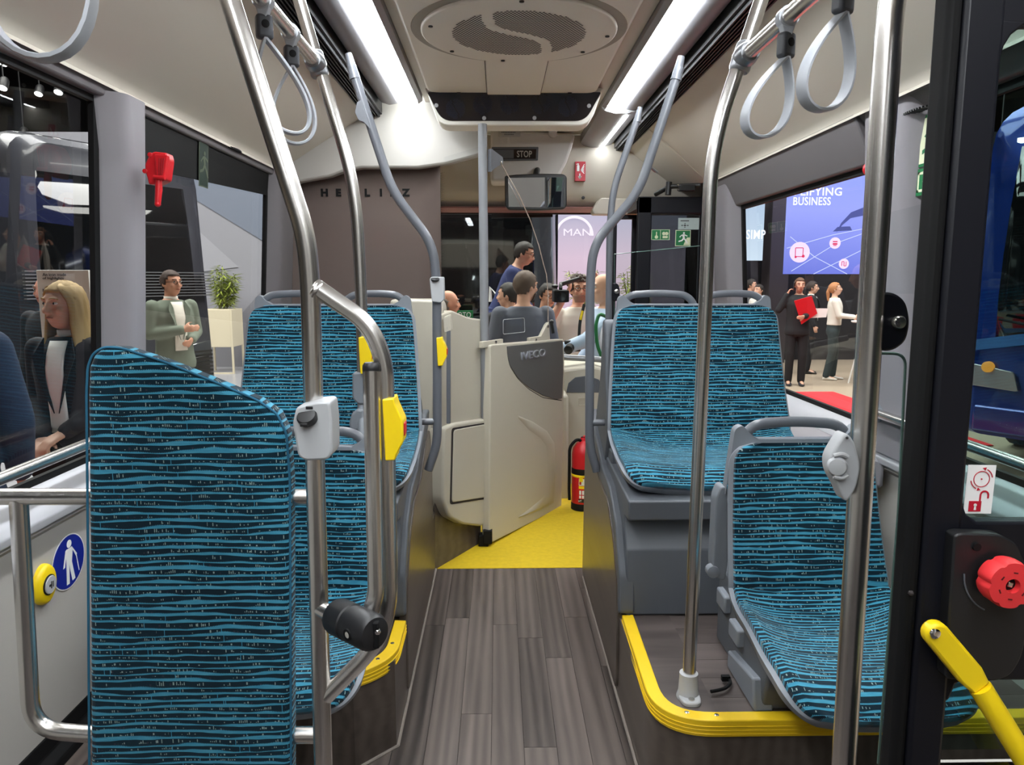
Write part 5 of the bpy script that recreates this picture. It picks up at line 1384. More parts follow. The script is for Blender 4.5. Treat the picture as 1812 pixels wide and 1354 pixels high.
for k in range(6):
    a = k * PI / 3 + .4; b.box(kc + V((math.cos(a) * .018, -.0268, math.sin(a) * .018)), (.0055, .001, .0016), Matrix.Rotation(-a + PI / 2, 3, 'Y'))
obj('knob_slot', b, plain('dark_red_slot', srgb(90, 12, 14), .6), knob)
b = MB(); b.lathe(AY(1728, 968, YL - .021), (0, -1, 0), [(.0055, 0), (.0055, .002), (.003, .002)], 14); obj('plate_screw', b, M['rubber'], dk)
b = MB(); ap_ = [AY(1768 + 62 * math.cos(math.radians(a)), 1023 + 62 * math.sin(math.radians(a)), YL - .021) for a in range(115, 195, 8)]; b.tube(ap_, .0012, 0, 6); obj('turn_arrow', b, M['box_grey'], dk)
b = MB(); b.ball(AY(1612, 1050, YL), .004, 10); obj('edge_hole', b, M['gap'], dk)
# yellow grab bar
gbp = [AY(1652, 1118, YL - .03), AY(1712, 1190, YL - .03), AY(1734, 1216, YL - .035), AY(1812, 1342, YL - .05), AY(1900, 1490, YL - .06)]
b = MB(); b.tube(gbp[2:], .0150, .0, 16); gbar = obj('grab_bar', b, M['yellow'], dk)
b = MB(); dr = (gbp[1] - gbp[0]).normalized(); pr_ = V((dr.z, 0, -dr.x)).normalized(); h_ = .0165
q = [gbp[0] + pr_ * h_] + [gbp[0] + (pr_ * math.cos(a) - dr * math.sin(a)) * h_ for a in [PI * k / 10 for k in range(1, 10)]] + [gbp[0] - pr_ * h_, gbp[1] - pr_ * h_ * 1.05, gbp[2] - pr_ * .013, gbp[2] + pr_ * .013, gbp[1] + pr_ * h_ * 1.05]
q = [V((p.x, YL - .042, p.z)) for p in q]
b = MB(); b.prism(q, (0, .018, 0)); obj('flat_end', b, M['yellow'], gbar, .004)
b = MB(); b.lathe(AY(1654, 1121, YL - .043), (0, -1, 0), [(.007, 0), (.007, .002), (.005, .003), (.002, .003)], 18); obj('pivot_screw', b, M['chrome'], gbar)
# release sticker
pl = Plate(AY(1733, 866, YL + .010), (1, 0, -.015), (.02, 0, 1)); u1 = wpx
rs_ = thing('release_sticker', 'white sticker with red turning wheel and open padlock on door glass', 'sticker', pl.o)
b = MB(); pl.rect(b, -u1 * 25, -u1 * 44, u1 * 25, u1 * 44, 0, .0008); obj('white_sheet', b, M['white'], rs_)
b = MB(); cx_, cy_ = u1 * 1, u1 * 19
ring = [(cx_ + u1 * 14 * math.cos(2 * PI * k / 32), cy_ + u1 * 14 * math.sin(2 * PI * k / 32)) for k in range(33)]; pl.line(b, ring, u1 * 1.3, .001)
pl.disc(b, cx_, cy_, u1 * 1.4, .001, .0006, 10)
for a0 in (20, 200):
    arc = [(cx_ + u1 * 19 * math.cos(math.radians(a)), cy_ + u1 * 19 * math.sin(math.radians(a))) for a in range(a0 - 10, a0 + 50, 6)]; pl.line(b, arc, u1 * 1.6, .001)
    a = math.radians(a0 + 52); ex_, ey_ = cx_ + u1 * 19 * math.cos(a), cy_ + u1 * 19 * math.sin(a); tx, ty = -math.sin(a), math.cos(a); nx_, ny_ = math.cos(a), math.sin(a)
    pl.poly(b, [(ex_ + tx * u1 * 6, ey_ + ty * u1 * 6), (ex_ + nx_ * u1 * 3, ey_ + ny_ * u1 * 3), (ex_ - nx_ * u1 * 3, ey_ - ny_ * u1 * 3)], .001)
pl.rect(b, -u1 * 17, -u1 * 40, u1 * 5, -u1 * 21, .001)
sh = [(u1 * 2, -u1 * 21), (u1 * 2, -u1 * 12)] + [(u1 * 9 + u1 * 7 * math.cos(math.radians(a)), -u1 * 10 + u1 * 7 * math.sin(math.radians(a))) for a in range(180, -1, -20)] + [(u1 * 16, -u1 * 16)]
pl.line(b, sh, u1 * 3, .001); obj('red_print', b, M['red_sign'], rs_)
b = MB(); pl.disc(b, -u1 * 6, -u1 * 28, u1 * 2.8, .0017); pl.poly(b, [(-u1 * 7.2, -u1 * 29), (-u1 * 4.8, -u1 * 29), (-u1 * 4, -u1 * 37), (-u1 * 8, -u1 * 37)], .0017); obj('keyhole_print', b, M['white'], rs_)
# green emergency signs on the window glass beyond the door
pl = Plate(AX(1650, 245, 1.285), (0, -1, 0), (0, 0, 1)); 
t = thing('emergency_exit_sign', 'green running figure sign above hammer sign on window beyond the black door', 'sign', pl.o)
b = MB(); pl.rect(b, -.16, -.075, .10, .075, 0, .001); obj('sign_sheet', b, M['green'], t)
b = MB(); pl.rect(b, -.06, -.066, .09, .066, .001); obj('door_field', b, M['cream'], t)
b = MB(); exit_figure(pl, b, .15, .002); obj('figure', b, M['green'], t)
b = MB(); pl.rect(b, -.16, -.16, .10, -.080, 0, .001); obj('sign_sheet', b, M['green'], t)
b = MB(); pl.line(b, [(-.10, -.15), (-.10, -.10), (-.13, -.095)], .01, .001); pl.rect(b, -.06, -.15, -.052, -.09, .001); pl.rect(b, .04, -.15, .048, -.09, .001); pl.rect(b, -.06, -.15, .048, -.142, .001); pl.rect(b, -.06, -.098, .048, -.09, .001)
for k in range(8): a = k * PI / 4; pl.line(b, [(-.005, -.12), (-.005 + .028 * math.cos(a), -.12 + .02 * math.sin(a))], .004, .001)
obj('figure', b, M['cream'], t)
b = MB(); b.ball(AX(1533, 299, 1.30), (.012, .016, .02), 12); o = obj('hammer_tip', b, M['red']); tag(o, 'red emergency hammer end peeking out beside the thick steel pole', 'emergency hammer'); 

# faint exit sticker on the dark band of the window past the hammer pillar
pe = AX(362, 292, -1.145); pl = Plate((wl(pe.z) + .004, pe.y, pe.z), (0, 1, 0), (.065, 0, 1))
t = thing('exit_sticker', 'faint dark green exit sticker on the black band of the window past the hammer pillar', 'sign', pl.o)
b = MB(); pl.rect(b, -.045, -.085, .045, .085, 0, .001); obj('border', b, plain('dim_olive_border', srgb(84, 92, 76), .5), t)
b = MB(); pl.rect(b, -.040, -.080, .040, .080, .001); obj('field', b, plain('dim_green_field', srgb(24, 44, 36), .5), t)
b = MB(); exit_figure(pl, b, .13, .002); obj('figure', b, bpy.data.materials['dim_olive_border'], t)
# ================================================================== EXHIBITION HALL OUTSIDE THE WINDOWS
HZ = -.42
def flat(name, pts, z, t, mat):
    b = MB(); b.prism([V((x, y, z)) for x, y in pts], (0, 0, t)); return b
M['hall_floor'] = plain('pale_hall_floor', srgb(176, 160, 140), .35, noise=.06, scale=1.5)
M['hall_floor_grey'] = plain('grey_hall_floor', srgb(170, 170, 174), .25, noise=.04, scale=1.5)
M['red_carpet'] = plain('red_carpet', srgb(206, 40, 48), .95, noise=.12, scale=60)
M['hall_dark'] = plain('dark_hall_wall', srgb(40, 40, 44), .8, noise=.1, scale=.6)
M['hall_grey'] = plain('grey_stand_wall', srgb(150, 150, 158), .7, noise=.03, scale=.5)
M['coach_dark'] = plain('dark_grey_coach_paint', srgb(62, 64, 72), .25, .2, noise=.05, coat=.6)
M['coach_black'] = plain('black_coach_glass', srgb(14, 16, 18), .06, noise=.1, coat=.5)
M['coach_blue'] = plain('metallic_blue_coach_paint', srgb(16, 52, 140), .2, .35, noise=.05, coat=.8)
M['silver'] = plain('silver_coach_trim', srgb(180, 182, 186), .25, .7, noise=.02)
b = MB(); b.b2((-24, -14, HZ - .1), (24, 34, HZ)); struct('hall_floor', b, M['hall_floor'])
b = MB(); b.b2((-24, -14, 10.5), (24, 34, 10.7)); struct('hall_ceiling', b, M['hall_dark'])
b = MB(); b.b2((-24, 33.6, HZ), (24, 34, 10.6)); b.b2((-24.2, -14, HZ), (-24, 34, 10.6)); b.b2((24, -14, HZ), (24.2, 34, 10.6)); b.b2((-24, -14.2, HZ), (24, -14, 10.6)); struct('hall_wall', b, M['hall_dark'])
b = MB(); b.b2((-14, 6.2, HZ), (-2.2, 24, HZ + .006)); b.b2((-1.2, 6.5, HZ), (1.2, 20, HZ + .006)); struct('grey_floor_area', b, M['hall_floor_grey'])
def carpet(label, x0, y0, x1, y1):
    b = MB(); b.b2((x0, y0, HZ + .006), (x1, y1, HZ + .016)); o = obj('red_carpet', b, M['red_carpet'], None, .004); return tag(o, label, 'carpet')
carpet('red carpet beside the bus on the driver side', -3.3, -.5, -1.55, 3.1)
carpet('red carpet beside the bus at the feet of the telephoning man', 1.62, 2.6, 3.7, 7.0)
carpet('red carpet seen over the sill of the window with the blue screen', 2.4, 7.6, 5.3, 11.4)

# stand wall with slanted light and dark fields
sw = thing('stand_wall', 'grey stand wall with slanted darker triangle behind the bamboo planter', 'wall panel', (-7, 15, HZ))
b = MB(); b.b2((-12.5, 15, HZ), (-3.2, 15.2, 4.2)); obj('wall_board', b, M['hall_grey'], sw)
b = MB(); b.prism([V((-6.6, 14.99, 3.3)), V((-3.3, 14.99, 3.3)), V((-3.3, 14.99, 1.25))], (0, -.004, 0)); obj('slanted_field', b, plain('blue_grey_field', srgb(116, 124, 140), .7, noise=.04, scale=.7), sw)
b = MB(); b.prism([V((-6.2, 14.99, HZ)), V((-3.3, 14.99, HZ)), V((-3.3, 14.99, 1.1)), V((-4.6, 14.99, 1.3))], (0, -.004, 0)); obj('slanted_field', b, plain('mid_grey_field', srgb(128, 128, 136), .7, noise=.04, scale=.7), sw)
b = MB(); b.prism([V((-9.2, 14.99, 4.1)), V((-6.9, 14.99, 3.2)), V((-5.2, 14.99, 1.6)), V((-9.2, 14.99, 1.1))], (0, -.004, 0)); obj('slanted_field', b, plain('light_grey_field', srgb(164, 164, 172), .7, noise=.03, scale=.7), sw)
# dark grey coach seen from behind
def coach(label, x, y, w, l, h, body, rz=0, front=True, lights=None, lower=None):
    t = thing('coach', label, 'coach', (x, y, HZ)); t.rotation_euler.z = rz
    L_ = lambda p: V(p)
    ring0 = round_poly([V((-w / 2, 0, .35)), V((w / 2, 0, .35)), V((w / 2 - .06, 0, h)), V((-w / 2 + .06, 0, h))], [.12, .12, .35, .35], 5)
    b = MB(); rings = []
    for yy, sc, dz in ((0.0, .86, .10), (.06, .95, .04), (.25, 1, 0), (l, 1, 0)):
        rings.append([V((p.x * sc, yy + (.22 * max(0, (p.z - 1.2) / h) ** 1.5 if yy < .3 else 0), .35 + (p.z - .35) * (1 - dz * .4))) for p in ring0])
    b.loft(rings); obj('body', b, body, t, 0, False, 30)
    # windscreen or rear window: slightly proud, following the slope
    b = MB(); cols = []
    for zz in (1.25, 1.6, 2.0, 2.4, h - .42):
        yy = .22 * max(0, (zz - 1.2) / h) ** 1.5 - .012
        hw = w / 2 * .86
        cols.append([V((-hw, yy + .10, zz)), V((-hw * .8, yy + .01, zz)), V((0, yy - .02, zz)), V((hw * .8, yy + .01, zz)), V((hw, yy + .10, zz))])
    b.loft(cols, False, False); o = obj('windscreen' if front else 'rear_window', b, M['coach_black'], t, 0, False, 60)
    sm = o.modifiers.new('thick', 'SOLIDIFY'); sm.thickness = .01
    for s in (-1, 1):
        b = MB(); b.b2((s * (w / 2 + .004), .5, 1.35), (s * (w / 2 - .02), l - .3, h - .55)); obj('side_window', b, M['coach_black'], t, .01, False)
        b = MB(); b.prism(round_poly([V((s * w * .28, -.03, .78)), V((s * w * .44, -.02, .80)), V((s * w * .44, -.0, 1.0)), V((s * w * .30, -.02, .95))], .03), (0, .12, 0)); obj('lamp_cluster', b, M['chrome'] if lights is None else lights, t, .006, False)
        for yy in (1.6, l - 2.0):
            b = MB(); b.lathe((s * (w / 2 - .12), yy, .48), (s, 0, 0), [(.48, 0), (.48, .10), (.42, .13), (.22, .12), (.18, .05)], 26); obj('wheel', b, M['rubber'], t, 0, False)
        if front:
            b = MB(); b.tube([V((s * (w / 2 - .1), .1, h - .25)), V((s * (w / 2 + .12), -.28, h - .3)), V((s * (w / 2 + .14), -.34, h - .55))], .035, .1, 10); b.box((s * (w / 2 + .12), -.32, h - .42), (.22, .10, .14)); obj('mirror_arm', b, M['silver'], t, 0, False)
    b = MB(); b.b2((-w * .42, -.03, .38), (w * .42, .05, .62)); obj('bumper', b, lower or body, t, .02, False)
    if front:
        for s in (-1, 1):
            b = MB(); b.tube([V((s * .1, -.06, 1.27)), V((s * w * .36, -.04, 1.42))], .012, 0, 8); obj('wiper', b, M['rubber'], t, 0, False)
    return t
c2 = coach('dark grey coach with louvred tail by the grey stand wall', -4.25, 8.6, 2.5, 8, 3.3, M['coach_dark'], front=False, rz=math.radians(62))
for k in range(9):
    b = MB(); b.b2((-1.15, -.02, 1.30 - k * .035 + .55), (1.15, .03, 1.312 - k * .035 + .55)); obj('louvre', b, M['silver'], c2, 0, False)
for k in range(7):
    b = MB(); b.b2((.75, -.03, .55 + k * .05), (1.1, .02, .575 + k * .05)); obj('louvre', b, M['rubber'], c2, 0, False)
c1 = coach('dark coach with silver strip close to the driver-side window', -6.5, 2.8, 2.5, 3.9, 3.3, plain('near_black_coach_paint', srgb(34, 36, 42), .2, .2, noise=.06, coat=.6), rz=math.radians(12))
b = MB(); b.b2((-1.2, -.05, 1.86), (1.2, .02, 1.95)); obj('silver_strip', b, M['silver'], c1, .01, False)
b = MB(); b.prism([V((-1.0, -.03, 2.65)), V((1.0, -.03, 2.65)), V((1.0, .05, 2.95)), V((-1.0, .05, 2.95))], (0, .02, 0)); obj('pale_blue_screen_top', b, plain('pale_blue_glass', srgb(120, 168, 196), .2), c1, 0, False)
b = MB(); b.prism([V((-.9, -.06, 1.0)), V((-.8, -.06, 1.0)), V((.75, -.06, 2.9)), V((.62, -.06, 2.9))], (0, .02, 0)); obj('body_stripe', b, M['silver'], c1, 0, False)
# coach straight ahead, facing the bus
c3 = coach('dark coach with large windscreen facing the front of the bus', -.55, 8.6, 2.55, 9, 3.15, plain('graphite_coach_paint', srgb(70, 76, 84), .25, .2, noise=.04, coat=.6))
b = MB(); b.b2((-1.1, -.10, 1.02), (1.1, -.0, 1.18)); obj('pale_grille_bar', b, plain('grey_blue_bar', srgb(130, 142, 152), .3), c3, .02, False)
for k in range(6):
    b = MB(); b.b2((-.30 + k * .13, -.06, .66), (-.20 + k * .13, -.02, .98)); obj('grille_slot', b, M['rubber'], c3, .01, False)
b = MB(); b.b2((.02, -.13, 1.32), (.26, -.11, 1.42)); o = obj('green_plate', b, M['green'], c3, .003, False)
lettering('BOTO', (c3.location.x + .14, c3.location.y - .132, HZ + 1.37), .09, M['white'], o, width=.19, name='lettering')
b = MB()
for a0, a1 in ((.55, .0),):
    ch = [V((.40 + .14 * k, -.16, 1.66 + (.22 if k % 2 else 0) * (1 if k < 4 else 0))) for k in range(5)]
    b.tube([V((.46, -.16, 1.52)), V((.46, -.16, 1.68)), V((.54, -.16, 1.58)), V((.62, -.16, 1.68)), V((.62, -.16, 1.52))], .022, 0, 8)
obj('emblem', b, M['white'], c3, 0, False)
# blue coach beside the open door
c4 = coach('deep blue coach just outside the open black door', 5.05, 5.8, 2.55, 10, 3.35, M['coach_blue'], rz=math.radians(-55), lights=M['silver'])
b = MB(); b.b2((-.9, -.04, 2.95), (.9, .04, 2.985)); obj('roof_light_line', b, M['glow'], c4, 0, False)
b = MB(); b.lathe((-.98, -.01, .98), (0, -1, 0), [(.05, -.02), (.05, .02), (.03, .03)], 16); obj('amber_lamp', b, emit('amber_lamp_lit', (1, .35, .05, 1), .8), c4, 0, False)
b = MB(); b.prism([V((-1.22, -.02, 1.10)), V((-.2, -.04, 1.30)), V((1.0, -.04, 1.05)), V((1.0, -.04, 1.16)), V((-.2, -.04, 1.40)), V((-1.22, -.02, 1.2))], (0, .02, 0)); obj('light_blue_swoosh', b, plain('light_blue_paint', srgb(60, 118, 190), .25), c4, 0, False)
b = MB(); b.box((-.35, -.03, .55), (.05, .02, .08)); obj('white_tag', b, M['white'], c4, 0, False)

# --- lit picture wall with arc logo straight ahead
def lit_wall(name, label, x0, x1, y, z0, z1, stops, strength, cat='screen'):
    t = thing(name, label, cat, ((x0 + x1) / 2, y, z0))
    m, nt, N, L, p = _nt(name + '_picture'); tc = N.new('ShaderNodeTexCoord'); s = N.new('ShaderNodeSeparateXYZ'); L.new(tc.outputs['Generated'], s.inputs[0])
    cr = N.new('ShaderNodeValToRGB'); cr.color_ramp.elements[0].position = stops[0][0]; cr.color_ramp.elements[0].color = stops[0][1]; cr.color_ramp.elements[1].position = stops[1][0]; cr.color_ramp.elements[1].color = stops[1][1]
    for pos, c in stops[2:]: e = cr.color_ramp.elements.new(pos); e.color = c
    L.new(s.outputs[2], cr.inputs[0]); L.new(cr.outputs[0], p.inputs['Emission Color']); p.inputs['Emission Strength'].default_value = strength; p.inputs['Base Color'].default_value = (.02, .02, .02, 1)
    b = MB(); b.b2((x0, y, z0), (x1, y + .08, z1)); obj('panel', b, m, t); return t
mw = lit_wall('brand_wall', 'lit mauve wall with pale arc logo beyond the windscreen', .3, 4.1, 15.6, HZ, 3.6, [(0, srgb(180, 150, 168)), (.55, srgb(196, 168, 188)), (.75, srgb(168, 158, 182)), (1, srgb(148, 150, 174))], .8)
wl_ = emit('lit_logo', srgb(226, 212, 226), .85)
YMAN = 15.58
lettering('MAN', AY(1021.5, 411, YMAN), .5, wl_, mw, width=(AY(1045, 411, YMAN) - AY(997, 411, YMAN)).x, height=.14, extrude=.01, bold=0)
ca = AY(1016, 417, YMAN); rA = (AY(1048, 417, YMAN) - ca).x
b = MB(); b.tube([ca + V((rA * math.cos(math.radians(a)), -.01, rA * math.sin(math.radians(a)))) for a in range(0, 166, 6)], .026, 0, 8); obj('arc', b, wl_, mw)
# --- screens and dark walls on the door side
dw = thing('display_wall', 'black display wall carrying the blue screens', 'wall panel', (8, 16, HZ))
b = MB(); b.b2((5.0, 16.2, HZ), (14, 16.5, 4.5)); obj('wall_board', b, plain('black_stand_wall', srgb(30, 28, 32), .6), dw)
b = MB(); b.b2((AY(1354, 400, 16).x, 15.6, HZ), (AY(1387, 400, 16).x, 16.1, 4.0)); obj('dark_column', b, plain('dark_taupe_column', srgb(62, 56, 58), .6), dw)
YSC = 14.5
p0, p1 = AY(1388, 485, YSC), AY(1545, 255, YSC)
blue = [(0, srgb(96, 106, 200)), (.5, srgb(138, 146, 226)), (.8, srgb(128, 142, 226)), (1, srgb(112, 128, 214))]
s1 = lit_wall('blue_screen', 'large blue screen with white headline and round pictograms', p0.x, p1.x, YSC, p0.z, p1.z, blue, 1.0)
wsc = emit('lit_white_print', srgb(240, 240, 250), 1.05); rsc = emit('lit_red_print', srgb(206, 40, 84), 1.0); psc = emit('lit_pink_print', srgb(226, 204, 240), 1.0); lsc = emit('lit_line_print', srgb(190, 196, 244), 1.0); dsc = emit('lit_dark_print', srgb(70, 76, 140), 1.0)
K = (AY(1401, 400, YSC) - AY(1400, 400, YSC)).x
lettering('SIMPLIFYING', AY(1432, 339, YSC - .02), .3, wsc, s1, width=K * 115, height=K * 14, bold=.004, spacing=1.06)
lettering('BUSINESS', AY(1437, 356, YSC - .02), .3, wsc, s1, width=K * 66, height=K * 14, bold=.004, spacing=1.06)
o_ = AY(1388, 485, YSC - .012); pl = Plate(o_, (1, 0, 0), (0, 0, 1))
Q = lambda px, py: ((px - 1388) * K, (485 - py) * K)
b = MB()
for ln in (((1390, 440), (1470, 417), (1530, 405)), ((1400, 480), (1480, 430), (1530, 412)), ((1440, 485), (1530, 440)), ((1395, 420), (1440, 455), (1500, 485))): pl.line(b, [Q(*q) for q in ln], K * 1.2)
obj('road_lines', b, lsc, s1)
b = MB(); pl.poly(b, [Q(1476, 413), Q(1486, 400), (Q(1500, 388)), Q(1530, 382), Q(1530, 366), Q(1500, 378), Q(1484, 396)]); pl.poly(b, [Q(1470, 411), Q(1504, 409), Q(1500, 402), Q(1478, 403)]); obj('vehicle_picture', b, dsc, s1)
for (px, py, r, kind) in ((1413, 447, 18, 0), (1475, 431, 10, 1), (1493, 467, 9, 2)):
    b = MB(); pl.disc(b, *Q(px, py), K * r, .002, .002, 30); obj('round_badge', b, psc, s1)
    b = MB(); h = r * .42
    if kind == 0:
        pl.line(b, [Q(px - h, py + h), Q(px - h, py - h), Q(px + h * .8, py - h), Q(px + h * .8, py + h), Q(px - h, py + h)], K * 1.4, .005); pl.disc(b, *Q(px + h * .9, py + h * .9), K * 2.6, .005); pl.disc(b, *Q(px - h * .9, py + h * 1.1), K * 2, .005)
    elif kind == 1:
        pl.line(b, [Q(px - h, py - h * .6), Q(px + h, py - h * .6)], K * 2, .005); pl.rect(b, *Q(px - h, py + h * .7), *Q(px + h, py), .005); pl.line(b, [Q(px - h * .7, py + h), Q(px + h * .7, py + h)], K * 1.4, .005)
    else:
        pl.line(b, [Q(px - h, py + h), Q(px - h, py - h), Q(px, py - h), Q(px, py + h), Q(px + h, py + h), Q(px + h, py - h)], K * 1.2, .005)
    obj('pictogram', b, rsc, s1)
p0, p1 = AY(1316, 461, 15.4), AY(1354, 355, 15.4)
s2 = lit_wall('pale_screen', 'small pale blue screen with the letters SIMP', p0.x - .4, p1.x, 15.4, p0.z, 3.4, [(0, srgb(190, 205, 220)), (1, srgb(150, 170, 196))], .95)
lettering('SIMP', AY(1337.5, 415, 15.38), .3, wsc, s2, width=(AY(1355, 415, 15.38) - AY(1321, 415, 15.38)).x, height=.19, bold=.003, spacing=1.06)
# landscape light box seen past the black door
p0, p1 = AY(1612, 500, 13), AY(1652, 375, 13)
s3 = lit_wall('landscape_picture', 'narrow light box with blue sky and a distant tower', p0.x, p1.x, 13, .6, p1.z, [(0, srgb(60, 66, 70)), (.3, srgb(88, 84, 60)), (.42, srgb(150, 176, 196)), (1, srgb(70, 130, 178))], .8)
b = MB(); tw = AY(1633, 450, 12.99); b.box(tw + V((0, 0, -.05)), (.05, .01, .45)); obj('tower', b, dsc, s3)
pw = thing('stand_wall', 'pale grey wall behind the two far visitors near the pale screen', 'wall panel', (5, 17, HZ))
b = MB(); b.b2((4.3, 17.6, HZ), (6.6, 17.8, 4.4)); obj('wall_board', b, M['hall_grey'], pw)
# green back wall behind the blue coach region
gw = thing('stand_wall', 'grey green wall with vertical ribs far beyond the open door', 'wall panel', (16, 16, HZ))
b = MB(); b.b2((11.5, 17, HZ), (22, 17.2, 3.0)); obj('wall_board', b, plain('grey_green_wall', srgb(78, 96, 94), .6), gw)
# --- info board
ib = thing('info_board', 'white standing information board behind the blonde woman', 'board', (-2.5, 4.9, HZ))
YI = 4.9
q0, q1 = AY(72, 572, YI), AY(156, 478, YI)
b = MB(); b.b2((q0.x, YI, HZ + .05), (q1.x, YI + .05, q1.z)); obj('board_panel', b, M['white'], ib, .003)
b = MB(); b.b2((q0.x - .05, YI - .12, HZ), (q1.x + .05, YI + .17, HZ + .05)); obj('board_foot', b, M['silver'], ib, .004)
kb = (q1.x - q0.x) / 84
dk_ = plain('dark_print', srgb(70, 72, 74), .6)
for tx, py, wd in (('An icon made', 486, 38), ('of highlights', 493, 34), ('NEOPLAN', 514, 30)):
    lettering(tx, AY(77 + wd / 2, py, YI - .002), .05, dk_, ib, width=kb * wd, height=kb * 5.2, bold=.0006)
b = MB()
for k in range(9): b.b2(AY(80, 520 + k * 3.2, YI - .001), AY(80 + (22 if k % 3 else 15), 521 + k * 3.2, YI))
obj('text_lines', b, dk_, ib)
# --- bamboo planters
def planter(label, x, y, seed, h=.95, w=.42, big=1.0):
    r3 = random.Random(seed)
    t = thing('bamboo_planter', label, 'planter', (x, y, HZ))
    cm = bpy.data.materials.get('cream_planter') or plain('cream_planter', srgb(224, 212, 184), .6, noise=.03)
    b = MB(); b.b2((-w / 2, -w / 2, h * .42), (w / 2, w / 2, h)); obj('box', b, cm, t, .008, False)
    for sx in (-1, 1):
        for sy in (-1, 1):
            b = MB(); b.box((sx * w * .48, sy * w * .48, h / 2), (.035, .035, h)); obj('frame_post', b, cm, t, .003, False)
    b = MB(); b.b2((-w / 2, -w / 2, 0), (w / 2, -w / 2 + .03, .03)); obj('frame_rail', b, cm, t, .003, False)
    st = MB(); lf = MB()
    for k in range(16):
        a = r3.uniform(0, 2 * PI); l = r3.uniform(.35, .78) * (1 + .2 * (big - 1)); top = V((math.cos(a) * r3.uniform(.05, .30) * big, math.sin(a) * r3.uniform(.05, .25), h + l)); base = V((math.cos(a) * .1, math.sin(a) * .1, h - .02))
        st.tube([base, (base + top) / 2 + V((0, 0, .06)), top], .006, .1, 5)
        for j in range(int(34 * big * big)):
            t_ = r3.uniform(.15, 1.0); p = base.lerp(top, t_) + V((0, 0, .1 * t_ * (1 - t_)))
            b_ = r3.uniform(0, 2 * PI); d = V((math.cos(b_), math.sin(b_), r3.uniform(-.5, .5))).normalized(); sd = d.cross(V((0, 0, 1))).normalized() * .009 * big; ln = r3.uniform(.07, .14) * big
            p = p + d * .03
            lf.add([p, p + d * ln * .4 + sd, p + d * ln + V((0, 0, -.02)), p + d * ln * .4 - sd], [[0, 1, 2, 3]])
    obj('stems', st, plain('bamboo_stem', srgb(110, 116, 50), .5), t, 0, False)
    o = obj('foliage', lf, bpy.data.materials.get('bamboo_leaf') or plain('bamboo_leaf', srgb(150, 164, 66), .5, noise=.3, scale=9), t, 0, False); o['kind'] = 'stuff'
    return t
planter('cream bamboo planter in front of the grey stand wall', -5.28, 14.15, 3, 1.22, .58, 1.5)
planter('bamboo planter in front of the lit mauve wall', 1.45, 12.5, 5, 1.2)
planter('bamboo planter behind the narrow front door glass', 2.15, 11.6, 8, 1.25, .5)
# --- bar tables
def bar_table(label, x, y):
    t = thing('bar_table', label, 'table', (x, y, HZ))
    b = MB(); b.lathe((0, 0, 1.05), (0, 0, 1), [(.29, 0), (.30, .012), (.30, .025)], 26); obj('table_top', b, M['white'], t, 0, False)
    for a in (.5, 2.6, 4.7):
        b = MB(); b.tube([V((math.cos(a) * .08, math.sin(a) * .08, 1.05)), V((math.cos(a) * .28, math.sin(a) * .28, 0))], .014, 0, 8); obj('leg', b, M['white'], t, 0, False)
bar_table('white bar table by the blonde woman in white blouse', 6.3, 12.35)
bar_table('white bar table behind the telephoning man', 4.75, 13.4)
# --- hall spotlights
spotm = emit('lit_spot_lens', (1, .97, .92, 1), 14.0)
SP = [AY(px, py, d) for px, py, d in ((6, 112, 13), (4, 155, 12), (68, 166, 14), (103, 163, 13), (40, 240, 15), (1764, 348, 13), (1745, 378, 12))]
SL = ['topmost of the lit hall spotlights at the picture edge in the long side window', 'lit hall spotlight just below the topmost one in the long side window', 'lit hall spotlight in the middle of the row seen in the long side window', 'lit hall spotlight closest to the pale pillar in the long side window', 'lowest lit hall spotlight seen in the long side window', 'upper lit hall spotlight seen through the black door glass', 'lower lit hall spotlight seen through the black door glass']
for i, p in enumerate(SP):
    t = thing('spotlight', SL[i], 'light', p, 'hall spotlights')
    b = MB(); b.lathe((0, .03, .05), (0, -.5, -1), [(.05, -.12), (.07, -.08), (.075, .05), (.07, .06)], 14); obj('can', b, M['dark'], t, 0, False)
    b = MB(); b.lathe((0, .0, -.005), (0, -.5, -1), [(.062, -.005), (.062, .006)], 14); obj('lens', b, spotm, t, 0, False)
    b = MB(); b.cyl((0, .04, .12), (0, .04, 10.5 - p.z), .012, seg=6); obj('hanger', b, M['dark'], t, 0, False)
# ================================================================== PEOPLE
def voxel(mb, name, mat, size, smooth=4):
    me = to_mesh(name, mb, mat, smooth=False); o = bpy.data.objects.new('tmp', me); COL.objects.link(o)
    r = o.modifiers.new('r', 'REMESH'); r.mode = 'VOXEL'; r.voxel_size = size
    if smooth:
        s = o.modifiers.new('s', 'SMOOTH'); s.iterations = smooth; s.factor = .5
    dg = bpy.context.evaluated_depsgraph_get(); m2 = bpy.data.meshes.new_from_object(o.evaluated_get(dg)); bpy.data.objects.remove(o)
    m2.name = name; m2.materials.clear(); m2.materials.append(mat); m2.polygons.foreach_set('use_smooth', [True] * len(m2.polygons)); return m2
def capsule(b, a, c, ra, rc, seg=12):
    a, c = V(a), V(c); b.tube([a, c], lambda t: ra + (rc - ra) * t, 0, seg); b.ball(a, ra * 1.0, seg); b.ball(c, rc * 1.0, seg)
def chain(b, pts, rs, seg=12):
    for i in range(len(pts) - 1): capsule(b, pts[i], pts[i + 1], rs[i], rs[i + 1], seg)
PM = {}
def pm(name, col, rough=.7):
    if name not in PM: PM[name] = plain(name, srgb(*col), rough, noise=.05, scale=30)
    return PM[name]
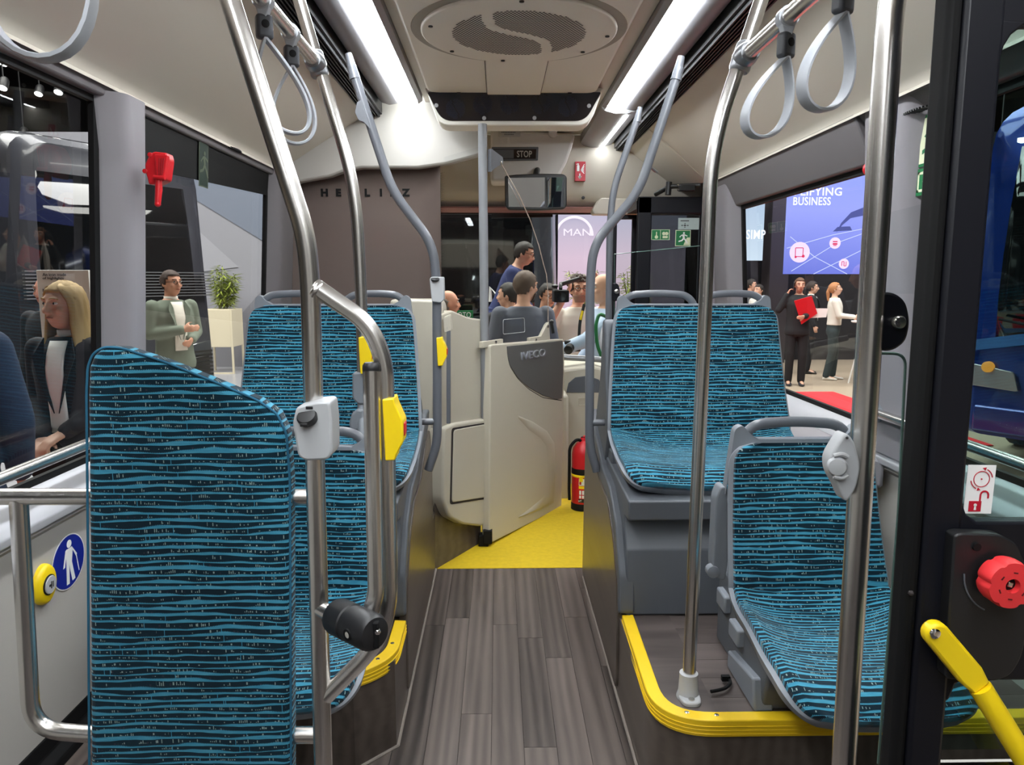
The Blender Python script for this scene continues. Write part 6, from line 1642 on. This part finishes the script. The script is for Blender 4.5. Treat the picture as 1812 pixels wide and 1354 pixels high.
TORSO = [(.80, .165, .105, .01), (.90, .178, .118, .01), (1.0, .165, .108, .0), (1.10, .158, .104, -.004), (1.22, .170, .112, -.006), (1.34, .185, .114, -.002), (1.42, .175, .098, .004), (1.47, .125, .075, .01), (1.505, .062, .060, .014)]
def torso_at(z, wide):
    T = TORSO
    if z <= T[0][0]: return T[0][1] * wide, T[0][2], T[0][3]
    for a, c in zip(T, T[1:]):
        if z <= c[0]:
            t = (z - a[0]) / (c[0] - a[0]); return tuple((a[i] + (c[i] - a[i]) * t) * (wide if i == 1 else 1) for i in (1, 2, 3))
    return T[-1][1], T[-1][2], T[-1][3]
def hand(b, w, d, palm_n, side, curl=.4, s=1.0):
    """palm with four bent fingers of unequal length and a thumb; d = direction from wrist to fingers"""
    d = V(d).normalized(); n = V(palm_n); n = (n - d * n.dot(d)).normalized(); x = d.cross(n).normalized() * side; w = V(w)
    pc = w + d * .05 * s
    for k in (-1, 0, 1): capsule(b, w + d * .015 * s + x * .014 * k * s, w + d * .085 * s + x * .022 * k * s, .016 * s, .0125 * s, 8)
    for k, ln in enumerate((.070, .080, .074, .058)):
        r0 = w + d * .088 * s + x * (.028 - .0185 * k) * s
        m1 = r0 + (d * math.cos(curl) + n * math.sin(curl)) * ln * .5 * s; m2 = m1 + (d * math.cos(curl * 2.2) + n * math.sin(curl * 2.2)) * ln * .5 * s
        chain(b, [r0 - d * .02 * s, r0, m1, m2], [.0095 * s, .0092 * s, .0085 * s, .007 * s], 8)
    t0 = w + d * .03 * s + x * .028 * s; t1 = t0 + (d * .7 + x * .7 + n * .25).normalized() * .04 * s; t2 = t1 + (d * .95 + x * .15 + n * .35).normalized() * .03 * s
    chain(b, [w + d * .025 * s + x * .01 * s, t0, t1, t2], [.014 * s, .0125 * s, .0105 * s, .008 * s], 8)
ARM_DOWN = lambda s: ((s * .235, .02, 1.17), (s * .245, -.06, .93))
def person(label, loc, face=0, h=1.75, female=False, arms=None, lean=0.0, head_yaw=0, head_pitch=0, skin=(214, 164, 138), jacket=('navy', (30, 32, 44)), shirt=None, trousers=('black', (24, 24, 28)), shoes=('black_shoe', (22, 22, 24)), hair='short', hair_col=('brown', (60, 44, 34)), glasses=False, beard=None, vox=.012, stride=.0, sleeves=1.0, hem=.84, curl=.5, mouth=True, palm=None, group=None, detail=True):
    root_s = h / 1.765
    wide = .9 if female else 1.0
    sk = pm('skin_%d_%d' % (skin[0], skin[1]), skin, .55)
    if detail: sk.node_tree.nodes['Principled BSDF'].inputs['Subsurface Weight'].default_value = 0.0
    arms = arms or {}
    sh = .185 * wide
    # ---- body: one continuous surface
    b = MB()
    LEAN = Matrix.Rotation(lean, 3, 'X'); piv = V((0, 0, .93))
    up = lambda p: piv + LEAN @ (V(p) - piv)
    HR = Matrix.Rotation(math.radians(head_yaw), 3, 'Z') @ Matrix.Rotation(math.radians(head_pitch), 3, 'X')
    hc = V((0, -.012, 1.645)); npv = V((0, .012, 1.53))
    hd = lambda p: up(npv + HR @ (V(p) + hc - npv))
    rot = LEAN @ HR
    b.ball(hd((0, .006, .022)), (.076, .094, .096), 20, rot); b.ball(hd((0, -.022, -.045)), (.057, .064, .072), 18, rot); b.ball(hd((0, -.052, -.088)), (.026, .022, .020), 12, rot)
    chain(b, [hd((0, -.088, .020)), hd((0, -.104, -.018)), hd((0, -.108, -.026))], [.009, .014, .0135], 10)
    for s in (-1, 1):
        b.ball(hd((s * .012, -.098, -.028)), (.010, .011, .008), 8, rot); b.ball(hd((s * .077, .016, -.008)), (.010, .020, .032), 10, rot)
        b.ball(hd((s * .042, -.066, -.020)), (.022, .018, .018), 10, rot); b.ball(hd((s * .032, -.078, .034)), (.026, .012, .010), 10, rot)
    b.ball(hd((0, -.086, -.058)), (.022, .009, .0085), 10, rot)
    chain(b, [up((0, .028, 1.44)), up((0, .016, 1.52)), hd((0, .022, -.05))], [.068, .054 if not female else .046, .052 if not female else .045])
    rings = []
    for z, rx, ry, oy in TORSO[1:]: rings.append([up((rx * wide * (.95 if z > 1.2 else .86) * math.cos(2 * PI * k / 24), oy + ry * (.93 if z > 1.2 else .82) * math.sin(2 * PI * k / 24), z)) for k in range(24)])
    b.loft(rings)
    wrists = {}
    elb = {}
    for s in (-1, 1):
        key = 'L' if s > 0 else 'R'                     # the person's own left is +x when facing -y
        e, w = arms.get(key, ARM_DOWN(s)); S0 = up((s * sh, .01, 1.425)); e, w = up(e), up(w)
        chain(b, [S0, e, w], [.055 * wide, .043 * wide, .029 * wide]); wrists[key] = w; elb[key] = (S0, e)
        pn = (palm or {}).get(key, V((-s, 0, 0)))
        hand(b, w - (w - e).normalized() * .005, w - e, pn, (1 if pn[1] <= 0 else -1) * (s if abs(pn[0]) < .5 else 1), curl)
        hip = V((s * .092, .01, .90)); kn = V((s * .098, -.02 - stride * s * .5, .50)); an = V((s * .10, .03 - stride * s, .09))
        chain(b, [hip, kn, an], [.083, .055, .038]); capsule(b, an + V((0, 0, -.03)), an + V((s * .01, -.13, -.06)), .035, .028)
    me = voxel(b, 'person', sk, vox, 3 if vox > .009 else 4)
    o = bpy.data.objects.new('person', me); COL.objects.link(o); tag(o, label, 'person', group)
    def part(name, mb, mat, v=None, sm=4, solid=0, bev=0, parent=o):
        if v: m_ = voxel(mb, name, mat, v, sm); c = bpy.data.objects.new(name, m_); COL.objects.link(c)
        else: c = bpy.data.objects.new(name, to_mesh(name, mb, mat, 60)); COL.objects.link(c)
        c.parent = parent
        if solid: q = c.modifiers.new('t', 'SOLIDIFY'); q.thickness = solid
        return c
    # ---- jacket or top
    jm = pm('cloth_' + jacket[0], jacket[1], .85); b = MB(); rings = []
    for z, rx, ry, oy in [(hem, *torso_at(hem, 1))] + [t for t in TORSO if t[0] > hem + .02][:-1] + [(1.492, .082, .072, .012)]:
        g = .016 + (.010 if z < 1.0 else 0)
        rings.append([up(((rx * wide + g) * math.cos(2 * PI * k / 28), oy + (ry + g) * math.sin(2 * PI * k / 28), z)) for k in range(28)])
    b.loft(rings)
    for s in (-1, 1):
        key = 'L' if s > 0 else 'R'; S0, e = elb[key]; w = wrists[key]; we = e.lerp(w, .93) if sleeves >= 1 else (S0.lerp(e, .75) if sleeves < .6 else e.lerp(w, .3))
        if sleeves >= 1: chain(b, [S0 + V((0, 0, .0)), e, we], [.072 * wide, .058 * wide, .047 * wide])
        else: chain(b, [S0, S0.lerp(e, .75)], [.074, .064])
    part('jacket' if shirt else 'top', b, jm, max(vox, .010), 5)
    def front_patch(name, f, z0, z1, mat, lift):
        b = MB(); n = 14; rows = []
        for i in range(n + 1):
            z = z0 + (z1 - z0) * i / n; hw = f(i / n); rx, ry, oy = torso_at(z, wide); rx += .024; ry += .024 + (.006 if z < 1 else 0)
            rows.append([up((hw * u, oy - ry * math.sqrt(max(.05, 1 - (hw * u / rx) ** 2)) - lift, z)) for u in (-1, -.66, -.33, 0, .33, .66, 1)])
        b.loft(rows, False, False); return part(name, b, mat, solid=.004)
    if shirt:
        front_patch('shirt', lambda t: .012 + .052 * min(1, t * 1.5) if not shirt[2:] else shirt[2], 1.02 if shirt[2:] else 1.12, 1.475, pm('shirt_' + shirt[0], shirt[1], .8), .002)
        for s in (-1, 1):
            b = MB(); b.prism([up((s * .012, -.142, 1.12)), up((s * .075, -.150, 1.30)), up((s * .105, -.128, 1.40)), up((s * .07, -.085, 1.49)), up((s * .055, -.118, 1.42)), up((s * .052, -.135, 1.32))], LEAN @ V((0, -.008, 0))); part('lapel', b, jm)
        b = MB(); 
        rg = [[up((.062 * wide * math.cos(a), .012 + .060 * math.sin(a), z)) for a in [2 * PI * k / 18 for k in range(18)]] for z in (1.485, 1.525)]; b.loft(rg, True, False); part('collar', b, pm('shirt_' + shirt[0], shirt[1], .8), solid=.006)
    # ---- trousers and shoes
    b = MB(); rings = [[V(((rx * wide + .008) * math.cos(2 * PI * k / 24), oy + (ry + .008) * math.sin(2 * PI * k / 24), z)) for k in range(24)] for z, rx, ry, oy in ((.82, .150, .1, .01), (.90, .172, .112, .01), (1.0, .160, .105, 0), (1.04, .155, .102, 0))]; b.loft(rings)
    for s in (-1, 1):
        chain(b, [V((s * .090, .01, .88)), V((s * .098, -.02 - stride * s * .5, .50)), V((s * .10, .03 - stride * s, .085))], [.096, .072, .062])
    part('trousers', b, pm('cloth_' + trousers[0], trousers[1], .85), max(vox, .012), 5)
    for s in (-1, 1):
        b = MB(); an = V((s * .10, .03 - stride * s, 0)); rg = []
        for (yy, hw, zt) in ((.055, .03, .05), (.03, .042, .085), (-.03, .044, .08), (-.09, .048, .055), (-.15, .044, .042), (-.19, .025, .03)):
            rg.append([an + V((hw * math.cos(a), yy, max(.0, zt / 2 + zt / 2 * math.sin(a) * 1.0))) for a in [2 * PI * k / 14 for k in range(14)]])
        b.loft(rg); part('shoe', b, pm('shoe_' + shoes[0], shoes[1], .5))
    # ---- face
    if detail:
        ew = pm('eye_white', (225, 222, 216), .3); ed = pm('eye_dark', (30, 24, 20), .3); lp_ = pm('lips_%d' % skin[0], (max(0, skin[0] - 50), max(0, skin[1] - 62), max(0, skin[2] - 50)), .5)
        for s in (-1, 1):
            b = MB(); b.ball(hd((s * .032, -.076, .014)), (.0145, .010, .0075), 10, rot); e = part('eye', b, ew)
            b = MB(); b.ball(hd((s * .032, -.0835, .014)), (.0062, .004, .0062), 8, rot); part('iris', b, ed, parent=e)
            b = MB(); b.tube([hd((s * .016, -.092, .036)), hd((s * .034, -.091, .042)), hd((s * .052, -.074, .034))], .0038, .01, 6); part('eyebrow', b, pm('hair_' + hair_col[0], hair_col[1], .7))
        b = MB(); b.tube([hd((-.024, -.086, -.058)), hd((-.008, -.0955, -.055)), hd((.008, -.0955, -.055)), hd((.024, -.086, -.058))], lambda t: .0022 + .0048 * math.sin(PI * t), .01, 8, True, .8); part('mouth', b, lp_)
    # ---- hair
    hm_ = pm('hair_' + hair_col[0], hair_col[1], .6)
    def cap_hair(rx, ry, rz, cy, cz, keep):
        b = MB(); n, m = 26, 18; c = V((0, cy, cz)); idx = {}
        for i in range(m + 1):
            t = PI * (.01 + .98 * i / m)
            for k in range(n):
                a = 2 * PI * k / n; wob = 1 + .025 * math.sin(5 * a + i) + .02 * math.sin(9 * a - 2 * i)
                b.v.append(c + V((rx * math.sin(t) * math.cos(a), ry * math.sin(t) * math.sin(a), rz * math.cos(t))) * wob)
        for i in range(m):
            for k in range(n):
                q = [i * n + k, i * n + (k + 1) % n, (i + 1) * n + (k + 1) % n, (i + 1) * n + k]
                if all(keep(b.v[j]) for j in q): b.f.append(q)
        b.v = [hd(p) for p in b.v]; return part('hair', b, hm_, solid=.012)
    if hair in ('short', 'curly', 'receding', 'long', 'tied'):
        line = {'receding': .085, 'curly': .07}.get(hair, .066)
        k_ = lambda p: (p.z > line if p.y < -.052 else (p.z > (.03 if p.y < -.022 else -.018) if p.y < .03 else p.z > -.085))
        cap_hair(.086, .108, .104, .012, .022, k_)
    if hair == 'curly':
        b = MB(); r4 = random.Random(len(label))
        for i in range(70):
            a = r4.uniform(0, 2 * PI); t = r4.uniform(.05, 1.0); p = V((.088 * math.sin(t * 1.75) * math.cos(a), .012 + .108 * math.sin(t * 1.75) * math.sin(a), .022 + .108 * math.cos(t * 1.75)))
            if p.y < -.05 and p.z < .08: continue
            b.ball(hd(p), r4.uniform(.016, .026), 7)
        part('curls', b, hm_)
    if hair == 'bald':
        cap_hair(.082, .102, .09, .012, .01, lambda p: p.y > .0 and -.07 < p.z < .035 + p.y * .2)
    if hair == 'long':
        b = MB(); rows = []
        for z, rx, ry, op in ((.112, .035, .05, 20), (.095, .066, .086, 34), (.06, .083, .106, 50), (.02, .090, .113, 60), (-.03, .092, .114, 64), (-.08, .094, .112, 62), (-.13, .099, .108, 56), (-.18, .104, .108, 50), (-.23, .106, .110, 46), (-.275, .100, .108, 44)):
            row = []
            for k in range(41):
                a = math.radians(-90 + op + (360 - 2 * op) * k / 40); wv = 1 + .022 * math.sin(17 * a + z * 22) + .012 * math.sin(31 * a)
                q = (rx * wv * math.cos(a), .010 + ry * wv * math.sin(a), z); row.append(hd(q) if z > -.10 else hd((q[0], q[1], z)).lerp(up((q[0] * 1.02, q[1] + .012 - .028 * (1 if q[1] < 0 else 0), 1.645 + z)), min(1, (-.10 - z) / .1)))
            rows.append(row)
        b.loft(rows, False, False); part('long_hair', b, hm_, solid=.014)
    if hair == 'tied':
        b = MB(); chain(b, [hd((0, .11, .02)), hd((0, .13, -.04)), up((0, .12, 1.45))], [.025, .035, .018], 10); part('ponytail', b, hm_)
    if beard:
        b = MB(); rows = []
        for i in range(5):
            z = -.045 - i * .016
            rows.append([hd((.066 * math.sin(a) * (1 - .10 * i), -.028 - (.062 - .006 * i) * math.cos(a), z)) for a in [math.radians(-85 + 17 * k) for k in range(11)]])
        b.loft(rows, False, False); part('beard', b, pm('hair_' + beard[0], beard[1], .8), solid=.006)
    if glasses:
        b = MB()
        for s in (-1, 1):
            b.tube([hd((s * .033 + .021 * math.cos(a), -.098, .010 + .018 * math.sin(a))) for a in [2 * PI * k / 16 for k in range(17)]], .0022, 0, 6); b.tube([hd((s * .055, -.096, .014)), hd((s * .078, .01, .012))], .002, 0, 6)
        b.tube([hd((-.012, -.099, .014)), hd((.012, -.099, .014))], .002, 0, 6); part('glasses', b, M['rubber'])
    o.location = V(loc); o.rotation_euler.z = math.radians(face); o.scale = (root_s,) * 3
    o['_hands'] = 1; del o['_hands']
    return o
def held(name, label, cat, person_o, build, mat, bevel=0):
    """a carried thing: built in the person's own space, placed as its own object"""
    b = MB(); build(b); Mx = Matrix.Translation(person_o.location) @ Matrix.Rotation(person_o.rotation_euler.z, 4, 'Z') @ Matrix.Scale(person_o.scale[0], 4)
    b.v = [Mx @ p for p in b.v]; o = obj(name, b, mat, None, bevel); return tag(o, label, cat)
def at(px, d):
    p = AY(px, 600, d); return (p.x, d, HZ)
# --- driver side
wb = person('blonde woman in black suit and white blouse beside the bus window', at(122, 3.75), -2, 1.76, True, arms={'L': ((.205, .04, 1.17), (.055, -.20, 1.03)), 'R': ((-.205, .04, 1.17), (-.05, -.205, 1.00))}, head_yaw=-16, skin=(216, 172, 148), jacket=('black_suit', (26, 28, 36)), shirt=('white_blouse', (232, 234, 230), .045), hair='long', hair_col=('blonde', (186, 158, 108)), vox=.0075, hem=.78, palm={'L': V((0, .3, -1)), 'R': V((0, .3, -1))})
held('handbag', 'small black handbag held by the blonde woman', 'bag', wb, lambda b: (b.prism(round_poly([V((-.09, -.24, .82)), V((.09, -.24, .82)), V((.085, -.24, .96)), V((-.085, -.24, .96))], .02), (0, .05, 0)), b.tube([V((-.06, -.215, .955)), V((-.03, -.215, 1.01)), V((.03, -.215, 1.01)), V((.06, -.215, .955))], .005, .03, 6)), M['rubber'], .006)
person('man in dark blue jacket cut off by the picture edge at the window', at(-140, 2.6) [:2] + (HZ + .016,), 215, 1.86, arms={'L': ((.24, .06, 1.17), (.20, -.12, .98)), 'R': ((-.24, .06, 1.17), (-.24, -.10, .96))}, head_pitch=20, lean=.05, jacket=('blue_jacket', (40, 56, 84)), trousers=('blue_trousers', (34, 44, 66)), hair_col=('dark', (40, 34, 30)))
person('man with glasses in grey-green blazer near the bamboo planter', at(308, 7.4), 52, 1.86, arms={'L': ((.23, .0, 1.18), (.06, -.20, 1.12)), 'R': ((-.23, .0, 1.18), (-.02, -.21, 1.22))}, head_yaw=10, skin=(206, 150, 122), jacket=('grey_green_blazer', (110, 120, 106)), shirt=('white_shirt', (232, 228, 216), .06), trousers=('black', (24, 24, 28)), hair_col=('dark_brown', (54, 38, 30)), glasses=True, vox=.011)
person('man whose head shows above the white information board', at(92, 6.0), -10, 1.80, jacket=('dark_top', (30, 30, 36)), hair='bald', hair_col=('grey', (120, 110, 104)), skin=(200, 140, 120))
# --- in front of the windscreen
gm = person('man in grey jacket seen from behind at the windscreen', at(925, 6.05), 192, 1.84, arms={'L': ((.25, .02, 1.17), (.22, -.14, 1.0)), 'R': ((-.25, .0, 1.17), (-.20, -.20, 1.02))}, head_yaw=-58, head_pitch=4, skin=(206, 156, 130), jacket=('grey_wool', (92, 94, 106)), hair='short', hair_col=('dark_brown_hair', (84, 66, 54)), glasses=True, vox=.009, hem=.76, beard=('dark_beard', (70, 54, 44)))
cm_ = person('curly haired cameraman in white shirt holding up a video camera', at(1023, 6.75), 8, 1.80, arms={'R': ((-.33, -.08, 1.28), (-.165, -.18, 1.60)), 'L': ((.30, -.02, 1.36), (.14, -.14, 1.72))}, skin=(214, 162, 136), jacket=('white_cotton', (228, 220, 208)), sleeves=.5, hair='curly', hair_col=('dark_curls', (66, 54, 46)), glasses=True, vox=.009, curl=.6, palm={'R': V((0, 0, 1)), 'L': V((-1, 0, -.3))}, beard=('stubble', (150, 116, 98)))
vc = thing('video_camera', 'black video camera held beside the cameraman', 'camera', AY(998, 520, 6.45))
cc = AY(992, 524, 6.42)
b = MB(); b.box(cc + V((0, .10, .0)), (.12, .24, .11)); obj('camera_body', b, M['dark'], vc, .01)
b = MB(); b.prism(round_poly([cc + V((x, -.10, z)) for x, z in ((-.065, -.05), (.065, -.05), (.065, .05), (-.065, .05))], .01), (0, .10, 0)); obj('lens_hood', b, M['rubber'], vc, .004)
b = MB(); b.lathe(cc + V((0, -.102, 0)), (0, -1, 0), [(.042, -.01), (.042, .004), (.034, .004), (.02, .0)], 20); obj('lens', b, M['coach_black'], vc)
b = MB(); b.tube([cc + V((0, .0, .06)), cc + V((.0, .02, .10)), cc + V((.03, .20, .11))], .016, .03, 10); obj('top_handle', b, M['dark'], vc)
b = MB(); b.tube([cc + V((.0, .05, .10)), cc + V((.17, .08, .15))], .02, 0, 12); b.ball(cc + V((-.05, 0, .085)), (.03, .03, .02), 10); obj('microphone', b, M['dark'], vc)
person('dark haired man with glasses bending between grey jacket and cameraman', at(966, 7.3), 40, 1.74, head_pitch=12, head_yaw=-10, skin=(204, 150, 122), jacket=('dark_blue_suit', (34, 38, 52)), hair_col=('black_hair', (36, 28, 24)), glasses=True, vox=.010)
lm = person('older man in light blue shirt with green lanyard at the windscreen', at(1068, 6.0), -78, 1.82, arms={'R': ((-.24, -.02, 1.17), (-.20, -.16, 1.0)), 'L': ((.22, -.22, 1.26), (.12, -.50, 1.14))}, skin=(214, 168, 140), jacket=('light_blue_shirt', (178, 196, 220)), trousers=('grey_trousers', (90, 92, 98)), hair='bald', hair_col=('grey_hair', (170, 160, 150)), vox=.009)
b = MB(); p = lm.location
b.tube([AY(1072, 560, 5.72), AY(1060, 555, 5.70), AY(1054, 575, 5.69), AY(1056, 610, 5.70), AY(1066, 636, 5.72), AY(1082, 640, 5.74)], .014, .06, 8); o = obj('lanyard', b, M['green']); tag(o, 'green lanyard hanging on the older man in light blue shirt', 'lanyard')
dc = thing('stills_camera', 'black stills camera hanging from a yellow and black neck strap', 'camera', AY(1012, 612, 5.75))
c = AY(1013, 612, 5.74); b = MB(); b.box(c, (.13, .06, .09)); obj('camera_body', b, M['dark'], dc, .012)
b = MB(); b.lathe(c + V((-.02, -.03, -.01)), (-.4, -1, -.3), [(.035, 0), (.035, .06), (.028, .065)], 16); obj('lens', b, M['rubber'], dc)
b = MB(); b.tube([c + V((.05, 0, .04)), AY(1026, 570, 5.74), AY(1034, 538, 5.76)], .012, .05, 8, True, .4); obj('neck_strap', b, M['dark'], dc)
b = MB(); b.tube([AY(1027, 566, 5.725), AY(1031, 550, 5.735)], .009, 0, 8, True, .4); obj('strap_print', b, M['yellow'], dc)
mp = thing('microphone', 'small black microphone held out at the grey jacket', 'microphone', AY(977, 575, 5.75))
b = MB(); b.cyl(AY(979, 590, 5.72), AY(976, 572, 5.72), .014); b.ball(AY(976, 570, 5.72), .02, 10); obj('handheld_microphone', b, M['dark'], mp)
person('man whose ear and cheek show behind the grey jacket', at(902, 6.9), 200, 1.74, jacket=('dark_suit', (36, 36, 42)), hair_col=('dark', (40, 34, 30)), head_yaw=50)
person('man in blue suit leaning over at the dark coach windscreen', (lambda q: (q[0], q[1], HZ + .42))(at(880, 7.9)), 80, 1.80, lean=.42, arms={'L': ((.26, -.12, 1.2), (.22, -.36, 1.08)), 'R': ((-.26, -.12, 1.2), (-.22, -.36, 1.08))}, head_pitch=-8, skin=(206, 158, 134), jacket=('blue_suit', (34, 44, 92)), trousers=('blue_suit', (34, 44, 92)), hair_col=('black_hair', (36, 28, 24)), glasses=True)
person('man whose reddish cheek shows at the cab side glass', at(792, 6.4), 110, 1.68, jacket=('dark_suit', (36, 36, 42)), hair='bald', hair_col=('grey', (120, 110, 104)), skin=(214, 150, 122))
# --- door side
pmn = person('man in black sweater telephoning with a red folder under his arm', at(1410, 12.2), -14, 1.80, arms={'R': ((-.31, -.02, 1.24), (-.185, -.02, 1.50)), 'L': ((.25, -.0, 1.20), (.06, -.22, 1.15))}, head_yaw=4, skin=(214, 162, 136), jacket=('black_sweater', (28, 30, 34)), trousers=('black_jeans', (22, 22, 26)), shoes=('dark_sneaker', (44, 44, 48)), hair_col=('brown_hair', (96, 66, 46)), vox=.011, curl=.8)
held('folder', 'red folder clasped by the telephoning man', 'folder', pmn, lambda b: b.prism([V((-.10, -.20, 1.40)), V((.16, -.205, 1.48)), V((.26, -.20, 1.20)), V((.03, -.195, 1.02))], (0, .018, 0)), M['red'], .003)
held('paper_sheet', 'white papers sticking out behind the red folder', 'paper', pmn, lambda b: b.prism([V((.10, -.178, 1.28)), V((.42, -.18, 1.28)), V((.40, -.18, 1.14)), V((.10, -.178, 1.12))], (0, .008, 0)), M['white'])
held('mobile_phone', 'dark mobile phone at the ear of the man with red folder', 'phone', pmn, lambda b: b.box((-.098, -.07, 1.63), (.012, .07, .14), Matrix.Rotation(.3, 3, 'X')), M['dark'], .003)
person('dark haired woman in black suit behind the telephoning man', at(1432, 13.8), 70, 1.74, True, skin=(212, 168, 144), jacket=('black_suit2', (26, 26, 30)), shirt=('white_blouse', (232, 234, 230), .04), hair='tied', hair_col=('near_black_hair', (34, 28, 28)))
person('blonde woman in white blouse and dark overall at the bar table', at(1474, 12.9), 70, 1.72, True, arms={'L': ((.20, -.06, 1.18), (.14, -.32, 1.14)), 'R': ((-.20, -.06, 1.18), (-.14, -.32, 1.16))}, head_pitch=-10, skin=(220, 176, 150), jacket=('white_blouse_top', (226, 222, 212)), trousers=('dark_green_overall', (44, 56, 58)), shoes=('white_sneaker', (220, 216, 208)), hair='tied', hair_col=('ginger_blonde', (176, 120, 76)), stride=.06, hem=1.0)
person('man far off in grey jacket near the pale screen', at(1325, 15.0), 60, 1.78, jacket=('grey_jacket', (92, 94, 98)), hair_col=('dark', (40, 34, 30)))
person('woman far off in white top near the pale screen', at(1339, 14.2), -60, 1.68, True, jacket=('white_top', (224, 220, 212)), hair='tied', hair_col=('dark', (40, 34, 30)))
person('man in pale shirt passing behind the black door edge', at(1627, 9.6), 40, 1.76, jacket=('cream_shirt', (222, 214, 190)), hair_col=('dark', (40, 34, 30)))
person('man in grey shirt standing inside far beyond the door glass', at(1758, 10.5), 20, 1.78, jacket=('slate_shirt', (78, 92, 100)), hair_col=('dark', (40, 34, 30)))  # a reflection in the door glass, added as a standing figure
person('bearded man in dark jacket far beyond the door glass', at(1786, 9.3), -10, 1.76, jacket=('dark_jacket', (44, 46, 52)), shirt=('white_shirt2', (222, 220, 210)), hair_col=('dark', (40, 34, 30)), beard=('dark_beard2', (50, 40, 36)), glasses=True)  # figure added in place of a second visitor mirrored in the glass
